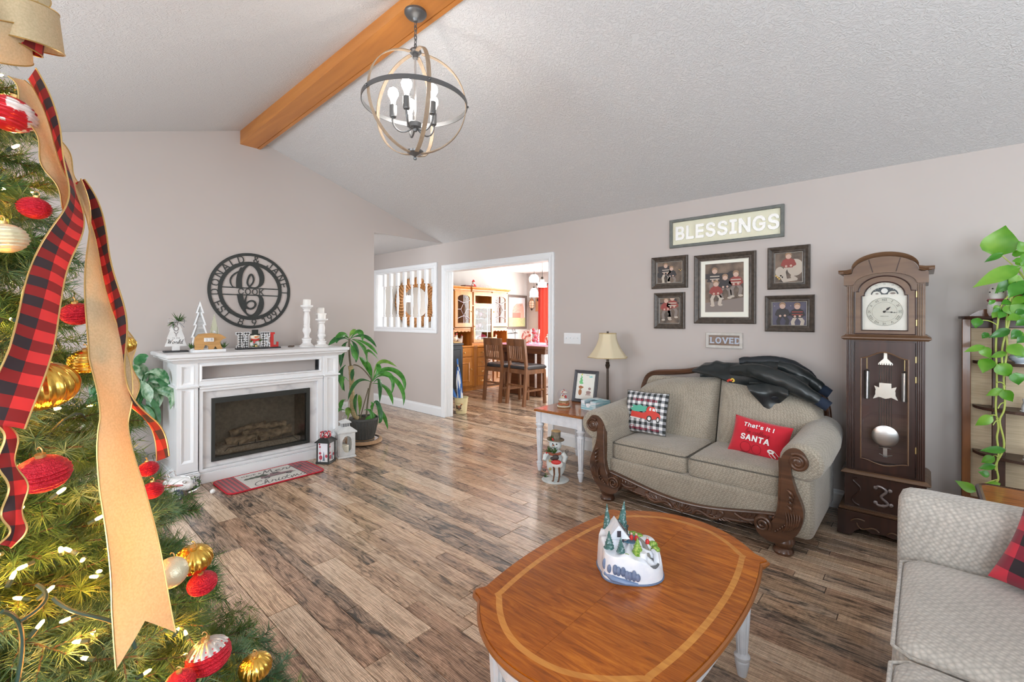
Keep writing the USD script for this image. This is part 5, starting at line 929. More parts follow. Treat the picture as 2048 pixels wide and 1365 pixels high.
# ------------------------------------------------------------------ corner etagere and pothos
SHW = wood('etagere_wood', (.20, .075, .025), (.11, .04, .015), 2, .3, 12, coat=.3); SHD = wood('etagere_shelf', (.075, .035, .022), (.045, .02, .014), 0, .4, 12)
sh = Thing('display_shelf', 'dark wood display shelf with curved shelves and woven beige back', 'shelf', (.58, 3.9, 0))
CANE = mat('woven_back', (.62, .50, .34), .85, c2=(.52, .41, .27), scale=26, stretch=(.4, 1, 5))
sh.part('back_panel', box(-.38, .42, .10, .112, .28, 1.36), CANE, smooth=False)
for x in (-.395, .40): sh.part('stile', box(x-.02, x+.02, .06, .12, .20, 1.385, .003), SHW, smooth=False)
sh.part('stile', box(-.29, -.235, .0, .03, .20, 1.385, .003), SHD, smooth=False); sh.part('stile', box(.235, .29, .0, .03, .20, 1.385, .003), SHD, smooth=False)
sh.part('rail', box(-.395, .40, .08, .12, 1.33, 1.385, .003), SHD, smooth=False); sh.part('rail', box(-.395, .40, .08, .12, .2, .29, .003), SHW, smooth=False)
def dsh(w, d): return Polygon([(-w, .1)] + [(w*math.cos(a), .1 - d*math.sin(a)**.8) for a in np.linspace(PI, 0, 30)] + [(w, .1)])
for z in (.57, .845, 1.115): sh.part('shelf_board', ext(dsh(.37, .24).buffer(-.004), .016, z), SHD, smooth=False)
sh.part('top_board', ext(dsh(.43, .29), .016, 1.385), SHD, smooth=False); sh.part('bottom_board', ext(dsh(.45, .33), .02, .19), SHD, smooth=False)
for x in (-.36, 0, .36): sh.part('foot', cbox((x, .04, .096), (.04, .04, .19), .006), SHD, smooth=False)
xs_ = np.linspace(-.37, .37, 30); crest = Polygon([(-.385, 0)] + [(x, .045*(1-((abs(x)-.30)/.085)**2 if abs(x) > .30 else 1 - .35*(math.cos((abs(x)-.15)/.15*PI)*.5+.5) + .5*(abs(x) < .12)*(math.cos(x/.12*PI)*.5+.5))) for x in xs_] + [(.385, 0)])
sh.part('crest', to(ext(crest, .02, -.01), (0, .09, 1.401), EX, EZ), SHW, smooth=False)
for z, x, c in ((1.131, -.17, (.62, .70, .80)), (.861, -.15, (.75, .78, .82)), (.586, -.14, (.72, .74, .80))):
    t = Thing('shelf_ornament', {1.131: 'pale blue glass dish on the top shelf of the étagère', .861: 'small white ornament on the middle shelf of the étagère', .586: 'small white ornament on the lower shelf of the étagère'}[z].replace('étagère', 'display shelf'), 'ornament', (.58+x, 3.86, z))
    t.part('dish', lathe([(0, 0), (.03, 0), (.034, .006), (.055, .02), (.062, .035), (.05, .05), (.02, .058), (0, .058)] if z > 1 else [(0, 0), (.025, 0), (.03, .02), (.022, .05), (.026, .07), (0, .08)], 24), mat('ornament_%d' % int(z*100), c, .25)); t.part('foot', lathe([(0, 0), (.034, 0), (.034, .004), (0, .004)], 20), WHITE)
sn = Thing('snowman_pot', 'white dotted snowman pot half hidden by the pothos leaves', 'pot', (.308, 3.86, 1.401))
sn.part('body', lathe([(0, 0), (.034, 0), (.042, .02), (.042, .06), (.034, .085), (.03, .095), (.036, .12), (.036, .15), (.03, .175), (0, .178)], 24), WHITE2); sn.part('scarf', tube([(.036*math.cos(a), .036*math.sin(a), .092) for a in np.linspace(0, 2*PI, 24, endpoint=False)], .009, 6, closed=True), mat('scarf_plaid', (.3, .06, .09), .8))
sn.part('dots', [ball(.004, (.038*math.cos(a), .038*math.sin(a), z), sub=1) for a, z in ((-2.2, .16), (-1.2, .165), (-2.6, .14), (-1.7, .135), (-1., .14), (-2.2, .05), (-1.4, .06), (-1.8, .03), (-2.7, .03))], BLACK, kind='stuff')
po = Thing('pothos_plant', 'trailing green pothos plant on top of the display shelf', 'plant', (.43, 3.84, 1.401), w=True)
po.part('pot', lathe([(0, 1.401), (.06, 1.401), (.08, 1.53), (.084, 1.53), (.084, 1.545), (.075, 1.545), (.07, 1.52), (0, 1.52)], 24, (.43, 3.84, 0)), mat('terracotta', (.42, .19, .10), .8)); po.part('soil', lathe([(0, 1.522), (.072, 1.522)], 16, (.43, 3.84, 0)), mat('soil', (.05, .035, .025), .95))
POTH = [leafmat('pothos_leaf', (.10, .33, .02), (.24, .50, .06), 9, rough=.3), leafmat('pothos_leaf_dark', (.035, .20, .015), (.09, .33, .03), 10, rough=.25)]
VINE = mat('vine_stem', (.40, .47, .10), .5)
PL = [(0.294, 1.751, 0.323, 1.89, 0.95), (0.31, 1.745, 0.249, 1.708, 0.45), (0.365, 1.66, 0.211, 1.57, 0.42), (0.354, 1.602, 0.292, 1.534, 0.6), (0.373, 1.62, 0.341, 1.564, 0.8), (0.354, 1.738, 0.397, 1.748, 0.7), (0.395, 1.753, 0.373, 1.802, 0.5), (0.37, 1.703, 0.396, 1.672, 0.8), (0.383, 1.702, 0.35, 1.7, 0.6), (0.383, 1.572, 0.338, 1.506, 0.8), (0.396, 1.59, 0.374, 1.529, 0.7), (0.344, 1.481, 0.311, 1.467, 0.8), (0.396, 1.499, 0.351, 1.466, 0.8), (0.311, 1.433, 0.274, 1.403, 0.9), (0.304, 1.453, 0.281, 1.436, 0.7), (0.318, 1.418, 0.298, 1.389, 0.8), (0.22, 1.386, 0.21, 1.336, 0.9), (0.338, 1.323, 0.266, 1.282, 0.5), (0.374, 1.398, 0.328, 1.379, 0.7), (0.393, 1.432, 0.364, 1.408, 0.8), (0.396, 1.374, 0.364, 1.35, 0.8), (0.374, 1.321, 0.345, 1.286, 0.8), (0.328, 1.457, 0.351, 1.408, 0.8), (0.281, 1.473, 0.265, 1.49, 0.5), (0.257, 1.304, 0.236, 1.276, 0.8), (0.241, 1.227, 0.169, 1.196, 0.45), (0.238, 1.222, 0.264, 1.169, 0.8), (0.328, 1.195, 0.271, 1.167, 0.5), (0.266, 1.154, 0.241, 1.083, 0.85), (0.301, 1.13, 0.342, 1.071, 0.95), (0.34, 1.236, 0.388, 1.185, 0.9), (0.362, 1.086, 0.374, 1.029, 1.0), (0.313, 0.992, 0.257, 0.954, 0.55), (0.319, 0.988, 0.349, 0.937, 0.9), (0.27, 0.841, 0.213, 0.785, 0.6), (0.321, 0.66, 0.234, 0.64, 0.42), (0.282, 0.61, 0.238, 0.573, 0.7), (0.286, 0.558, 0.228, 0.531, 0.55), (0.265, 0.499, 0.225, 0.51, 0.7), (0.302, 0.471, 0.247, 0.45, 0.5), (0.207, 0.402, 0.134, 0.438, 0.6), (0.391, 1.181, 0.361, 1.223, 0.9), (0.385, 1.313, 0.349, 1.276, 0.9), (0.3, 1.419, 0.276, 1.391, 0.9), (0.396, 1.366, 0.361, 1.392, 0.9), (0.396, 1.287, 0.367, 1.255, 0.8)]
rp = np.random.default_rng(11)
for i in range(26):                                                # the crown of the plant beyond the frame's edge
    a = rp.uniform(0, 2*PI); x, z = .47+rp.uniform(-.08, .14), 1.55+rp.uniform(-.08, .22); PL.append((x, z, x+.08*math.cos(a), z+.08*math.sin(a)-.03, .85))
for i, (bx, bz, tx, tz, wr) in enumerate(PL):
    d = np.array([tx-bx, rp.uniform(-.02, .01), tz-bz]); L = np.linalg.norm(d); ux = d/L; nrm = np.array([rp.uniform(-.35, .35), -1, rp.uniform(-.1, .6)]); uy = np.cross(nrm, ux); uy /= np.linalg.norm(uy)
    if L < .055: wr = max(wr, .85)
    y = 3.70 + rp.uniform(-.03, .03) + (.05 if i > 45 else 0); m = heart(L*1.12, max(L*1.15*wr, .035), .35, .16, 9, .25)
    po.part('leaf', to(m, (bx, y, bz), ux, uy), POTH[int(rp.random() > (.35 if bz > 1.5 else .6)) if i not in (0, 2, 12, 29, 32, 34) else 0])
for v in [[(0.319, 1.474), (0.301, 1.383), (0.292, 1.22), (0.296, 1.02), (0.293, 0.857), (0.302, 0.767), (0.297, 0.721), (0.303, 0.632), (0.296, 0.549), (0.303, 0.487), (0.29, 0.461)], [(0.338, 1.437), (0.332, 1.329), (0.335, 1.222), (0.323, 1.059), (0.327, 0.933), (0.321, 0.861), (0.308, 0.818), (0.318, 0.743), (0.322, 0.654), (0.296, 0.576), (0.293, 0.53)], [(0.344, 1.383), (0.323, 1.266), (0.325, 1.059)]]:
    pts = [(.40, 3.80, 1.56), (.36, 3.74, 1.54)] + [(x, 3.735, z) for x, z in v]; po.part('vine', tube(spl(pts, 70), .0048, 7), VINE)
for v in [[(0.298, 1.347), (0.228, 1.376)], [(0.329, 1.006), (0.295, 1.029)], [(0.324, 0.915), (0.299, 0.883)], [(0.302, 0.822), (0.271, 0.84)], [(0.308, 0.814), (0.28, 0.787)], [(.40, 1.60), (.30, 1.75)], [(.40, 1.6), (.365, 1.66)], [(.30, .48), (.207, .40)], [(.28, .60), (.30, .61)]]: po.part('petiole', tube(spl([(v[0][0], 3.735, v[0][1]), ((v[0][0]+v[1][0])/2, 3.72, (v[0][1]+v[1][1])/2+.012), (v[1][0], 3.71, v[1][1])], 8), .003, 6), VINE)
# ------------------------------------------------------------------ sofa at the right, its pillow, side table
sf_ = Thing('sofa', 'pale grey-beige chenille sofa at the right with rolled arm', 'sofa', (.42, 1.3, 0))
sf_.part('base', mv(cush(.92, 2.5, .30, .04, 0, .01, seed=3), 0, -.05, .06), UPH2)
def arm_(y, s):
    pts = [(-.10, .06), (-.12, .30), (-.118, .55), (-.105, .655), (-.05, .702), (.03, .708), (.12, .68), (.17, .60), (.15, .50), (.10, .42), (.10, .06)]
    n = 60; from_ = np.array(pts); P2 = []
    for (a, b) in zip(from_, np.roll(from_, -1, 0)): P2 += [a+(b-a)*t for t in np.linspace(0, 1, 5)[:-1]]
    P2 = np.array(P2); P2 = (P2 + np.roll(P2, 1, 0) + np.roll(P2, -1, 0))/3; xs = [-.50, -.488, -.465, -.42, .2, .45]; sc = [.80, .93, .985, 1, 1, 1]
    c = P2.mean(0); G = np.array([[(x, y + s*((q[0]-c[0])*k + c[0]), (q[1]-c[1])*k + c[1]) for q in P2] for x, k in zip(xs, sc)])
    m = grid(G, closed=True, flip=s > 0); e = []
    for row, fl_ in ((G[0], s < 0), (G[-1], s > 0)):
        o = row.mean(0); nn = len(row); e.append(trimesh.Trimesh(np.vstack([row, o]), [[i, (i+1) % nn, nn][::-1 if fl_ else 1] for i in range(nn)], process=False))
    m = cat_([m]+e); m.merge_vertices(); m.fix_normals(); return m
sf_.part('arm', arm_(1.10, 1), UPH2); sf_.part('arm', arm_(-1.20, -1), UPH2)
sf_.part('back', mv(cush(.30, 2.3, .62, .10, 0, .01), .36, -.05, .25), UPH2)
for y, L in ((.64, .66), (-.04, .66), (-.72, .66)):
    c_ = sf_.part('seat_cushion', mv(cush(.74, L, .17, .055, .016, .008, noise=.010, seed=y), -.115, y, .325), UPH2)
    sf_.part('piping', tube([(-.115+sx*.372, y+sy*(L/2-.002), .474) for sx, sy in ((-.9, -1), (.9, -1), (1, -.9), (1, .9), (.9, 1), (-.9, 1), (-1, .9), (-1, -.9))], .005, 6, closed=True), UPH2, parent=c_)
    sf_.part('back_cushion', mv(cush(.22, L, .44, .09, .02, .02), .25, y, .48), UPH2)
for x in (-.40, .40):
    for y in (-1.2, 1.1): sf_.part('foot', lathe([(0, 0), (.03, 0), (.04, .06), (0, .07)], 16, (x, y, 0)), CARV)
RB = check('red_black_check', [(.55, .025, .05), (.22, .012, .03), (.02, .012, .016)], .045, (0, 2))
p3 = Thing('throw_pillow', 'red and black buffalo check pillow on the sofa at right', 'pillow', (.315, 2.10, .50), tilt=(-22, 10, -24)); p3.part('cover', mv(pillow(.36, .34, .13, corner=.09, seed=8, wr=.01), 0, 0, .17), RB); p3.part('care_tag', box(.10, .12, -.001, .001, -.008, .004), WHITE2, smooth=False)
rt = Thing('side_table', 'brown-topped side table behind the sofa at right', 'table', (.55, 2.98, 0))
tp2 = rbox(-.36, -.22, .36, .22, .05); rt.part('tabletop', [ext(tp2, .016, .56)], TOPW, smooth=False); rt.part('top_edge', tube([(x, y, .568) for x, y in np.array(tp2.exterior.coords)[:-1]], .013, 8, closed=True), wood('table_edge_dark', (.07, .022, .014), (.04, .014, .01), 0, .25, 12, coat=.4))
rt.part('apron', [box(-.31, .31, -.18, -.165, .46, .56), box(-.31, .31, .165, .18, .46, .56), box(-.31, -.295, -.18, .18, .46, .56), box(.295, .31, -.18, .18, .46, .56)], PALEBL, smooth=False)
for sx in (-1, 1):
    for sy in (-1, 1): rt.part('leg', [mv(c, sx*.29, sy*.16, 0) for c in tleg(.49)], PALEBL)
# ------------------------------------------------------------------ coffee table and the winter village on it
cf = Thing('coffee_table', 'oval brown coffee table with inlaid band and white fluted legs', 'coffee table', (-.785, 1.495, 0))
def ctop(k=0.0):
    q = []
    for p0, c, p1 in (((-.318, .435), (0, .76), (.318, .435)), ((.318, .435), (.395, 0), (.318, -.435))):
        pass
    a, b = .322, .432
    top = [(x, b + .178*(1-(abs(x)/a)**2.2)) for x in np.linspace(-a+.03, a-.03, 31)]
    side = [(a + .044*(1-(abs(y)/b)**2.2), y) for y in np.linspace(b-.03, -b+.03, 31)]
    cor = lambda sx, sy: [(sx*(a-.012), sy*(b+.026)), (sx*(a+.006), sy*(b+.022)), (sx*(a+.022), sy*(b+.006)), (sx*(a+.016), sy*(b-.012))]
    pts = top + cor(1, 1) + side + cor(1, -1)[::-1] + [(x, -z) for x, z in top[::-1]] + cor(-1, -1) + [(-x, z) for x, z in side[::-1]] + cor(-1, 1)[::-1]
    return Polygon(pts).buffer(.004).buffer(-.004).buffer(k)
TT = ctop()
cf.part('top_edge', [ext(TT, .010, .441), ext(TT.buffer(-.006), .010, .434)] + [tube([(x, y, .4475) for x, y in np.array(TT.buffer(-.002).exterior.coords)[:-1]], .009, 8, closed=True), tube([(x, y, .434) for x, y in np.array(TT.buffer(-.010).exterior.coords)[:-1]], .007, 8, closed=True)], EDGE)
def ctop_mat(i, ang):
    n = {'g': ('texture_coordinate', {}), 'mp': ('mapping', {'rotation': (0, 0, ang), 'scale': (1.6, 14, 1)}), 'n': ('noise_texture', {'scale': 3.4, 'detail': 6, 'roughness': .6, 'distortion': 1.6}), 'n2': ('noise_texture', {'scale': 2.6, 'detail': 3, 'distortion': .6}), 'r': ('rgb_ramp', {'ramp': [(.28, (.20, .048, .004)), (.5, (.37, .098, .008)), (.72, (.54, .172, .014))]}), 'r2': ('rgb_ramp', {'ramp': [(.35, (.8, .8, .8)), (.65, (1.1, 1.1, 1.1))]}), 'x': ('mix', {'mix_type': 'multiply', 'fac': 1.0}),
         'p': ('principled_bsdf', {'roughness': .24, 'coat_weight': .03, 'coat_roughness': .12, 'specular_ior_level': .38})}
    return usdkit.material(stage, f'/World/Looks/veneer_{i}', n, [('g.object', 'mp.vector'), ('mp.vector', 'n.vector'), ('g.object', 'n2.vector'), ('n.fac', 'r.fac'), ('n2.fac', 'r2.fac'), ('r.color', 'x.color1'), ('r2.color', 'x.color2'), ('x.color', 'p.base_color')], surface='p.BSDF')
ins = ctop(-.075); band = ctop(-.055).difference(ins)
rim = ctop(-.004).difference(ctop(-.055)); cf.part('border', ext(rim, .0105, .450), ctop_mat('border', .3), smooth=False)
for k_ in range(4):
    w_ = Polygon([(0, 0)] + [(3*math.cos(a), 3*math.sin(a)) for a in np.linspace(k_*PI/2, (k_+1)*PI/2, 4)]).buffer(-.0003); a = (1, -1, 1, -1)[k_]*(.9)
    cf.part('veneer_panel', ext(ins.intersection(w_), .0105, .450), ctop_mat(k_, a), smooth=False)
cf.part('inlay_band', ext(band, .0107, .450), wood('inlay_oak', (.62, .27, .05), (.47, .175, .028), 0, .25, 40, coat=.05), smooth=False)
cf.part('apron', [ext(ctop(-.045).difference(ctop(-.063)), .09, .345)], PALEBL, smooth=False)
for sx in (-1, 1):
    for sy in (-1, 1): cf.part('leg', [mv(c, sx*.262, sy*.408, 0) for c in tleg(.44)] + [cbox((sx*.262, sy*.408, .39), (.07, .07, .09), .004)], PALEBL)
VZ = .4607
vl = Thing('village_ornament', 'snowy winter village ornament with trees on the coffee table', 'village ornament', (-.80, 1.525, VZ), rot=.738)
SN2 = mat('snow_glaze', (.78, .80, .84), .4, c2=(.68, .72, .80), scale=24)
foot = spl([tuple(q) for q in np.array(Polygon([(-.105, -.03), (-.092, -.08), (-.04, -.10), (.03, -.105), (.085, -.08), (.108, -.02), (.104, .05), (.06, .09), (-.06, .09), (-.105, .05)]).buffer(.02).buffer(-.016).simplify(.004).exterior.coords)], 73)[:-1]
def vz(x, y): return .085 + .03*np.clip((.05-x)/.1, 0, 1)*np.clip((y+.1)/.1, .3, 1) - .04*np.clip((x-.0)/.09, 0, 1)*np.clip((.04-y)/.1, 0, 1.1)
fc_ = []; 
for t, zk in ((1.0, 0), (1.0, .25), (.985, .6), (.955, .92), (.92, 1.0), (.75, 1.0), (.5, 1.0), (.25, 1.0), (.02, 1.0)): fc_.append([(x*t, y*t, (vz(x*t, y*t)+(.006*math.sin(x*90+y*70) if t < .95 else 0))*zk) for x, y in foot])
vl.part('hill', grid(np.array(fc_), closed=True), SN2, smooth=60)
vl.part('base_rim', tube([(x, y, .003) for x, y in foot], .004, 6, closed=True), mat('rim_blue', (.12, .17, .28), .5))
STN = mat('painted_stone', (.10, .14, .24), .5, c2=(.17, .22, .34), scale=60)
for i, (x, y, z, h) in enumerate(((-.100, -.060, .052, .026), (-.088, -.078, .045, .020), (-.072, -.090, .048, .024), (-.062, -.094, .045, .022), (-.048, -.099, .046, .022), (-.036, -.101, .036, .02), (-.026, -.104, .034, .02), (-.014, -.106, .036, .026), (-.002, -.107, .03, .018))): vl.part('stone', mv(ball(.009, s=(1, .55, h/.012), sub=2), x*1.05, y*1.06, z), STN)
vl.part('painted_stream', tube([(-.10, -.06, .022), (-.08, -.088, .016), (-.04, -.104, .01), (.0, -.109, .006)], [.012, .013, .01, .004], 8), mat('stream_blue', (.16, .24, .40), .4))
hs = [box(-.075, -.015, -.01, .055, .09, .124)]
vl.part('house', hs, mat('house_brown', (.30, .24, .22), .6), smooth=False)
rf = hull([(-.085, -.02, .118), (-.005, -.02, .118), (-.085, .062, .118), (-.005, .062, .118), (-.045, -.02, .168), (-.045, .062, .168), (-.045, .02, .172)]); vl.part('roof', rf, SN2, smooth=False)
vl.part('roof_patch', hull([(-.010, .0, .129), (-.010, .04, .129), (-.036, .01, .164), (-.036, .035, .164), (-.01, .02, .133), (-.018, -.004, .144)]), mat('roof_rust', (.33, .2, .19), .6), smooth=False)
vl.part('window', [box(-.06, -.048, -.012, -.009, .1, .115), box(-.036, -.024, -.012, -.009, .1, .115)], mat('window_dark', (.05, .045, .06), .3), smooth=False)
vl.part('gable_window', box(-.052, -.038, -.022, -.019, .126, .148), MATS['window_dark'], smooth=False)
NB = mat('bottle_brush', (.045, .13, .12), .7, c2=(.35, .45, .48), scale=120, lo=.5, hi=.72); NG = mat('glitter_green', (.13, .28, .03), .5, c2=(.5, .6, .15), scale=160, lo=.45, hi=.7)
def fir(h, r, m=None, n=14): 
    p = [(0, 0)]
    for i in range(7): t = i/7; p += [(r*(1-t)*1.0, h*t+.002), (r*(1-t)*.78, h*(t+.09))]
    p += [(0, h)]; g = lathe(p, n); v = g.vertices; v = v*(1 + (meshkit.noise(v*260)[:, None]-.5)*.3*np.array([1, 1, .05])); return trimesh.Trimesh(v, g.faces, process=False)
for x, y, z, h, r, m, tilt in ((-.02, .05, .118, .112, .024, NB, .10), (-.07, .062, .105, .11, .02, NB, -.02), (-.088, -.052, .102, .062, .019, NB, 0), (-.05, -.068, .095, .055, .016, NB, 0)): vl.part('fir_tree', mv(fir(h, r), x, y, z, ry=tilt), m, smooth=False)
vl.part('green_tree', mv(fir(.058, .022), .012, -.055, .082), NG, smooth=False)
for x, y, z, r in ((.03, .075, .088, .017), (.05, .07, .084, .016), (.092, .028, .075, .015), (.095, .005, .068, .014), (.075, .0, .062, .008), (-.035, -.085, .088, .012), (.062, -.078, .03, .017)): vl.part('bush', ball(r, (x, y, z), (1.2, .9, .9), 2), NG, smooth=False)
vl.part('pond', lathe([(0, 0), (.034, 0), (.034, .003), (0, .004)], 24, (.0, .01, .104)), mat('pond_blue', (.06, .16, .24), .15)); vl.part('path', tube(spl([(.03, .05, .09), (.055, .02, .079), (.06, -.02, .062), (.05, -.04, .055)], 16), .010, 8), mat('path_grey', (.26, .25, .23), .7))
vl.part('pool', lathe([(0, 0), (.03, 0), (.036, .012), (.03, .016), (.028, .004), (0, .004)], 24, (.05, -.062, .044)), mat('pool_dark', (.12, .13, .14), .3)); vl.part('well', lathe([(0, 0), (.014, 0), (.014, .045), (.011, .05), (0, .05)], 16, (.028, -.07, .046)), SN2)
vl.part('arch', [tube([(.072, -.075, .03), (.08, -.06, .055), (.085, -.035, .068), (.08, -.01, .072)], [.012, .012, .011, .008], 8)], SN2)
for x, y, z, c in ((.005, .0, .108, RED), (.022, -.004, .107, RED), (.068, .014, .086, RED)):
    f_ = vl.part('skater', lathe([(0, 0), (.007, 0), (.008, .008), (.004, .016), (0, .018)], 10, (x, y, z)), c); vl.part('skater_head', ball(.0045, (x, y, z+.021), sub=1), SKIN, parent=f_)
vl.part('lamp_post', [tube([(-.008, .008, .108), (-.008, .008, .15)], .002, 6), ball(.005, (-.008, .008, .153), sub=1)], BLACK)
# ------------------------------------------------------------------ chandelier
CHX, CHY = -2.203, 1.578
GUN = mat('gunmetal', (.16, .165, .17), .38, .7); HOOP = wood('hoop_wood', (.38, .29, .20), (.28, .21, .15), 2, .55, 20); BULB = mat('bulb_glow', (1, 1, 1), .3, emit=(1.0, .93, .85), em=26.0)
ch = Thing('chandelier', 'orb chandelier of wooden hoops with five lit bulbs hanging from the beam', 'chandelier', (CHX, CHY, 2.63))
ch.part('canopy', lathe([(0, .475), (.012, .477), (.02, .49), (.05, .502), (.064, .52), (.064, .533), (0, .533)], 28), GUN)
for i in range(6):
    z = .462 - .026*i; t = np.linspace(0, 2*PI, 20, endpoint=False); a = i % 2
    ch.part('chain_link', tube(np.stack([.008*np.cos(t)*(1-a), .008*np.cos(t)*a, z+.018*np.sin(t)], 1), .0025, 6, closed=True), GUN)
ch.part('top_hub', [lathe([(0, .29), (.03, .292), (.036, .3), (.03, .312), (.012, .318), (.008, .33), (0, .332)], 20), lathe([(0, .262), (.016, .262), (.016, .29), (0, .29)], 14)], GUN); ch.part('bottom_cap', lathe([(0, -.33), (.008, -.328), (.01, -.318), (.005, -.312), (.012, -.305), (.045, -.288), (.048, -.278), (0, -.276)], 24), GUN)
ch.part('stem', tube([(0, 0, -.135), (0, 0, .27)], .006, 10), CHROME); ch.part('centre_cup', lathe([(0, -.165), (.01, -.163), (.016, -.15), (.034, -.14), (.036, -.115), (.03, -.11), (0, -.11)], 22), GUN)
ph = np.linspace(-1.45, 1.45, 40)
def hoop(az, r0, w, t):
    R_ = np.array([math.cos(az), math.sin(az), 0]); T_ = np.array([-math.sin(az), math.cos(az), 0]); rows = []
    for dr, dt in ((0, -w), (0, w), (t, w), (t, -w), (0, -w)): rows.append([(r0+dr)*math.cos(p)*R_ + T_*dt + np.array([0, 0, (r0+dr)*1.0*math.sin(p)]) for p in ph])
    return grid(np.array(rows))
for i in range(5):
    th = math.radians(-8 + 72*i); d = R*math.cos(th) - F*math.sin(th); ch.part('hoop', hoop(math.atan2(d[1], d[0]), .290, .0115, .005), HOOP, smooth=30)
rw = []
a = np.linspace(0, 2*PI, 80)
for r_, z in ((.298, -.013), (.302, -.013), (.302, .013), (.298, .013), (.298, -.013)): rw.append(np.stack([r_*np.cos(a), r_*np.sin(a), z+0*a], 1))
ch.part('equator_ring', grid(np.array(rw)), GUN, smooth=30)
for i in range(5):
    th = math.radians(-8 + 72*i); d = R*math.cos(th) - F*math.sin(th); ch.part('rivet', ball(.007, tuple(.304*d), sub=1), GUN)
for i in range(5):
    th = math.radians(28 + 72*i); d = R*math.cos(th) - F*math.sin(th); e = lambda r, z: d*r + np.array([0, 0, z])
    arm = ch.part('arm', tube(spl([e(.02, -.145), e(.05, -.165), (e(.09, -.165)), e(.122, -.13), e(.125, -.085)], 20), .0055, 8), GUN)
    ch.part('socket', lathe([(0, -.09), (.017, -.088), (.02, -.082), (.02, -.02), (0, -.02)], 18, tuple(d*.125)), GUN, parent=arm)
    ch.part('bulb', lathe([(.012, -.02), (.014, 0), (.02, .02), (.03, .04), (.031, .055), (.024, .073), (.01, .083), (0, .085)], 18, tuple(d*.125)), BULB, parent=arm)
    L = UsdLux.SphereLight.Define(stage, f'{ch.path}/bulb_light_{i}'); L.CreateRadiusAttr(.03); L.CreateIntensityAttr(22.0); L.CreateColorAttr(Gf.Vec3f(1.0, .93, .86)); L.AddTranslateOp().Set(Gf.Vec3d(*map(float, d*.125 + np.array([0, 0, .045]))))
# ------------------------------------------------------------------ Christmas tree
TX, TY = -1.7, -.30
xt = Thing('christmas_tree', 'green artificial Christmas tree at the left', 'Christmas tree', (TX, TY, 0))
def nmat(n, a, b, c):
    nd = {'g': ('geometry', {}), 'n': ('noise_texture', {'scale': 22.0, 'detail': 2}), 'r': ('rgb_ramp', {'ramp': [(.35, a), (.5, b), (.66, c)]}), 'p': ('principled_bsdf', {'roughness': .5, 'specular_ior_level': .35}), 't': ('translucent_bsdf', {}), 'm': ('mix_closure', {'fac': .22})}
    return usdkit.material(stage, '/World/Looks/' + n, nd, [('g.position', 'n.vector'), ('n.fac', 'r.fac'), ('r.color', 'p.base_color'), ('r.color', 't.color'), ('p.BSDF', 'm.closure1'), ('t.BSDF', 'm.closure2')], surface='m.closure')
NEED = [nmat('needles_a', (.05, .14, .04), (.10, .23, .06), (.18, .31, .09)), nmat('needles_b', (.06, .15, .07), (.12, .25, .12), (.22, .36, .22)), nmat('needles_c', (.07, .15, .03), (.13, .23, .05), (.22, .30, .08))]
tr = np.random.default_rng(21)
def needles(segs, dens, L, w, rng):
    V, Fc, n0 = [], [], 0
    for p0, p1 in segs:
        n = max(4, int(np.linalg.norm(p1-p0)*dens)); t = rng.uniform(0, 1, n)[:, None]; ax = (p1-p0)/np.linalg.norm(p1-p0)
        s = rng.normal(size=(n, 3)); s -= (s@ax)[:, None]*ax; s /= np.linalg.norm(s, axis=1, keepdims=True)
        d = s*rng.uniform(.55, .95, (n, 1)) + ax*rng.uniform(.35, .8, (n, 1)); d /= np.linalg.norm(d, axis=1, keepdims=True)
        o = p0 + (p1-p0)*t; u = np.cross(d, s); u /= np.linalg.norm(u, axis=1, keepdims=True)+1e-9; v2 = np.cross(u, d)
        ln = L*rng.uniform(.7, 1.1, (n, 1)); tip = o + d*ln + np.array([0, 0, -.004])
        v = np.stack([o+u*w, o-u*w*.5+v2*w*.87, o-u*w*.5-v2*w*.87, tip], 1).reshape(-1, 3); b = n0 + 4*np.arange(n)[:, None]
        V.append(v); Fc.append((b[:, None]+np.array([[0, 1, 3], [1, 2, 3], [2, 0, 3]])[None]).reshape(-1, 3)); n0 += 4*n
    return trimesh.Trimesh(np.vstack(V), np.vstack(Fc), process=False)
def trad(z): return float(np.interp(z, [.2, .36, .45, .68, .79, 1.01, 1.29, 1.9, 2.1, 2.4], [.89, .84, .78, .69, .64, .56, .465, .33, .24, .05]))
def branch(az, z, r, rng, dens=520, scale=1.0):
    d = np.array([math.cos(az), math.sin(az), 0]); s = np.array([-d[1], d[0], 0]); up = rng.uniform(-.1, .35)
    a = d*max(r-.30*scale, .02) + np.array([0, 0, z+.02]); b = d*r + np.array([0, 0, z+(.26*up-.04)*scale]); ax = b-a; L = np.linalg.norm(ax); ax /= L; segs = [(a, b)]; stems = [tube([a*.999, b], [.004, .002], 5)]
    for k in range(4):
        for sg in (-1, 1):
            p = a + ax*L*(.28+.19*k+rng.uniform(-.04, .04)); q = p + (ax*.72 + s*sg*.72 + np.array([0, 0, rng.uniform(-.28, .4)]))*(.115-.014*k)*scale*rng.uniform(.8, 1.15); segs.append((p, q)); stems.append(tube([p, q], [.0022, .0012], 4))
    return needles(segs, dens, .046*(.75+.25*scale), .00105, rng), cat_(stems)
STEM = mat('twig_brown', (.10, .075, .04), .8)
xt.part('trunk', tube([(0, 0, .02), (0, 0, 2.4)], [.03, .012], 10), STEM); xt.part('stand', [tube([(0, 0, .12), (.28*math.cos(a), .28*math.sin(a), .012)], .012, 8) for a in (0, PI/2, PI, 3*PI/2)], BLACK)
cand = []
zl = .20
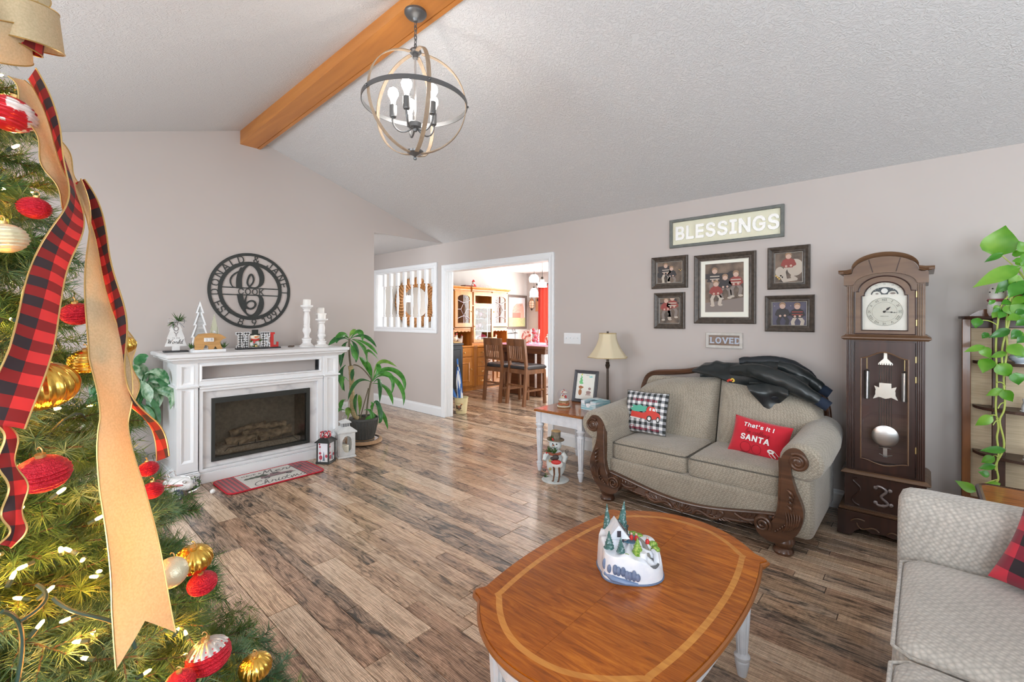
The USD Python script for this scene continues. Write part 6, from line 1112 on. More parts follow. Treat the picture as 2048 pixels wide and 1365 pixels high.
while zl < 2.32:
    r = trad(zl); n = max(5, int(2*PI*r/.105)); off = tr.uniform(0, 6)
    for i in range(n):
        az = off + 2*PI*i/n + tr.uniform(-.1, .1); cand.append((az, zl+tr.uniform(-.03, .03), r*tr.uniform(.9, 1.05)))
    zl += .075
faz = lambda az: math.cos(az - math.atan2(.55, 1.0))                 # towards the room
cand.sort(key=lambda c: -faz(c[0])); fill = []
for i, (az, z, r) in enumerate(cand):
    near = faz(az) > .1
    if i < 290 and near:
        nd, stm = branch(az, z, r, tr, 880 if faz(az) > .3 else 520, min(1, .45+r)); p = xt.part('branch', nd, NEED[int(tr.integers(0, 3))], smooth=False); xt.part('twig', stm, STEM, smooth=False, parent=p)
    else: fill.append(branch(az, z, r, tr, 190, min(1, .45+r))[0])
for k in range(150):
    z = tr.uniform(.2, 2.2); az = tr.uniform(-.9, 2.0); fill.append(branch(az, z, trad(z)*tr.uniform(.62, .8), tr, 260)[0])
xt.part('inner_branches', fill, NEED[2], smooth=False, kind='stuff')
BURL = usdkit.material(stage, '/World/Looks/burlap', {'g': ('texture_coordinate', {}), 'n': ('noise_texture', {'scale': 240.0, 'detail': 2}), 'r': ('rgb_ramp', {'ramp': [(.35, (.57, .46, .28)), (.65, (.65, .53, .34))]}), 'p': ('principled_bsdf', {'roughness': .8}), 't': ('translucent_bsdf', {}), 'm': ('mix_closure', {'fac': .32})}, [('g.object', 'n.vector'), ('n.fac', 'r.fac'), ('r.color', 'p.base_color'), ('r.color', 't.color'), ('p.BSDF', 'm.closure1'), ('t.BSDF', 'm.closure2')], surface='m.closure')
def uvcheck(name, cols, k):
    n = {'u': ('attribute', {'attribute': 'st'}), 's': ('separate_xyz', {}), 'p': ('principled_bsdf', {'roughness': .7}), 't': ('translucent_bsdf', {}), 'm': ('mix_closure', {'fac': .25})}; l = [('u.vector', 's.vector')]
    for i, c in enumerate('xy'):
        n[f'm{i}'] = ('math', {'math_type': 'multiply', 'value2': k[i]}); n[f'f{i}'] = ('math', {'math_type': 'fraction'}); n[f't{i}'] = ('math', {'math_type': 'greater_than', 'value2': .5}); l += [(f's.{c}', f'm{i}.value1'), (f'm{i}.value', f'f{i}.value1'), (f'f{i}.value', f't{i}.value1')]
    n['sum'] = ('math', {'math_type': 'add'}); n['h'] = ('math', {'math_type': 'multiply', 'value2': .5}); n['r'] = ('rgb_ramp', {'ramp': [(0, cols[0]), (.25, cols[1]), (.75, cols[2])], 'interpolate': False})
    l += [('t0.value', 'sum.value1'), ('t1.value', 'sum.value2'), ('sum.value', 'h.value1'), ('h.value', 'r.fac'), ('r.color', 'p.base_color'), ('r.color', 't.color'), ('p.BSDF', 'm.closure1'), ('t.BSDF', 'm.closure2')]
    return usdkit.material(stage, '/World/Looks/' + name, n, l, surface='m.closure')
PLAID = uvcheck('ribbon_plaid', [(.60, .03, .03), (.22, .012, .012), (.03, .02, .025)], (1.0, 1.0)); WIRE = mat('gold_wire', (.62, .42, .16), .35, .8)
def strip(path, w, tw, n=60, side=None, wav=0.0, end=None):
    p = spl(path, n); t = np.gradient(p, axis=0); t /= np.linalg.norm(t, axis=1, keepdims=True); out = np.stack([p[:, 0]-TX, p[:, 1]-TY, 0*p[:, 0]], 1); out[:, 2] = .25; out /= np.linalg.norm(out, axis=1, keepdims=True)
    s = np.cross(t, out); s /= np.linalg.norm(s, axis=1, keepdims=True); o2 = np.cross(s, t); q = np.linspace(0, 1, n); ang = np.interp(q, np.linspace(0, 1, len(tw)), tw)
    wd = s*np.cos(ang)[:, None] + o2*np.sin(ang)[:, None]; ww = np.interp(q, np.linspace(0, 1, len(w)), w)[:, None]
    cols = np.linspace(-1, 1, 9); P = p[:, None] + wd[:, None]*(ww*.5)[:, None]*cols[None, :, None]
    P = P + np.cross(wd, t)[:, None]*(wav*np.sin(q*17)[:, None]*(cols**2)[None])[..., None]
    if end: P[-6:] = P[-6:] + t[-6:, None]*(end*np.linspace(0, 1, 6)[:, None]*(np.abs(cols)-.5)[None])[..., None]
    d = np.r_[0, np.cumsum(np.linalg.norm(np.diff(p, axis=0), axis=1))]; uv = np.stack([np.repeat(d[:, None]/w[0], 9, 1), np.repeat((cols[None]*.5+.5), n, 0)], -1).reshape(-1, 2)
    return P, uv
def ribbon(t, path, w, tw, m, part='ribbon', wav=.006, end=None, n=60):
    P, uv = strip(path, w, tw, n, wav=wav, end=end)
    p = t.part(part, trimesh.Trimesh(grid(P).vertices, grid(P).faces, process=False), m, smooth=True, uv=uv)
    t.part('wired_edge', [tube(P[:, 0], .0016, 5), tube(P[:, -1], .0016, 5)], WIRE, parent=p)
rb = Thing('ribbon_garland', 'cream burlap ribbon trailing down the Christmas tree', 'ribbon', (TX, TY, 0), w=True)
ribbon(rb, [(-1.43, .005, 1.883), (-1.43, .036, 1.818), (-1.415, .062, 1.734), (-1.40, .082, 1.669), (-1.39, .105, 1.606)], [.10, .085], [.2, -.1], BURL)
ribbon(rb, [(-1.41, .098, 1.675), (-1.38, .112, 1.594), (-1.34, .121, 1.501), (-1.285, .128, 1.391), (-1.238, .133, 1.288), (-1.203, .138, 1.209), (-1.178, .139, 1.152), (-1.139, .144, 1.061), (-1.095, .150, .957), (-1.064, .158, .873), (-1.04, .166, .80)], [.045, .062, .072, .08, .088, .096, .105], [.9, .5, .15, -.2, .3, .05, 0, -.1], BURL, end=.05)
ribbon(rb, [(-1.42, .151, 1.464), (-1.39, .169, 1.37), (-1.35, .174, 1.301), (-1.32, .18, 1.235), (-1.30, .183, 1.192)], [.05, .06, .04], [.3, 0, .4], BURL)
rp_ = Thing('ribbon_garland', 'red and black plaid ribbon trailing down the Christmas tree', 'ribbon', (TX, TY, 0), w=True)
ribbon(rp_, [(-1.43, .028, 1.902), (-1.405, .054, 1.806), (-1.384, .076, 1.719), (-1.366, .089, 1.664), (-1.322, .085, 1.591), (-1.258, .06, 1.508), (-1.20, .041, 1.417), (-1.157, .024, 1.335), (-1.116, .006, 1.261), (-1.085, -.01, 1.202)], [.042, .05, .05, .055, .06, .056], [1.0, .9, .5, .1, .0, .1, -.1], PLAID, n=90)
ribbon(rp_, [(-1.42, .098, 1.681), (-1.405, .121, 1.61), (-1.365, .14, 1.505), (-1.325, .151, 1.414), (-1.28, .155, 1.327), (-1.245, .158, 1.254), (-1.228, .172, 1.191), (-1.232, .201, 1.143), (-1.228, .22, 1.097), (-1.22, .225, 1.07)], [.045, .045, .04], [1.1, 1.25, 1.15, 1.1, .9, 1.2], PLAID, n=80)
ribbon(rp_, [(-1.09, -.01, 1.201), (-1.07, .0, 1.139), (-1.047, .004, 1.08), (-1.033, .003, 1.046), (-1.024, -.003, 1.028)], [.045, .036, .028, .022], [.9, .6, .3, .5], PLAID)
bo = Thing('tree_bow', 'large burlap and plaid bow at the top of the Christmas tree', 'bow', (-1.56, -.08, 2.02), w=True)
def loop(c, dirv, L, wdir, w, m, seed):
    t = np.linspace(0, 1, 26); dirv = np.array(dirv, float)/np.linalg.norm(dirv); wd = np.array(wdir, float); wd -= dirv*np.dot(wd, dirv); wd /= np.linalg.norm(wd); n_ = np.cross(dirv, wd)
    pth = np.array(c) + dirv*(L*np.sin(t*PI)**.8)[:, None] + n_*(L*.34*np.sin(t*2*PI))[:, None]
    cols = np.linspace(-1, 1, 7); P = pth[:, None] + wd*(w/2*cols)[None, :, None]*(.35+.65*np.sin(t*PI)**.5)[:, None, None]
    uv = np.stack([np.repeat(t[:, None]*2*L/w*1.1, 7, 1), np.repeat(cols[None]*.5+.5, 26, 0)], -1).reshape(-1, 2); g = grid(P)
    p = bo.part('loop', g, m, smooth=True, uv=uv); bo.part('wired_edge', [tube(P[:, 0], .0016, 5), tube(P[:, -1], .0016, 5)], WIRE, parent=p)
bc_ = (-1.56, -.085, 2.025)
for dv, L, wd, w, m in (((.35, .55, .55), .17, (.5, -.3, .6), .09, BURL), ((.45, .65, .0), .18, (.2, -.1, 1), .085, BURL), ((.3, .75, .3), .16, (.5, -.2, .5), .06, PLAID), ((.6, .5, -.35), .15, (.3, -.2, .8), .085, BURL), ((.75, .1, .45), .15, (.2, .6, .5), .09, BURL), ((.8, -.2, .1), .15, (0, .5, .8), .09, BURL), ((.5, .7, -.15), .15, (.2, .1, 1), .055, PLAID), ((.5, -.5, .5), .16, (.5, .3, .5), .09, BURL), ((.6, .25, .8), .17, (.5, -.5, .1), .085, BURL), ((.7, .35, .3), .13, (.3, -.3, .6), .05, PLAID)): loop(bc_, dv, L, wd, w, m, 0)
# lights
GLOW = mat('fairy_glow', (1, .8, .5), .4, emit=(1.0, .36, .06), em=330.0); WIREG = mat('light_wire', (.015, .05, .035), .5)
lt = Thing('string_lights', 'warm white fairy lights wound through the Christmas tree', 'fairy lights', (TX, TY, 0), w=True)
LP = [(-1.16, .117, .926), (-1.152, .101, .934), (-1.196, .1, 1.032), (-1.102, .031, .924), (-1.111, .076, .88), (-1.108, .109, .822), (-1.083, .062, .834), (-1.152, .04, 1.03), (-1.189, .013, 1.157), (-1.052, .004, .831), (-1.099, .125, .776), (-1.259, .245, .873), (-1.2, .252, .753), (-1.121, .223, .653), (-1.091, .134, .743), (-1.224, .325, .639), (-1.209, .301, .665), (-1.168, .159, .869), (-1.162, .156, .862), (-1.163, .135, .903), (-1.212, .16, .959), (-1.268, .1, 1.187), (-1.444, .033, 1.654), (-1.55, .033, 1.93), (-1.291, -.012, 1.431), (-1.50, .056, 1.759), (-1.177, .047, 1.079), (-1.158, .004, 1.095), (-1.112, .015, .969), (-1.119, .051, .936), (-1.361, .226, 1.084), (-1.202, .234, .793), (-1.217, .288, .707), (-1.226, .351, .583), (-1.318, .089, 1.307), (-1.285, .017, 1.37), (-1.308, .044, 1.37), (-1.298, .248, .935)]
for k in range(170):
    z = .25 + 2.0*(k+.5)/170; az = k*2.39996; r = trad(z)*tr.uniform(.72, .95); LP.append((TX+r*math.cos(az), TY+r*math.sin(az), z))
for i, (x, y, z) in enumerate(LP):
    if i < 38: q_ = math.hypot(x-TX, y-TY); x, y = TX+(x-TX)*(q_-.065)/q_, TY+(y-TY)*(q_-.065)/q_
    d = tr.normal(size=3); d[2] = abs(d[2])*.6; d /= np.linalg.norm(d); o = np.array([x, y, z])
    lt.part('bulb', tube([o, o+d*.004, o+d*.012, o+d*.015], [.0024, .0034, .003, .0008], 7), GLOW); lt.part('bulb_socket', tube([o-d*.012, o], .0042, 6), WIREG)
o = np.array(LP[38:]); o = o[np.argsort(o[:, 2])]; az = np.linspace(0, 2*PI*9, 500); zz = np.linspace(.3, 2.05, 500); lt.part('wire', tube(np.stack([TX+.70*.36*(2.85-zz)*np.cos(az), TY+.70*.36*(2.85-zz)*np.sin(az), zz+.03*np.sin(az*7)], 1), .0028, 5), WIREG)
for v in ([(-1.16, .05, .87), (-1.14, .09, .83), (-1.13, .13, .80), (-1.12, .16, .74)], [(-1.10, -.01, .90), (-1.11, .01, .86), (-1.10, .01, .80), (-1.09, .0, .74)], [(-1.11, .01, .87), (-1.13, .04, .885), (-1.154, .03, .905)]): lt.part('wire', tube(spl(v, 20), .0035, 6), WIREG)
# ornaments
def ribbed(r, n, k, amp, sub=48):
    th = np.linspace(.02, PI-.02, 26); a = np.linspace(0, 2*PI, sub*2, endpoint=False); m = 1 + amp*np.cos(a*n)[None]*np.sin(th)[:, None]
    P = np.stack([r*m*np.sin(th)[:, None]*np.cos(a), r*m*np.sin(th)[:, None]*np.sin(a), r*k*np.cos(th)[:, None]+0*a], -1); return grid(P, closed=True)
def waved(r, k):
    th = np.linspace(.02, PI-.02, 60); a = np.linspace(0, 2*PI, 64, endpoint=False); m = 1 + .05*np.sin(th*26)[:, None]*np.sin(th)[:, None] + .012*np.sin(a*9)[None]
    return grid(np.stack([r*m*np.sin(th)[:, None]*np.cos(a), r*m*np.sin(th)[:, None]*np.sin(a), r*k*np.cos(th)[:, None]+0*a], -1), closed=True)
GOLD = mat('ornament_gold', (.80, .50, .10), .22, 1.0); REDG = mat('ornament_red_glitter', (.62, .02, .04), .3, .55, bump=1.0, bscale=420, bdist=.004); PEARL = mat('ornament_champagne', (.78, .72, .52), .3, .5, bump=.4, bscale=300, bdist=.003)
REDW = mat('ornament_red_white', (.55, .02, .03), .25, .3, c2=(.8, .7, .66), scale=34, lo=.52, hi=.56)
for lab, (x, y, z), r, kind, m in (('red rippled glitter ornament on the left of the tree, below the big gold one', (-1.13, .036, 1.104), .037, 'w', REDG), ('large gold ribbed ornament, upper left of the tree beside the ribbon', (-1.21, .035, 1.248), .054, 'r', GOLD), ('red and white ornament high at the left edge of the tree', (-1.40, -.005, 1.795), .042, 'w', REDW),
    ('red ornament deep in the branches below the highest ribbon', (-1.335, .03, 1.596), .026, 'w', REDG), ('champagne rippled ornament at the left edge, under the plaid ribbon crossing', (-1.27, -.009, 1.522), .032, 'w', PEARL), ('small red ornament behind the middle of the burlap ribbon', (-1.29, .09, 1.382), .027, 'w', REDG), ('small gold ornament just right of the large gold ribbed one', (-1.255, .101, 1.286), .028, 'w', GOLD),
    ('gold ornament low on the right side of the tree, above the red one', (-1.20, .272, .839), .036, 'r', GOLD), ('silvery champagne ornament low on the tree, right of the burlap ribbon', (-1.15, .222, .849), .030, 's', PEARL), ('red glitter ornament low on the right, under the gold one', (-1.185, .285, .786), .028, 'w', REDG),
    ('red ornament with silver ribbed top near the bottom of the tree', (-1.11, .279, .666), .040, 'c', REDG), ('gold and champagne ornament lowest on the right of the tree', (-1.18, .392, .543), .035, 'r', GOLD), ('red ornament at the right edge of the tree, level with the fireplace', (-1.25, .20, 1.046), .019, 'w', REDG), ('red ornament just below another at the right edge, by the toy car', (-1.24, .205, 1.0), .021, 'w', REDG), ('red ornament cut off by the bottom edge of the picture', (-1.065, .22, .669), .025, 'w', REDG), ('small gold ornament behind the upper burlap tail', (-1.35, .17, 1.313), .024, 'r', GOLD)):
    t = Thing('tree_ornament', lab, 'ornament', (x, y, z), tilt=(tr.uniform(-14, 14), tr.uniform(-14, 14), tr.uniform(0, 90)))
    t.part('globe', ribbed(r, 18, .82, .045) if kind == 'r' else waved(r, .84) if kind != 's' else ball(r, sub=3), m, smooth=60)
    if kind == 'c': t.part('silver_top', [grid(np.array([[((r+.0015)*math.sin(th)*(1+.04*math.cos(a*16))*math.cos(a), (r+.0015)*math.sin(th)*(1+.04*math.cos(a*16))*math.sin(a), r*.86*math.cos(th)) for a in np.linspace(0, 2*PI, 96, endpoint=False)] for th in np.linspace(.05, 1.1, 10)]), closed=True)], mat('ornament_silver', (.7, .7, .68), .25, .9))
    t.part('cap', cyl(r*.2, r*.82, r*.98, n=12), WIRE); t.part('hook', tube(spl([(0, 0, r*.95), (.004, 0, r*1.15), (0, 0, r*1.3), (-.004, 0, r*1.2)], 12), .0012, 5), WIRE)
# ------------------------------------------------------------------ the two potted plants by the fireplace
def arcleaf(pts, w, rng, k=16):
    p = spl(pts, k); t = np.gradient(p, axis=0); t /= np.linalg.norm(t, axis=1, keepdims=True); q = np.linspace(0, 1, k)
    n_ = np.array([1.0, -.4, .55]) + rng.normal(size=3)*.35; s = np.cross(t, n_); s /= np.linalg.norm(s, axis=1, keepdims=True)+1e-9; nn = np.cross(s, t)
    ww = w/2*np.interp(q, [0, .12, .35, .65, .88, 1], [.12, .2, .75, 1, .6, .02]); cols = np.array([-1, -.5, 0, .5, 1])
    return grid(p[:, None] + s[:, None]*(ww[:, None]*cols)[..., None] + nn[:, None]*(-.30*ww[:, None]*np.abs(cols))[..., None])
gl = np.random.default_rng(9)
CORN = [leafmat('corn_leaf', (.045, .22, .03), (.10, .34, .06), 14, rough=.25), leafmat('corn_leaf_dark', (.02, .11, .03), (.05, .19, .05), 14, rough=.25), leafmat('corn_leaf_pale', (.13, .30, .04), (.24, .42, .08), 14, rough=.3)]
cp = Thing('corn_plant', 'tall dracaena corn plant with long drooping leaves right of the fireplace', 'plant', (-4.60, 2.625, .05), w=True)
cp.part('cane', tube(spl([(-4.62, 2.56, .28), (-4.62, 2.51, .36), (-4.62, 2.491, .583), (-4.62, 2.473, .863)], 24), .026+.002*np.sin(np.arange(24)*2.6), 12), mat('cane_bark', (.50, .40, .22), .8, c2=(.32, .24, .12), scale=60, stretch=(.6, .6, 3)))
for v, r in (([(-4.62, 2.478, .85), (-4.62, 2.46, 1.0), (-4.60, 2.45, 1.16)], .011), ([(-4.6, 2.652, .28), (-4.6, 2.70, .63), (-4.6, 2.725, .70)], .010), ([(-4.6, 2.72, .685), (-4.6, 2.576, .846), (-4.6, 2.50, .873)], .007), ([(-4.6, 2.578, .28), (-4.6, 2.677, .6)], .006)): cp.part('stem', tube(spl(v, 14), r, 8), mat('plant_stem', (.13, .11, .07), .8))
CL = [[(-4.559, 2.421, 1.167), (-4.529, 2.303, 1.203), (-4.499, 2.254, 1.121)], [(-4.558, 2.421, 1.167), (-4.528, 2.348, 1.213), (-4.498, 2.243, 1.174)], [(-4.617, 2.458, 1.17), (-4.587, 2.483, 1.242), (-4.557, 2.503, 1.254)], [(-4.663, 2.495, 1.156), (-4.633, 2.581, 1.24), (-4.603, 2.608, 1.126)], [(-4.709, 2.489, 1.121), (-4.679, 2.426, 1.074), (-4.649, 2.376, .846)], [(-4.643, 2.49, 1.14), (-4.613, 2.528, 1.073), (-4.583, 2.518, .896)], [(-4.638, 2.487, 1.163), (-4.608, 2.629, 1.182), (-4.578, 2.765, 1.053)], [(-4.711, 2.539, 1.148), (-4.681, 2.659, 1.064), (-4.651, 2.673, .961)], [(-4.71, 2.55, 1.147), (-4.68, 2.722, 1.085), (-4.65, 2.822, .965)], [(-4.52, 2.418, 1.114), (-4.49, 2.443, 1.027), (-4.46, 2.462, .93)], [(-4.59, 2.438, 1.144), (-4.56, 2.33, 1.18), (-4.53, 2.182, 1.101)], [(-4.673, 2.764, .674), (-4.643, 2.676, .858), (-4.613, 2.571, .958)], [(-4.633, 2.747, .679), (-4.603, 2.69, .848), (-4.573, 2.623, .901)], [(-4.525, 2.683, .696), (-4.495, 2.741, .818), (-4.465, 2.697, .88)], [(-4.54, 2.679, .672), (-4.51, 2.503, .703), (-4.48, 2.37, .515)], [(-4.551, 2.692, .681), (-4.521, 2.783, .767), (-4.491, 2.882, .738), (-4.461, 2.877, .509)], [(-4.642, 2.752, .667), (-4.612, 2.919, .724), (-4.582, 3.079, .592), (-4.552, 3.102, .351)], [(-4.621, 2.74, .67), (-4.591, 2.879, .8), (-4.561, 3.065, .727), (-4.531, 3.095, .511)], [(-4.585, 2.738, .662), (-4.555, 2.777, .695), (-4.525, 2.773, .434)], [(-4.708, 2.791, .633), (-4.678, 2.947, .572), (-4.648, 3.026, .361)], [(-4.609, 2.745, .693), (-4.579, 2.818, .887), (-4.549, 3.015, .816)], [(-4.666, 2.76, .687), (-4.636, 2.696, 1.019), (-4.606, 2.808, .91)], [(-4.544, 2.415, .709), (-4.514, 2.33, .763), (-4.484, 2.315, .628)], [(-4.707, 2.465, .869), (-4.677, 2.391, .788), (-4.647, 2.423, .588)], [(-4.584, 2.501, .83), (-4.554, 2.467, .813), (-4.524, 2.439, .708)], [(-4.546, 2.512, .322), (-4.516, 2.477, .486), (-4.486, 2.478, .577)], [(-4.675, 2.608, .3), (-4.645, 2.603, .453), (-4.615, 2.567, .541)], [(-4.541, 2.668, .344), (-4.511, 2.675, .426), (-4.481, 2.639, .458)], [(-4.546, 2.696, .351), (-4.516, 2.729, .453), (-4.486, 2.762, .304), (-4.456, 2.719, .224)], [(-4.716, 2.85, .352), (-4.686, 2.899, .289), (-4.656, 2.963, .08)], [(-4.579, 2.615, .369), (-4.549, 2.673, .354), (-4.519, 2.675, .143)], [(-4.72, 2.645, .276), (-4.69, 2.641, .258), (-4.66, 2.65, .112)], [(-4.619, 2.74, .322), (-4.589, 2.761, .254), (-4.559, 2.718, .128)], [(-4.633, 2.511, .299), (-4.603, 2.447, .402), (-4.573, 2.42, .3)], [(-4.679, 2.44, .381), (-4.649, 2.332, .39), (-4.619, 2.306, .3)], [(-4.655, 2.439, .496), (-4.625, 2.377, .485), (-4.595, 2.35, .406)], [(-4.559, 2.679, .306), (-4.529, 2.636, .283), (-4.499, 2.595, .216)]]
for i, l in enumerate(CL):
    l = [(x, min(y, 3.2), max(z, .05)) for x, y, z in l]; cp.part('leaf', arcleaf(l, gl.uniform(.042, .066), gl), CORN[2] if i in (20, 26, 33, 2) else CORN[int(gl.random() > .62)])
a = np.linspace(0, 2*PI, 120, endpoint=False); pot = []
for z, r in ((.052, .09), (.056, .105), (.12, .125), (.2, .142), (.26, .15), (.265, .155), (.285, .155), (.287, .145), (.26, .14)): pot.append(np.stack([(r*(1+.018*np.sign(np.cos(a*36))*(z < .262))*np.cos(a))-4.60, r*(1+.018*np.sign(np.cos(a*36))*(z < .262))*np.sin(a)+2.625, 0*a+z], 1))
cp.part('pot', [grid(np.array(pot), closed=True), lathe([(0, .052), (.1, .052)][::-1], 40, (-4.60, 2.625, 0))], mat('ribbed_pot', (.06, .062, .058), .55), smooth=25); cp.part('soil', lathe([(0, .262), (.14, .262)], 24, (-4.60, 2.625, 0)), MATS['soil'])
pc = Thing('plant_caddy', 'round wooden plant caddy under the corn plant pot', 'plant stand', (-4.60, 2.625, 0)); pc.part('board', lathe([(0, .018), (.19, .018), (.195, .022), (.195, .046), (.188, .05), (0, .05)], 40), wood('caddy_wood', (.52, .33, .19), (.40, .24, .13), 0, .6, 20)); pc.part('saucer', lathe([(.12, .0501), (.16, .0502), (.165, .058), (.16, .058), (.15, .052)], 40), GLASS)
for k in range(3): pc.part('caster', ball(.012, (.14*math.cos(k*2.1), .14*math.sin(k*2.1), .011), sub=2), BLACK)
VAR = leafmat('variegated_leaf', (.05, .20, .07), (.38, .52, .36), 30, stretch=(1, 1, .7), tl=.25, rough=.3); VAR2 = leafmat('variegated_leaf_green', (.03, .16, .05), (.10, .28, .12), 16, tl=.25, rough=.25)
vp = Thing('leafy_plant', 'potted plant with variegated leaves between tree and fireplace', 'plant', (-4.70, .60, 0), w=True)
VL = [[(-4.757, .691, .958), (-4.717, .696, 1.036), (-4.677, .748, 1.066)], [(-4.79, .68, .929), (-4.75, .701, .971), (-4.71, .727, .849)], [(-4.68, .722, .92), (-4.64, .797, .945), (-4.6, .896, .835)], [(-4.73, .758, .865), (-4.69, .84, .86), (-4.65, .924, .743)], [(-4.66, .746, .838), (-4.62, .816, .787), (-4.58, .87, .771), (-4.54, .885, .63)], [(-4.773, .726, .85), (-4.733, .786, .82), (-4.693, .824, .639)], [(-4.756, .745, .766), (-4.716, .772, .671), (-4.676, .816, .475)], [(-4.66, .693, .877), (-4.62, .713, .812), (-4.58, .745, .698)], [(-4.719, .638, .999), (-4.679, .653, .987), (-4.639, .653, .897)], [(-4.719, .702, .68), (-4.679, .739, .611), (-4.639, .755, .492)], [(-4.773, .742, .904), (-4.733, .774, .898), (-4.693, .818, .834)], [(-4.817, .689, .738), (-4.777, .689, .674), (-4.737, .705, .574)]]
for i in range(14):
    a_ = gl.uniform(2, 5.4); z = gl.uniform(.5, .95); VL.append([(-4.70+.05*math.cos(a_), .60+.05*math.sin(a_), z), (-4.70+.15*math.cos(a_), .60+.15*math.sin(a_), z+.06), (-4.70+.24*math.cos(a_), .60+.24*math.sin(a_), z-.10)])
for i, l in enumerate(VL):
    l = [(x, min(y, .865), z) for x, y, z in l]; vp.part('leaf', arcleaf(l, gl.uniform(.075, .1), gl), VAR if i % 3 else VAR2); vp.part('petiole', tube(spl([(-4.70, .60, .27), ((l[0][0]-4.70)/2, (l[0][1]+.60)/2, (l[0][2]+.27)/2+.06), l[0]], 10), .005, 6), CORN[1])
vp.part('pot', lathe([(0, 0), (.10, 0), (.14, .24), (.15, .24), (.15, .27), (.135, .27), (.13, .25), (0, .25)], 30, (-4.70, .60, 0)), mat('grey_pot', (.25, .25, .25), .6))
# ------------------------------------------------------------------ lanterns, mat, toy car
wl_ = Thing('lantern', 'white wooden lantern with oval windows holding a cream candle', 'lantern', (-4.30, 2.245, 0), rot=PI/2-.22)
LW = mat('lantern_white', (.70, .71, .70), .65, c2=(.60, .62, .62), scale=18)
wl_.part('base', [box(-.088, .088, -.088, .088, 0, .02, .004), box(-.078, .078, -.078, .078, .02, .032, .003)], LW, smooth=False)
ov = affinity.scale(Point(0, 0).buffer(1, 20), .052, .085); ov = affinity.translate(unary_union([ov, sbox(-.046, -.05, .046, .05)]), 0, .135)
for k in range(4):
    g = to(ext(sbox(-.072, .03, .072, .245).difference(ov), .01), (0, -.072, 0), EX, EZ); p = wl_.part('window_panel', mv(g, rz=k*PI/2), LW, smooth=False); wl_.part('window_bead', mv(tube([(x, -.084, z) for x, z in np.array(ov.exterior.coords)[:-1]], .004, 6, closed=True), rz=k*PI/2), LW, parent=p)
wl_.part('roof', [box(-.095, .095, -.095, .095, .245, .262, .004), hull([(-.085, -.085, .262), (.085, -.085, .262), (-.085, .085, .262), (.085, .085, .262), (-.042, -.042, .30), (.042, -.042, .30), (-.042, .042, .30), (.042, .042, .30)])], LW, smooth=False)
wl_.part('vent', [box(-.036, .036, -.036, .036, .30, .335)] , mat('vent_dark', (.12, .13, .14), .7), smooth=False); wl_.part('vent_grid', [box(x-.003, x+.003, -.038, -.035, .30, .335) for x in (-.03, -.01, .01, .03)] + [box(-.038, -.035, x-.003, x+.003, .30, .335) for x in (-.03, -.01, .01, .03)] + [box(.035, .038, x-.003, x+.003, .30, .335) for x in (-.03, -.01, .01, .03)], LW, smooth=False)
wl_.part('cap', [box(-.05, .05, -.05, .05, .335, .348, .003), hull([(-.045, -.045, .348), (.045, -.045, .348), (-.045, .045, .348), (.045, .045, .348), (0, 0, .375)])], LW, smooth=False); wl_.part('ring', tube([(.02*math.cos(t), 0, .39+.02*math.sin(t)) for t in np.linspace(0, 2*PI, 24, endpoint=False)], .004, 6, closed=True), mat('ring_metal', (.3, .3, .3), .5, .6))
one('candle', lathe([(0, 0), (.036, 0), (.036, .07), (.03, .078), (.02, .072), (0, .07)], 24, (-4.30, 2.245, .033)), mat('candle_cream', (.85, .80, .66), .5), 'cream pillar candle inside the white lantern', 'candle')
bl = Thing('lantern', 'small black lantern with snowman panes and red bow', 'lantern', (-4.245, 2.025, 0), rot=PI/2-.95)
bl.part('base', box(-.068, .068, -.068, .068, 0, .02, .003), BLACK, smooth=False)
for sx in (-1, 1):
    for sy in (-1, 1): bl.part('corner_post', cbox((sx*.056, sy*.056, .11), (.012, .012, .19)), BLACK, smooth=False)
FRO = mat('frosted_pane', (.80, .81, .86), .4)
for k in range(4):
    p = bl.part('pane', mv(box(-.05, .05, -.056, -.054, .02, .20), rz=k*PI/2), FRO, smooth=False); q = lambda g, m, nm: bl.part(nm, mv(to(ext(g, .001), (0, -.0561, 0), EX, EZ), rz=k*PI/2), m, smooth=False, parent=p)
    q(unary_union([ell(-.028, .10, .012), ell(-.03, .16, .009), ell(-.034, .185, .008), ell(-.022, .06, .016, .022), ell(.034, .075, .012, .016), LineString([(-.03, .2), (-.028, .1)]).buffer(.001)]), mat('pane_red', (.45, .06, .09), .6), 'printed_baubles'); q(unary_union([ell(.036, .10, .012), ell(.036, .045, .016), Polygon([(-.045, .022), (-.045, .04), (.045, .03), (.045, .022)])]), WHITE2, 'printed_snow'); q(unary_union([Polygon([(-.004, .03), (.02, .03), (.009, .12)]), sbox(-.03, .02, -.022, .035)]), mat('pane_blue', (.12, .18, .24), .6), 'printed_fir')
bl.part('roof', hull([(-.075, -.075, .20), (.075, -.075, .20), (-.075, .075, .20), (.075, .075, .20), (-.075, -.075, .206), (.075, -.075, .206), (-.075, .075, .206), (.075, .075, .206), (-.022, -.022, .255), (.022, -.022, .255), (-.022, .022, .255), (.022, .022, .255)]), BLACK, smooth=False)
bl.part('bow', [mv(bow(.10, .05, .03), 0, -.01, .27, rz=k*1.1) for k in range(3)] + [ball(.02, (0, 0, .27))], mat('bow_red_dotted', (.50, .04, .06), .8, c2=(.8, .7, .7), scale=70, lo=.56, hi=.6)); bl.part('finial', [ball(.016, (-.012, .01, .285)), tube([(0, 0, .25), (0, 0, .29)], .006, 6)], mat('mauve_grey', (.2, .15, .2), .5))
mt = Thing('doormat', 'Christmas mat with plaid ends reading HAVE A Merry Christmas', 'mat', (-4.195, 1.512, .002), rot=PI/2+.02, tilt=None)
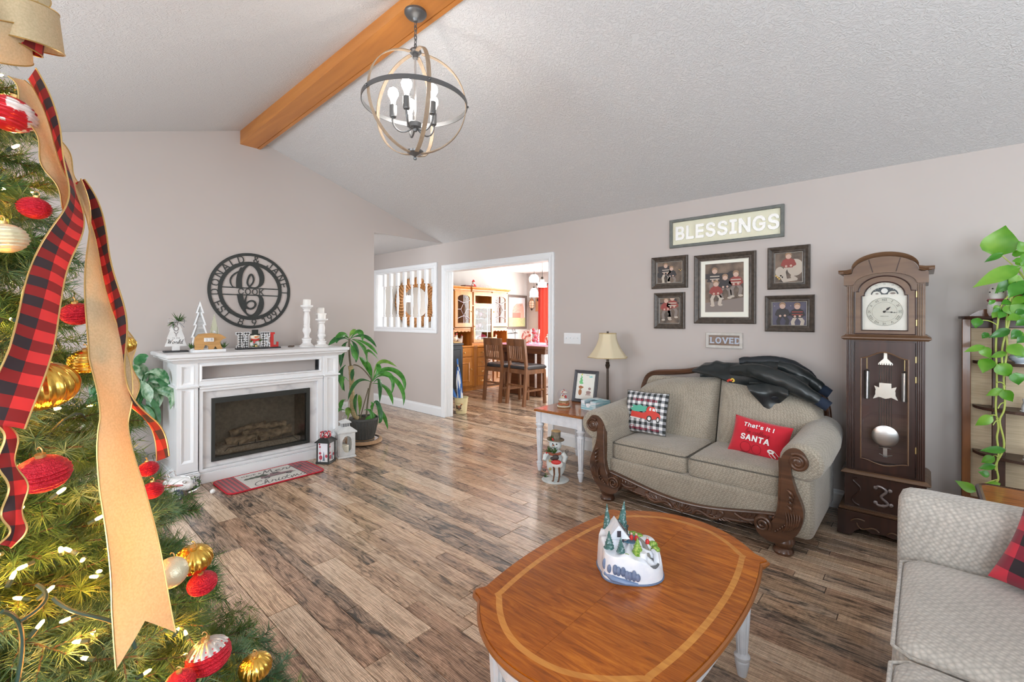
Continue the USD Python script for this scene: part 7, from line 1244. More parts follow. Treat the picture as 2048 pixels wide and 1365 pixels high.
mw, mh = .78, .42; base = rbox(-mw/2, -mh/2, mw/2, mh/2, .06); RB2 = check('mat_plaid', [(.62, .03, .03), (.22, .015, .03), (.03, .025, .04)], .017, (0, 1), off=(0, .012))
mt.part('backing', ext(base.buffer(-.002), .006), mat('mat_backing', (.1, .02, .02), .9), smooth=False); mt.part('binding', tube([(x, y, .006) for x, y in np.array(base.buffer(-.004).exterior.coords)[:-1]], .007, 6, closed=True), mat('mat_red', (.48, .015, .03), .9))
for sx in (-1, 1): mt.part('plaid_end', ext(base.buffer(-.006).intersection(sbox(sx*.225 if sx > 0 else -1, -1, 1 if sx > 0 else -.225, 1)), .004, .0055), RB2, smooth=False)
mt.part('panel', ext(sbox(-.225, -mh/2+.008, .225, mh/2-.008), .004, .0055), mat('mat_linen', (.60, .58, .54), .95, c2=(.66, .64, .60), scale=90), smooth=False)
fm = lambda g, m, nm, z=.0096: mt.part(nm, ext(g, .0008, z), m, smooth=False)
MG = mat('mat_print_grey', (.13, .12, .12), .9); MM = mat('mat_print_mauve', (.26, .17, .18), .9)
fm(affinity.translate(text('HAVE A', .03, track=.05), -.19, .12), MG, 'lettering'); fm(affinity.translate(script('Merry', .095, .075, sx=1.2), -.04, .085), MG, 'script'); fm(affinity.translate(script('Christmas', .10, .075, sx=.95), -.19, -.165), MG, 'script')
trk = unary_union([Polygon([(-.08, -.02), (-.075, .035), (.0, .03), (.02, .07), (.08, .07), (.10, .03), (.18, .022), (.19, -.02)])]); fm(trk, MM, 'printed_truck'); fm(unary_union([ell(-.04, -.025, .024).difference(ell(-.04, -.025, .012)), ell(.14, -.025, .024).difference(ell(.14, -.025, .012)), sbox(-.09, -.024, .20, -.018), Polygon([(.028, .035), (.036, .062), (.07, .062), (.08, .035)])]), MG, 'printed_wheels', .0105); fm(unary_union([Polygon([(-.2, .045)] + [(-.2+.022*i, .045+(.02+.003*i)*(1 if i % 2 else .6)) for i in range(1, 9)] + [(-.0, .04)] + [(-.2+.022*i, .045-(.01+.002*i)*(1 if i % 2 else .6)) for i in range(8, 0, -1)])]).buffer(0), mat('mat_print_green', (.10, .115, .09), .9), 'printed_tree', .0112)
# toy car
tc = Thing('toy_car', 'white and red toy pedal car with a wreath beside the mat', 'toy car', (-4.265, .85, 0), rot=.80, scale=1.30)
CWH = mat('car_white', (.84, .84, .84), .2, coat=.6); CRD = mat('car_red', (.5, .03, .03), .25, coat=.5)
tc.part('body', [mv(cush(.13, .10, .07, .035, .012, sub=4), .0, 0, .035), mv(ball(.06, s=(1.25, .8, .72), sub=3), .035, 0, .075)], CWH); tc.part('tail', [mv(cush(.14, .10, .055, .026, .01, sub=4), -.12, 0, .035)], CRD); tc.part('side_flash', [tube([(.07, s*.049, .085), (0, s*.056, .082), (-.09, s*.054, .078)], [.004, .009, .012], 8) for s in (-1, 1)], CRD)
for x in (.05, -.12):
    for s in (-1, 1):
        w = tc.part('wheel', mv(lathe([(0, -.011), (.026, -.011), (.031, -.006), (.031, .006), (.026, .011), (0, .011)], 24), x, s*.06, .031, rx=PI/2), mat('car_tyre', (.04, .05, .10), .5)); tc.part('whitewall', [mv(lathe([(.015, 0), (.026, 0), (.026, .003), (.015, .003)], 24), x, s*.071, .031, rx=s*PI/2)], WHITE, parent=w); tc.part('hub', mv(lathe([(0, 0), (.009, 0), (.006, .004), (0, .004)], 16), x, s*.072, .031, rx=-s*PI/2), CHROME, parent=w)
tc.part('bumper', [tube([(.10, -.05, .04), (.112, 0, .04), (.10, .05, .04)], .006, 8)], CHROME); tc.part('steering_wheel', [mv(tube([(.022*math.cos(t), .022*math.sin(t), 0) for t in np.linspace(0, 2*PI, 20, endpoint=False)], .003, 6, closed=True), -.045, 0, .135, ry=-.6), tube([(-.03, 0, .10), (-.045, 0, .135)], .003, 6)], CHROME)
tc.part('windscreen', tube([(-.02, -.04, .10), (-.03, -.036, .145), (-.03, .036, .145), (-.02, .04, .10)], .003, 6), CHROME); tc.part('headlight', [ball(.01, (.075, s*.04, .10), (1.3, .8, .8), 2) for s in (-1, 1)], CHROME); tc.part('door_edge', tube([(.10, 0, .07), (.075, 0, .118), (.03, 0, .122)], .003, 6), CHROME)
wr = tc.part('wreath', mv(cat_([mv(sprig(5, .022, .004, i+60, 1.4, .002), .026*math.cos(i*.39), 0, .026*math.sin(i*.39)) for i in range(16)]), .108, 0, .075), GREEN, kind='stuff'); tc.part('wreath_bow', [mv(bow(.06, .03, .01), .118, 0, .10, rz=PI/2)], MATS['ticking'], parent=wr)
one('pompom', ball(.018, (-4.13, 1.06, .018), sub=3), mat('cotton_white', (.85, .85, .84), 1.0, bump=.6, bscale=160, bdist=.004), 'small white pompom on the floor beside the toy car', 'pompom')
# ------------------------------------------------------------------ the dining room beyond the doorway
HON = wood('honey_oak', (.56, .215, .035), (.43, .145, .02), 2, .32, 12, coat=.25); HOND = wood('honey_oak_inside', (.42, .17, .035), (.30, .11, .02), 2, .5, 12)
hu = Thing('china_cabinet', 'honey oak china cabinet with leaded glass doors against the dining room wall', 'cabinet', (XD+.02, 6.23, 0), rot=PI/2)
# local: x along the wall (towards the patio door), -y into the room, z up; front of the upper part at y = -.43
def hb(x0, x1, d, z0, z1, m, nm, b=.004, y1=0.0, parent=None, label=None): return hu.part(nm, box(x0, x1, -d, -y1, z0, z1, b), m, smooth=False, parent=parent, label=label)
hu.part('lower_body', [box(-.75, .75, -.42, -.008, .08, .84), box(-.72, .72, -.38, -.02, 0, .08), hull([(-.24, -.42, .08), (.24, -.42, .08), (-.2, -.47, .08), (.2, -.47, .08), (-.24, -.42, .84), (.24, -.42, .84), (-.2, -.47, .84), (.2, -.47, .84)])], HON, smooth=False)
hu.part('worktop', [box(-.77, .77, -.445, -.005, .84, .87, .006), hull([(-.26, -.44, .84), (.26, -.44, .84), (-.21, -.495, .84), (.21, -.495, .84), (-.26, -.44, .87), (.26, -.44, .87), (-.21, -.495, .87), (.21, -.495, .87)])], HON, smooth=False)
for i, (z0, z1) in enumerate(((.655, .82), (.47, .64), (.29, .455), (.105, .275))):
    d = hu.part('drawer', hull([(x*s, -y, z) for s in (-1, 1) for x, y in ((.225, .43), (.19, .49), (.0, .502)) for z in (z0, z1)]), HON, smooth=False)
    for s in (-1, 1): hu.part('drawer_pull', [tube(spl([(s*.10-.03, -.497, (z0+z1)/2+.01), (s*.10, -.515, (z0+z1)/2-.012), (s*.10+.03, -.497, (z0+z1)/2+.01)], 8), .005, 6)], BRASS, parent=d)
for s in (-1, 1):
    d = hu.part('drawer', box(s*.5-.21, s*.5+.21, -.44, -.42, .665, .82, .006), HON, smooth=False); hu.part('drawer_pull', ball(.014, (s*.5, -.45, .74), sub=2), BRASS, parent=d)
    d = hu.part('cupboard_door', box(s*.5-.21, s*.5+.21, -.44, -.42, .105, .64, .006), HON, smooth=False); hu.part('raised_panel', to(frame_mesh(.24, .36, [(-.03, .004), (-.015, .012), (0, .004), (.012, .001)]), (s*.5, -.44, .372), EX, EZ), HON, smooth=False, parent=d); hu.part('knob', ball(.014, (s*.5-s*.17, -.455, .42), sub=2), BRASS, parent=d)
hu.part('upper_body', [box(-.735, -.715, -.40, -.01, .87, 1.93), box(.715, .735, -.40, -.01, .87, 1.93), box(-.29, -.27, -.42, -.01, .87, 1.93), box(.27, .29, -.42, -.01, .87, 1.93), box(-.735, -.27, -.40, -.01, 1.18, 1.21), box(.27, .735, -.40, -.01, 1.18, 1.21), box(-.735, .735, -.40, -.01, 1.90, 1.93), box(-.27, .27, -.42, -.01, .87, .92), box(-.27, .27, -.42, -.01, 1.63, 1.65)], HON, smooth=False)
hu.part('back_board', box(-.73, .73, -.02, -.008, .87, 1.92), HOND, smooth=False)
for z in (1.15, 1.38): hu.part('glass_shelf', box(-.265, .265, -.38, -.03, z, z+.006), GLASS, smooth=False)
for s in (-1, 1): hu.part('scallop', to(ext(unary_union([sbox(s*.5-.215, 1.15, s*.5+.215, 1.185)] + [ell(s*.5-.18+.09*i, 1.152, .04, .018) for i in range(5)]), .015), (0, -.385, 0), EX, EZ), HON, smooth=False)
def archdoor(x0, x1, z0, z1, y, fw, rise, nm='glass_door', knob=1, lead=True):
    cx_ = (x0+x1)/2; a, b = x0+fw, x1-fw; op = Polygon([(a, z0+fw*1.2), (b, z0+fw*1.2), (b, z1-fw-rise)] + [(cx_+(b-a)/2*math.cos(t), z1-fw-rise+rise*math.sin(t)) for t in np.linspace(0, PI, 16)][1:-1] + [(a, z1-fw-rise)])
    d = hu.part(nm, to(ext(sbox(x0, z0, x1, z1).difference(op), .022), (0, y, 0), EX, EZ), HON, smooth=False); hu.part('pane', to(ext(op, .003), (0, y-.008, 0), EX, EZ), MATS['cabinet_glass'], smooth=False, parent=d)
    if lead:
        m_ = (z0+z1)/2; w = (b-a)/2; L = [[(cx_-w*.5, m_), (cx_, m_+.12), (cx_+w*.5, m_), (cx_, m_-.12), (cx_-w*.5, m_)], [(cx_, m_+.12), (cx_, z1-fw)], [(cx_, m_-.12), (cx_, z0+fw*1.2)], [(a, m_), (cx_-w*.5, m_)], [(cx_+w*.5, m_), (b, m_)], [(a, m_+.17), (cx_, m_+.12), (b, m_+.17)], [(a, m_-.17), (cx_, m_-.12), (b, m_-.17)]]
        hu.part('leading', [tube([(x, y-.02, z) for x, z in l], .0045, 5) for l in L], MATS['lead_white'], parent=d)
    hu.part('knob', ball(.012, (x1-.02 if knob > 0 else x0+.02, y-.03, (z0+z1)/2-.04), sub=2), BRASS, parent=d)
pane('cabinet_glass', (.95, .97, .97), .0, 1.2); mat('lead_white', (.72, .72, .72), .35, .5)
archdoor(-.715, -.285, 1.225, 1.90, -.40, .065, .06, knob=1); archdoor(.285, .715, 1.225, 1.90, -.40, .065, .06, knob=-1)
archdoor(-.265, .265, .925, 1.63, -.42, .045, .0001, 'centre_door', -1, False); hu.part('centre_window_frame', [to(ext(sbox(-.265, 1.65, .265, 1.90).difference(sbox(-.22, 1.685, .22, 1.83)), .022), (0, -.42, 0), EX, EZ)], HON, smooth=False)
hu.part('centre_mullion', [box(.11, .118, -.432, -.426, .98, 1.585), box(.09, .22, -.432, -.426, 1.26, 1.268)], MATS['lead_white'], smooth=False)
def crown(x0, x1, d): return grid(np.array([[(x0-o, -.01, z), (x0-o, -d-o, z), (x1+o, -d-o, z), (x1+o, -.01, z)] for o, z in ((0, 1.925), (.008, 1.93), (.012, 1.945), (.03, 1.965), (.045, 1.975), (.045, 1.995), (-.2, 1.996))]))
hu.part('crown_moulding', [crown(-.735, -.27, .40), crown(.27, .735, .40), crown(-.29, .29, .43)], HON, smooth=False)
def dining(name, label, cat, x, y, z, rot=0, group=None): return Thing(name, label, cat, (x, y, z), rot=rot, group=group)
t = dining('barn_ornament', 'small red barn model in the top window of the china cabinet', 'ornament', -6.66, 6.15, 1.652); t.part('barn', [hull([(x, y, z) for x in (-.05, .05) for y, z in ((-.07, 0), (.07, 0), (-.07, .06), (.07, .06), (0, .11))])], mat('barn_red', (.55, .10, .10), .6), smooth=False); t.part('meadow', box(-.09, .10, -.10, .24, 0, .012, .003), mat('model_grass', (.35, .42, .08), .8), smooth=False); t.part('barn_door', box(.05, .053, -.02, .02, 0, .04), WHITE, smooth=False)
PORC = mat('porcelain', (.82, .80, .80), .2); CRIM = mat('crimson_glaze', (.50, .05, .10), .3)
for i, (y, z, h, c) in enumerate(((6.06, 1.157, .12, 'grey'), (6.14, 1.157, .14, 'grey'), (6.24, 1.157, .10, 'pink'), (6.33, 1.157, .13, 'pink'), (6.40, 1.157, .09, 'grey'), (6.08, 1.387, .14, 'pink'), (6.22, 1.387, .16, 'grey'), (6.36, 1.387, .12, 'pink'))):
    t = dining('glassware', f'{c} goblet in the china cabinet', 'glassware', -6.64, y, z, group=None); keys(t.prim, ('%s goblet on the %s glass shelf of the china cabinet, %s' % ('smoky' if c == 'grey' else 'rosy', 'middle' if z < 1.2 else 'upper', ('at far left', 'second from left', 'in the middle', 'second from right', 'at far right')[min(4, int((y-6.05)/.08))])) )
    t.part('bowl', lathe([(0, h*.42), (h*.22, h*.5), (h*.27, h*.75), (h*.25, h), (h*.23, h)], 18), mat('goblet_'+c, (.42, .42, .46) if c == 'grey' else (.62, .25, .35), .12)); t.part('stem', lathe([(0, 0), (h*.24, 0), (h*.24, .004), (.004, .01), (.004, h*.44), (0, h*.44)], 16), MATS['goblet_'+c])
t = dining('teapot', 'round cream and rose teapot low in the china cabinet', 'teapot', -6.62, 6.12, .922); t.part('body', ball(.085, (0, 0, .078), (1, 1.1, .92), 3), mat('rose_cream', (.75, .55, .40), .3)); t.part('lid', [lathe([(0, .14), (.05, .145), (.04, .165), (.01, .172), (.012, .185), (0, .19)], 18)], CRIM); t.part('spout', tube(spl([(0, .07, .07), (0, .12, .10), (0, .14, .14)], 8), [.02, .018, .016, .014, .012, .011, .01, .009], 8), MATS['rose_cream'])
t = dining('serving_dish', 'white and rose covered dish beside the teapot in the china cabinet', 'dish', -6.60, 6.36, .922); t.part('bowl', lathe([(0, 0), (.05, 0), (.09, .06), (.1, .1), (.095, .1), (0, .03)], 24), PORC); t.part('cover', lathe([(.095, .1), (.06, .14), (.01, .155), (.012, .17), (0, .172)], 20), CRIM)
for y, s_ in ((5.60, .0), (5.78, 1), (6.72, 2)):
    t = dining('figurine', ('dark rooster figurine in the left niche of the china cabinet', 'pale rooster figurine in the left niche of the china cabinet', 'silver and gold ornament in the right niche of the china cabinet')[s_ if isinstance(s_, int) else 0], 'figurine', -6.60, y, .872)
    t.part('body', mv(ball(.05, s=(.7, 1.1, 1.2), sub=3), 0, 0, .08), mat('rooster_%d' % int(s_), ((.10, .12, .14), (.62, .52, .44), (.70, .62, .45))[int(s_)], .4)); t.part('head', [ball(.024, (0, .04, .165), sub=2), tube([(0, .03, .1), (0, .04, .16)], [.03, .02], 8)], MATS['rooster_%d' % int(s_)]); t.part('comb', mv(ball(.018, s=(.3, 1, .8), sub=2), 0, .04, .192), RED); t.part('tail', tube(spl([(0, -.04, .1), (0, -.08, .15), (0, -.075, .19)], 8), [.03, .028, .026, .022, .018, .014, .01, .004], 8), MATS['rooster_%d' % int(s_)])
t = dining('santa_doll', 'small red and white Santa doll sitting on top of the china cabinet', 'doll', -6.60, 6.12, 1.997); t.part('body', lathe([(0, 0), (.05, 0), (.052, .03), (.03, .07), (0, .08)], 16), RED); t.part('head', ball(.03, (0, 0, .10), sub=2), SKIN); t.part('beard', ball(.024, (.016, 0, .088), (1, 1, .9), 2), WHITE2); t.part('hat', lathe([(.03, .115), (.032, .125), (.012, .15), (0, .16)], 14), RED); t.part('arm', [tube([(.02, s*.035, .06), (.05, s*.05, .03)], .014, 8) for s in (-1, 1)], WHITE2)
t = dining('wooden_sled', 'brown wooden sled lying on top of the china cabinet', 'sled', -6.58, 5.93, 1.997); t.part('deck', box(-.07, .07, -.10, .12, .02, .035, .003), mat('sled_brown', (.22, .13, .09), .7), smooth=False); t.part('runner', [box(-.06, -.05, -.10, .12, 0, .02), box(.05, .06, -.10, .12, 0, .02)], mat('sled_red', (.35, .06, .05), .6), smooth=False)
t = dining('wire_tray', 'long pale wire tray on top of the china cabinet', 'tray', -6.58, 6.36, 1.997); t.part('base', box(-.09, .09, -.17, .17, 0, .01, .002), mat('tray_rose', (.62, .50, .48), .6), smooth=False); t.part('rail', [tube([(sx*.09, -.17, .05), (sx*.09, .17, .05)], .003, 6) for sx in (-1, 1)] + [tube([(.09, -.17+.034*i, 0), (.09, -.17+.034*i, .05)], .002, 5) for i in range(11)], CHROME)
# dark cabinet, rooster, bucket with umbrella
CHAR = mat('charcoal_paint', (.045, .05, .06), .45); t = dining('sideboard', 'charcoal painted sideboard just inside the doorway at left', 'cabinet', -6.50, 5.15, 0)
t.part('body', [box(-.36, .35, -.33, .285, .06, .91, .004), box(-.34, .33, -.31, .27, 0, .06)], CHAR, smooth=False); t.part('top', box(-.37, .37, -.35, .30, .91, .945, .005), CHAR, smooth=False); t.part('side_panel', [to(frame_mesh(.50, .70, [(0, 0), (.006, .006), (.05, .008), (.056, 0)]), (.35, -.01, .48), EY, EZ)], CHAR, smooth=False); t.part('end_panel', [to(frame_mesh(.54, .70, [(0, 0), (.006, .006), (.05, .008), (.056, 0)]), (0, .285, .48), -EX, EZ)], CHAR, smooth=False)
t = dining('rooster_figurine', 'small cream rooster ornament on the charcoal sideboard', 'figurine', -6.28, 5.38, .946); t.part('base', box(-.05, .05, -.07, .09, 0, .02, .004), mat('base_tan', (.6, .38, .16), .7), smooth=False); t.part('body', mv(ball(.04, s=(.8, 1.1, 1.1), sub=3), 0, 0, .07), MATS['rose_cream']); t.part('neck', tube([(0, .02, .08), (0, .035, .14)], [.026, .016], 8), MATS['rose_cream']); t.part('comb', ball(.016, (0, .035, .158), (.4, 1, .9), 2), RED)
bk_ = dining('rooster_bucket', 'cream bucket painted with a rooster, holding a folded umbrella', 'bucket', -5.02, 4.42, 0); BUC = mat('bucket_cream', (.72, .62, .36), .5, c2=(.66, .55, .30), scale=14)
bk_.part('pail', [lathe([(0, .003), (.078, .003), (.10, .225), (.106, .23), (.104, .238), (.098, .232), (.076, .01), (0, .01)], 32)], BUC); bk_.part('rim', tube([(.103*math.cos(a), .103*math.sin(a), .232) for a in np.linspace(0, 2*PI, 32, endpoint=False)], .004, 6, closed=True), mat('bucket_rim', (.5, .45, .22), .5))
def onpail(g, m, nm):
    e = ext(g, .002); v, f = trimesh.remesh.subdivide_to_size(e.vertices, e.faces, .02); th = -1.1 + v[:, 0]/.09; r = .0785 + (v[:, 1])*.1 + v[:, 2]; bk_.part(nm, trimesh.Trimesh(np.stack([r*np.cos(th), r*np.sin(th), v[:, 1]], 1), f, process=False), m, smooth=False)
onpail(unary_union([ell(0, .09, .035, .025), Polygon([(.02, .09), (.045, .14), (.03, .145), (.0, .10)]), ell(-.035, .10, .02, .03), sbox(-.005, .05, .0, .07), sbox(.01, .05, .015, .07), sbox(-.04, .048, .05, .054)]), mat('rooster_dark', (.10, .06, .04), .6), 'painted_rooster'); onpail(unary_union([ell(0, .105, .025, .02), ell(.04, .145, .012, .008)]), mat('rooster_rust', (.48, .16, .06), .6), 'painted_wing'); onpail(ell(.0, .16, .03, .008), mat('painted_scroll', (.55, .42, .22), .7), 'painted_scroll')
um = dining('umbrella', 'folded blue and white striped umbrella standing in the rooster bucket', 'umbrella', -5.02, 4.42, .012); a = np.linspace(0, 2*PI, 48, endpoint=False); C0, C1 = np.array([0, 0, .02]), np.array([-.10, .02, .66]); 
rows = [[C0+(C1-C0)*q + (r*(1+.18*np.cos(8*t+q*3)))*np.array([math.cos(t), math.sin(t), 0]) for t in a] for q, r in ((.05, .012), (.3, .034), (.6, .04), (.85, .03), (1, .012))]
um.part('canopy', grid(np.array(rows), closed=True), mat('umbrella_stripe', (.03, .12, .38), .7, c2=(.75, .78, .82), scale=26, stretch=(1, 1, .12), lo=.47, hi=.5, detail=0)); um.part('shaft', tube([C0, C1+(C1-C0)*.06], .006, 8), CHROME); um.part('handle', tube([C1+(C1-C0)*.05, C1+(C1-C0)*.18], .012, 8), mat('handle_blue', (.03, .16, .5), .3))
t = dining('umbrella', 'short bright blue furled umbrella leaning in the rooster bucket', 'umbrella', -5.02, 4.42, .012); t.part('furled_canopy', tube([(.0, -.02, .02), (-.09, -.055, .26), (-.13, -.068, .36)], [.02, .026, .01], 12), MATS['handle_blue']); t.part('tip', tube([(-.13, -.068, .36), (-.15, -.075, .41)], .006, 6), CHROME)
# counter-height table and chairs
WAL = wood('dining_walnut', (.24, .10, .04), (.14, .055, .022), 2, .32, 12, coat=.3); WALX = wood('dining_walnut_top', (.17, .06, .025), (.10, .035, .015), 0, .28, 12, coat=.4); SEATM = mat('dark_seat_leather', (.035, .032, .035), .3)
dt = dining('dining_table', 'dark walnut counter-height dining table with a pink runner end in view', 'dining table', -5.50, 6.62, 0)
dt.part('top', box(-.76, .74, -.55, .62, .86, .91, .006), WALX, smooth=False); dt.part('skirt', box(-.72, .70, -.51, .58, .775, .86, .004), WALX, smooth=False)
dt.part('pedestal', [box(-.3, .3, -.3, .3, .12, .775, .01)], WALX, smooth=False); dt.part('plinth', box(-.38, .38, -.38, .38, .0, .12, .01), WALX, smooth=False)
for x in (.44, -.44): dt.part('post', box(x-.05, x+.05, -.35, -.25, .0, .775, .006), WALX, smooth=False)
t = one('table_runner', box(-6.2, -4.80, 6.12, 7.1, .9105, .9135, .001), mat('runner_pink', (.62, .07, .20), .8, c2=(.70, .35, .42), scale=30), 'crimson pink cloth laid over the dining table', 'tablecloth', smooth=False)
def stool(label):
    t = Thing('counter_chair', label, 'chair', (0, 0, 0)); SP = lambda x0, y0, z0, x1, y1, z1, w, d: hull([(x+sx*w/2, y+sy*d/2, z) for x, y, z in ((x0, y0, z0), (x1, y1, z1)) for sx in (-1, 1) for sy in (-1, 1)])
    for s in (-1, 1):
        t.part('rear_leg', [SP(s*.20, -.27, 0, s*.195, -.21, .60, .042, .05), SP(s*.195, -.21, .60, s*.19, -.26, 1.06, .042, .045)], WAL, smooth=False); t.part('front_leg', SP(s*.20, .20, 0, s*.195, .19, .56, .042, .042), WAL, smooth=False)
        t.part('side_stretcher', box(s*.20-.01, s*.20+.01, -.22, .2, .22, .25), WAL, smooth=False); t.part('side_rail', box(s*.20-.012, s*.20+.012, -.22, .2, .50, .57), WAL, smooth=False)
    t.part('seat_rail', box(-.19, .19, .18, .205, .50, .57), WAL, smooth=False); t.part('seat_rail', box(-.19, .19, -.225, -.205, .50, .57), WAL, smooth=False); t.part('stretcher', box(-.19, .19, .19, .21, .20, .23), WAL, smooth=False); t.part('stretcher', box(-.19, .19, -.25, -.23, .30, .33), WAL, smooth=False)
    t.part('seat', mv(cush(.44, .45, .06, .02, .015), 0, .005, .57), SEATM)
    t.part('top_rail', hull([(x, y, z) for x in (-.20, .20) for y, z in ((-.235, .945), (-.255, .945), (-.25, 1.06), (-.275, 1.06))] + [(0, -.275, .945), (0, -.295, 1.06)]), WAL, smooth=False); t.part('lower_rail', box(-.19, .19, -.235, -.215, .70, .74), WAL, smooth=False)
    for x in (-.135, -.09, -.045, 0, .045, .09, .135): t.part('slat', SP(x, -.225, .74, x, -.246, .95, .022, .012), WAL, smooth=False)
    return t
c0 = stool('walnut slat-back counter chair, left of the two facing the doorway'); UsdGeom.Xformable(c0.prim).ClearXformOpOrder()
for at_ in ('xformOp:translate',): c0.prim.RemoveProperty(at_)
op = UsdGeom.Xformable(c0.prim).AddTransformOp(); setm = lambda x, y, r: Gf.Matrix4d().SetRotate(Gf.Rotation(Gf.Vec3d(0, 0, 1), math.degrees(r)))*Gf.Matrix4d().SetTranslate(Gf.Vec3d(x, y, 0)); op.Set(setm(-5.36, 5.68, -.06))
copy(c0, (-4.84, 5.70, 0), -.10, 'walnut slat-back counter chair, right of the two facing the doorway'); copy(c0, (-5.75, 7.46, 0), PI+.1, 'walnut counter chair on the far side of the dining table, left'); copy(c0, (-5.1, 7.46, 0), PI-.05, 'walnut counter chair on the far side of the dining table, right'); copy(c0, (-4.46, 6.35, 0), PI/2+.1, 'walnut counter chair at the right end of the dining table, half hidden')
def at2(x, y): return x, y, .9135
REDF = mat('red_blossom', (.62, .05, .07), .6); PINKF = mat('pink_blossom', (.72, .25, .33), .6)
t = dining('flower_vase', 'tall clear glass vase filled with red flowers on the dining table', 'vase', *at2(-5.30, 6.46)); t.part('glass', [lathe([(0, 0), (.07, 0), (.075, .01), (.085, .28), (.08, .28), (.07, .014), (0, .012)], 30)], pane('vase_glass', (.97, .97, .97), 0, 1.3, True))
for i in range(16): aa, zz_ = gl.uniform(0, 6.28), gl.uniform(.05, .28); t.part('blossom', ball(.03, (.04*math.cos(aa), .04*math.sin(aa), zz_), (1, 1, .8), 2), (REDF, PINKF)[i % 2])
FLO = mat('floral_glaze', (.80, .72, .62), .3, c2=(.55, .12, .08), scale=16, lo=.5, hi=.58)
t = dining('floral_plate', 'round floral plate standing left of the vase on the dining table', 'plate', *at2(-5.62, 6.62)); t.part('plate', mv(lathe([(0, 0), (.10, .004), (.13, .02), (.13, .026), (.10, .012), (0, .008)], 32), 0, 0, .13, ry=0, rx=1.35), FLO); t.part('stand', [tube([(-.06, -.04, 0), (-.05, 0, .04), (-.06, .06, 0)], .005, 6), tube([(.06, -.04, 0), (.05, 0, .04), (.06, .06, 0)], .005, 6)], BLACK)
t = dining('ginger_jar', 'floral painted jar right of the vase on the dining table', 'jar', *at2(-5.02, 6.52)); t.part('body', lathe([(0, 0), (.05, 0), (.08, .06), (.085, .11), (.06, .155), (.045, .165), (.045, .18), (0, .18)], 28), FLO); t.part('lid', lathe([(.05, .178), (.05, .19), (.02, .2), (.012, .215), (0, .216)], 20), FLO)
# pendants, picture, sconce, curtain, mirror
SHG = usdkit.material(stage, '/World/Looks/pendant_glass', {'t': ('transparent_bsdf', {}), 'd': ('translucent_bsdf', {'color': (.9, .9, .9)}), 'g': ('glossy_bsdf', {'roughness': .1}), 'm': ('mix_closure', {'fac': .35}), 'm2': ('mix_closure', {'fac': .08})}, [('t.BSDF', 'm.closure1'), ('d.BSDF', 'm.closure2'), ('m.closure', 'm2.closure1'), ('g.BSDF', 'm2.closure2')], surface='m2.closure'); GLO2 = mat('pendant_bulb', (1, 1, 1), .3, emit=(1, .95, .88), em=30.0)
for k, (x, y, z, prof, lab) in enumerate(((-4.83, 5.85, 2.0, [(.02, .13), (.05, .12), (.085, .07), (.085, .03), (.07, -.01)], 'rounded clear glass pendant lamp, upper left of the three'), (-5.02, 6.08, 1.80, [(.03, .12), (.05, .1), (.075, .05), (.072, -.02), (.085, -.04)], 'bell shaped clear glass pendant lamp, lowest of the three'), (-4.64, 5.83, 1.93, [(.03, .10), (.035, .06), (.075, .05), (.076, .0), (.085, -.03)], 'stepped clear glass pendant lamp, right of the three'))):
    t = dining('pendant_lamp', lab, 'pendant lamp', x, y, z); t.part('shade', lathe(prof[::-1], 28), SHG); t.part('bulb', ball(.03, (0, 0, .04), (1, 1, 1.2), 2), GLO2); t.part('socket', [cyl(.02, .08, .14, n=14)], BRZ); t.part('cord', tube([(0, 0, .13), (0, 0, ZC-z-.02)], .003, 6), BLACK); t.part('ceiling_rose', cyl(.05, ZC-z-.025, ZC-z, n=20), BRZ)
    L = UsdLux.SphereLight.Define(stage, f'{t.path}/bulb_light'); L.CreateRadiusAttr(.012); L.CreateIntensityAttr(60); L.CreateColorAttr(Gf.Vec3f(1, .95, .88)); L.AddTranslateOp().Set(Gf.Vec3d(0, 0, -.02))
bp = Thing('barn_picture', 'large dark framed picture of a red barn in a field', 'picture', (XD+.001, 7.72, 1.54), rot=PI/2)
bp.part('frame', to(frame_mesh(.56, .66, [(0, 0), (0, .018), (.01, .024), (.05, .026), (.055, .02), (.055, 0)]), (0, 0, 0), EX, EZ), mat('taupe_frame', (.12, .095, .08), .5), smooth=False)
fb = lambda g, m, nm, z: bp.part(nm, to(ext(g, .001, z), (0, 0, 0), EX, EZ), m, smooth=False)
fb(sbox(-.282, -.332, .282, .332), mat('print_sky', (.74, .66, .62), .8, c2=(.62, .64, .70), scale=4), 'printed_sky', .008); fb(sbox(-.28, -.33, .28, -.12), mat('print_meadow', (.50, .50, .26), .8, c2=(.40, .43, .22), scale=14), 'printed_meadow', .0095)
fb(Polygon([(-.16, -.13), (-.16, -.02), (.12, -.02), (.12, -.13)]), mat('print_barn', (.55, .19, .15), .8), 'printed_barn_wall', .011); fb(Polygon([(-.17, -.02), (-.12, .12), (-.02, .19), (.19, .20), (.14, .12), (.12, -.02)]), mat('print_roof', (.42, .27, .22), .8, c2=(.5, .36, .30), scale=30), 'printed_barn_roof', .011); fb(Polygon([(.12, -.14), (.12, -.02), (.14, .12), (.19, .20), (.23, .10), (.25, -.02), (.25, -.14)]), mat('print_gable', (.62, .36, .28), .8), 'printed_barn_gable', .0115)
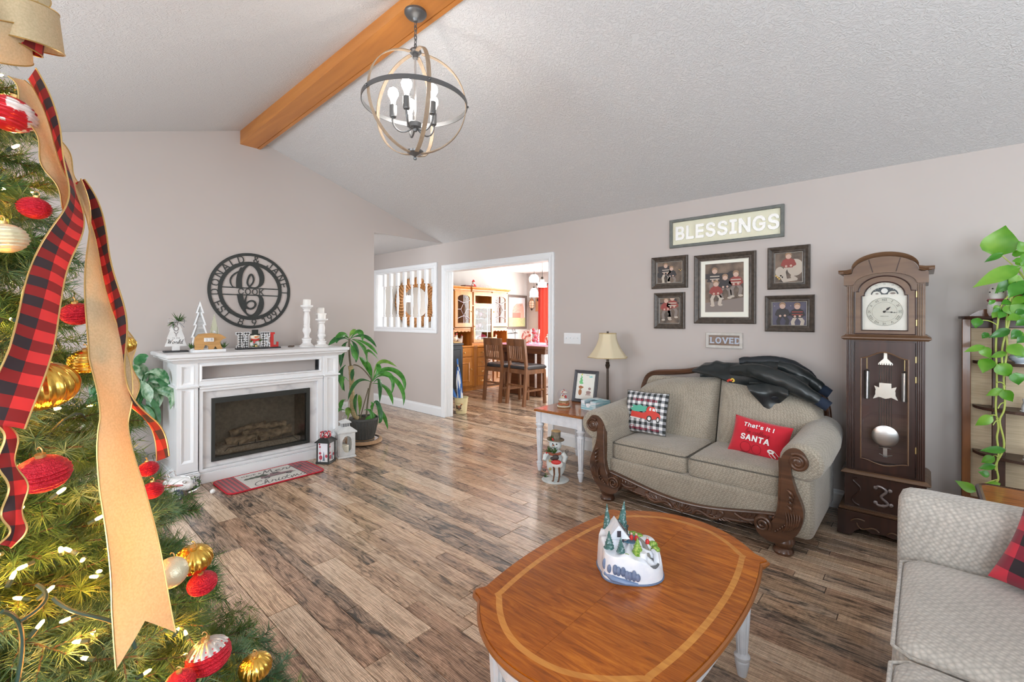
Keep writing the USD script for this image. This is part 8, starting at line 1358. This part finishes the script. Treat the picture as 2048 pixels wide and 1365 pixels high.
sc_ = Thing('wall_sconce', 'rustic lantern hanging from a bracket on a wooden board', 'sconce', (-6.60, YD, 1.74)); sc_.part('board', box(-.03, .12, -.02, 0, -.18, .16, .003), wood('sconce_board', (.60, .36, .20), (.48, .27, .14), 2, .6, 18), smooth=False); sc_.part('bracket', tube(spl([(.04, -.02, .08), (.04, -.06, .16), (-.0, -.10, .22), (-.05, -.12, .2), (-.055, -.12, .13)], 20), .006, 6), BLACK); sc_.part('rosette', mv(lathe([(0, 0), (.03, 0), (.02, .012), (0, .014)], 16), .04, -.02, .08, rx=PI/2), BLACK)
sc_.part('lantern_cap', lathe([(.055, .06), (.03, .10), (.01, .13), (0, .13)], 16, (-.055, -.12, 0)), mat('copper_cap', (.40, .22, .12), .4, .7)); sc_.part('lantern_globe', lathe([(.05, .06), (.068, .0), (.06, -.07), (.035, -.11)][::-1], 20, (-.055, -.12, 0)), mat('amber_glass', (.72, .50, .36), .2)); sc_.part('lantern_cage', [tube([(-.055+.07*math.cos(a_), -.12+.07*math.sin(a_), z_) for a_ in np.linspace(0, 2*PI, 24, endpoint=False)], .003, 5, closed=True) for z_ in (0, -.05)] + [tube(spl([(-.055+.052*math.cos(a_), -.12+.052*math.sin(a_), .06), (-.055+.072*math.cos(a_), -.12+.072*math.sin(a_), 0), (-.055+.04*math.cos(a_), -.12+.04*math.sin(a_), -.11)], 10), .003, 5) for a_ in np.linspace(0, 2*PI, 6, endpoint=False)], BRZ); sc_.part('lantern_finial', lathe([(0, -.17), (.015, -.15), (.035, -.115), (0, -.11)], 14, (-.055, -.12, 0)), BRZ)
CURT = usdkit.material(stage, '/World/Looks/red_curtain', {'d': ('principled_bsdf', {'base_color': (.55, .11, .085), 'roughness': .85}), 't': ('translucent_bsdf', {'color': (.62, .15, .11)}), 'm': ('mix_closure', {'fac': .45})}, [('d.BSDF', 'm.closure1'), ('t.BSDF', 'm.closure2')], surface='m.closure')
cu_ = Thing('curtain', 'red curtain hanging at the dining room patio door', 'curtain', (-6.28, YD-.08, 0)); xs3 = np.linspace(-.21, .24, 70); P = np.array([[(x, .03*math.sin(x*62)*(.5+.5*z/2.2), z) for z in np.linspace(.03, 2.16, 12)] for x in xs3]); cu_.part('drape', [grid(P), grid(P+np.array([0, .006, 0]), flip=True)], CURT, smooth=60); cu_.part('rod', tube([(-.24, 0, 2.17), (.26, 0, 2.17)], .012, 10), BLACK); cu_.part('finial', ball(.022, (-.25, 0, 2.17), sub=2), BLACK)
wd_ = Thing('wire_wall_decor', 'black scrolled wire decor on the dining room wall below the barn picture', 'wall decor', (XD+.002, 7.52, 1.0), rot=PI/2); wd_.part('scroll', [tube([(.06+.05*q*math.cos(7*q), -.012, .14+.05*q*math.sin(7*q)) for q in np.linspace(.1, 1.2, 40)], .004, 5), tube([(-.18, -.012, .06), (.2, -.012, .08)], .004, 5), tube([(.14, -.012, -.2), (.14, -.012, .2)], .004, 5)], BLACK); wd_.part('backplate', box(-.2, .22, -.010, 0, .055, .065), BLACK, smooth=False)
mr = Thing('round_mirror', 'round mirror in a coiled rattan frame seen through the spindles', 'mirror', (XD, 4.96, 1.675), rot=PI/2); mr.part('glass', to(mv(lathe([(0, .012), (.30, .012), (.30, .0), (0, 0)][::-1], 48), 0, 0, 0), (0, -.001, 0), EX, EZ), mat('mirror_glass', (.85, .85, .85), .03, 1.0)); RAT = wood('rattan', (.50, .25, .09), (.36, .16, .05), 0, .5, 40)
for i in range(44):
    th = 2*PI*i/44; c, s = math.cos(th), math.sin(th); mr.part('coil', tube(spl([((.295+.15*q)*c - .05*math.sin(PI*q)*s, -.012-.05*math.sin(PI*q), (.295+.15*q)*s + .05*math.sin(PI*q)*c) for q in np.linspace(0, 1, 7)], 9), .024, 8), RAT)
mr.part('back_ring', to(lathe([(.29, 0), (.445, 0), (.445, .01), (.29, .01)], 48), (0, -.001, 0), EX, EZ), RAT)
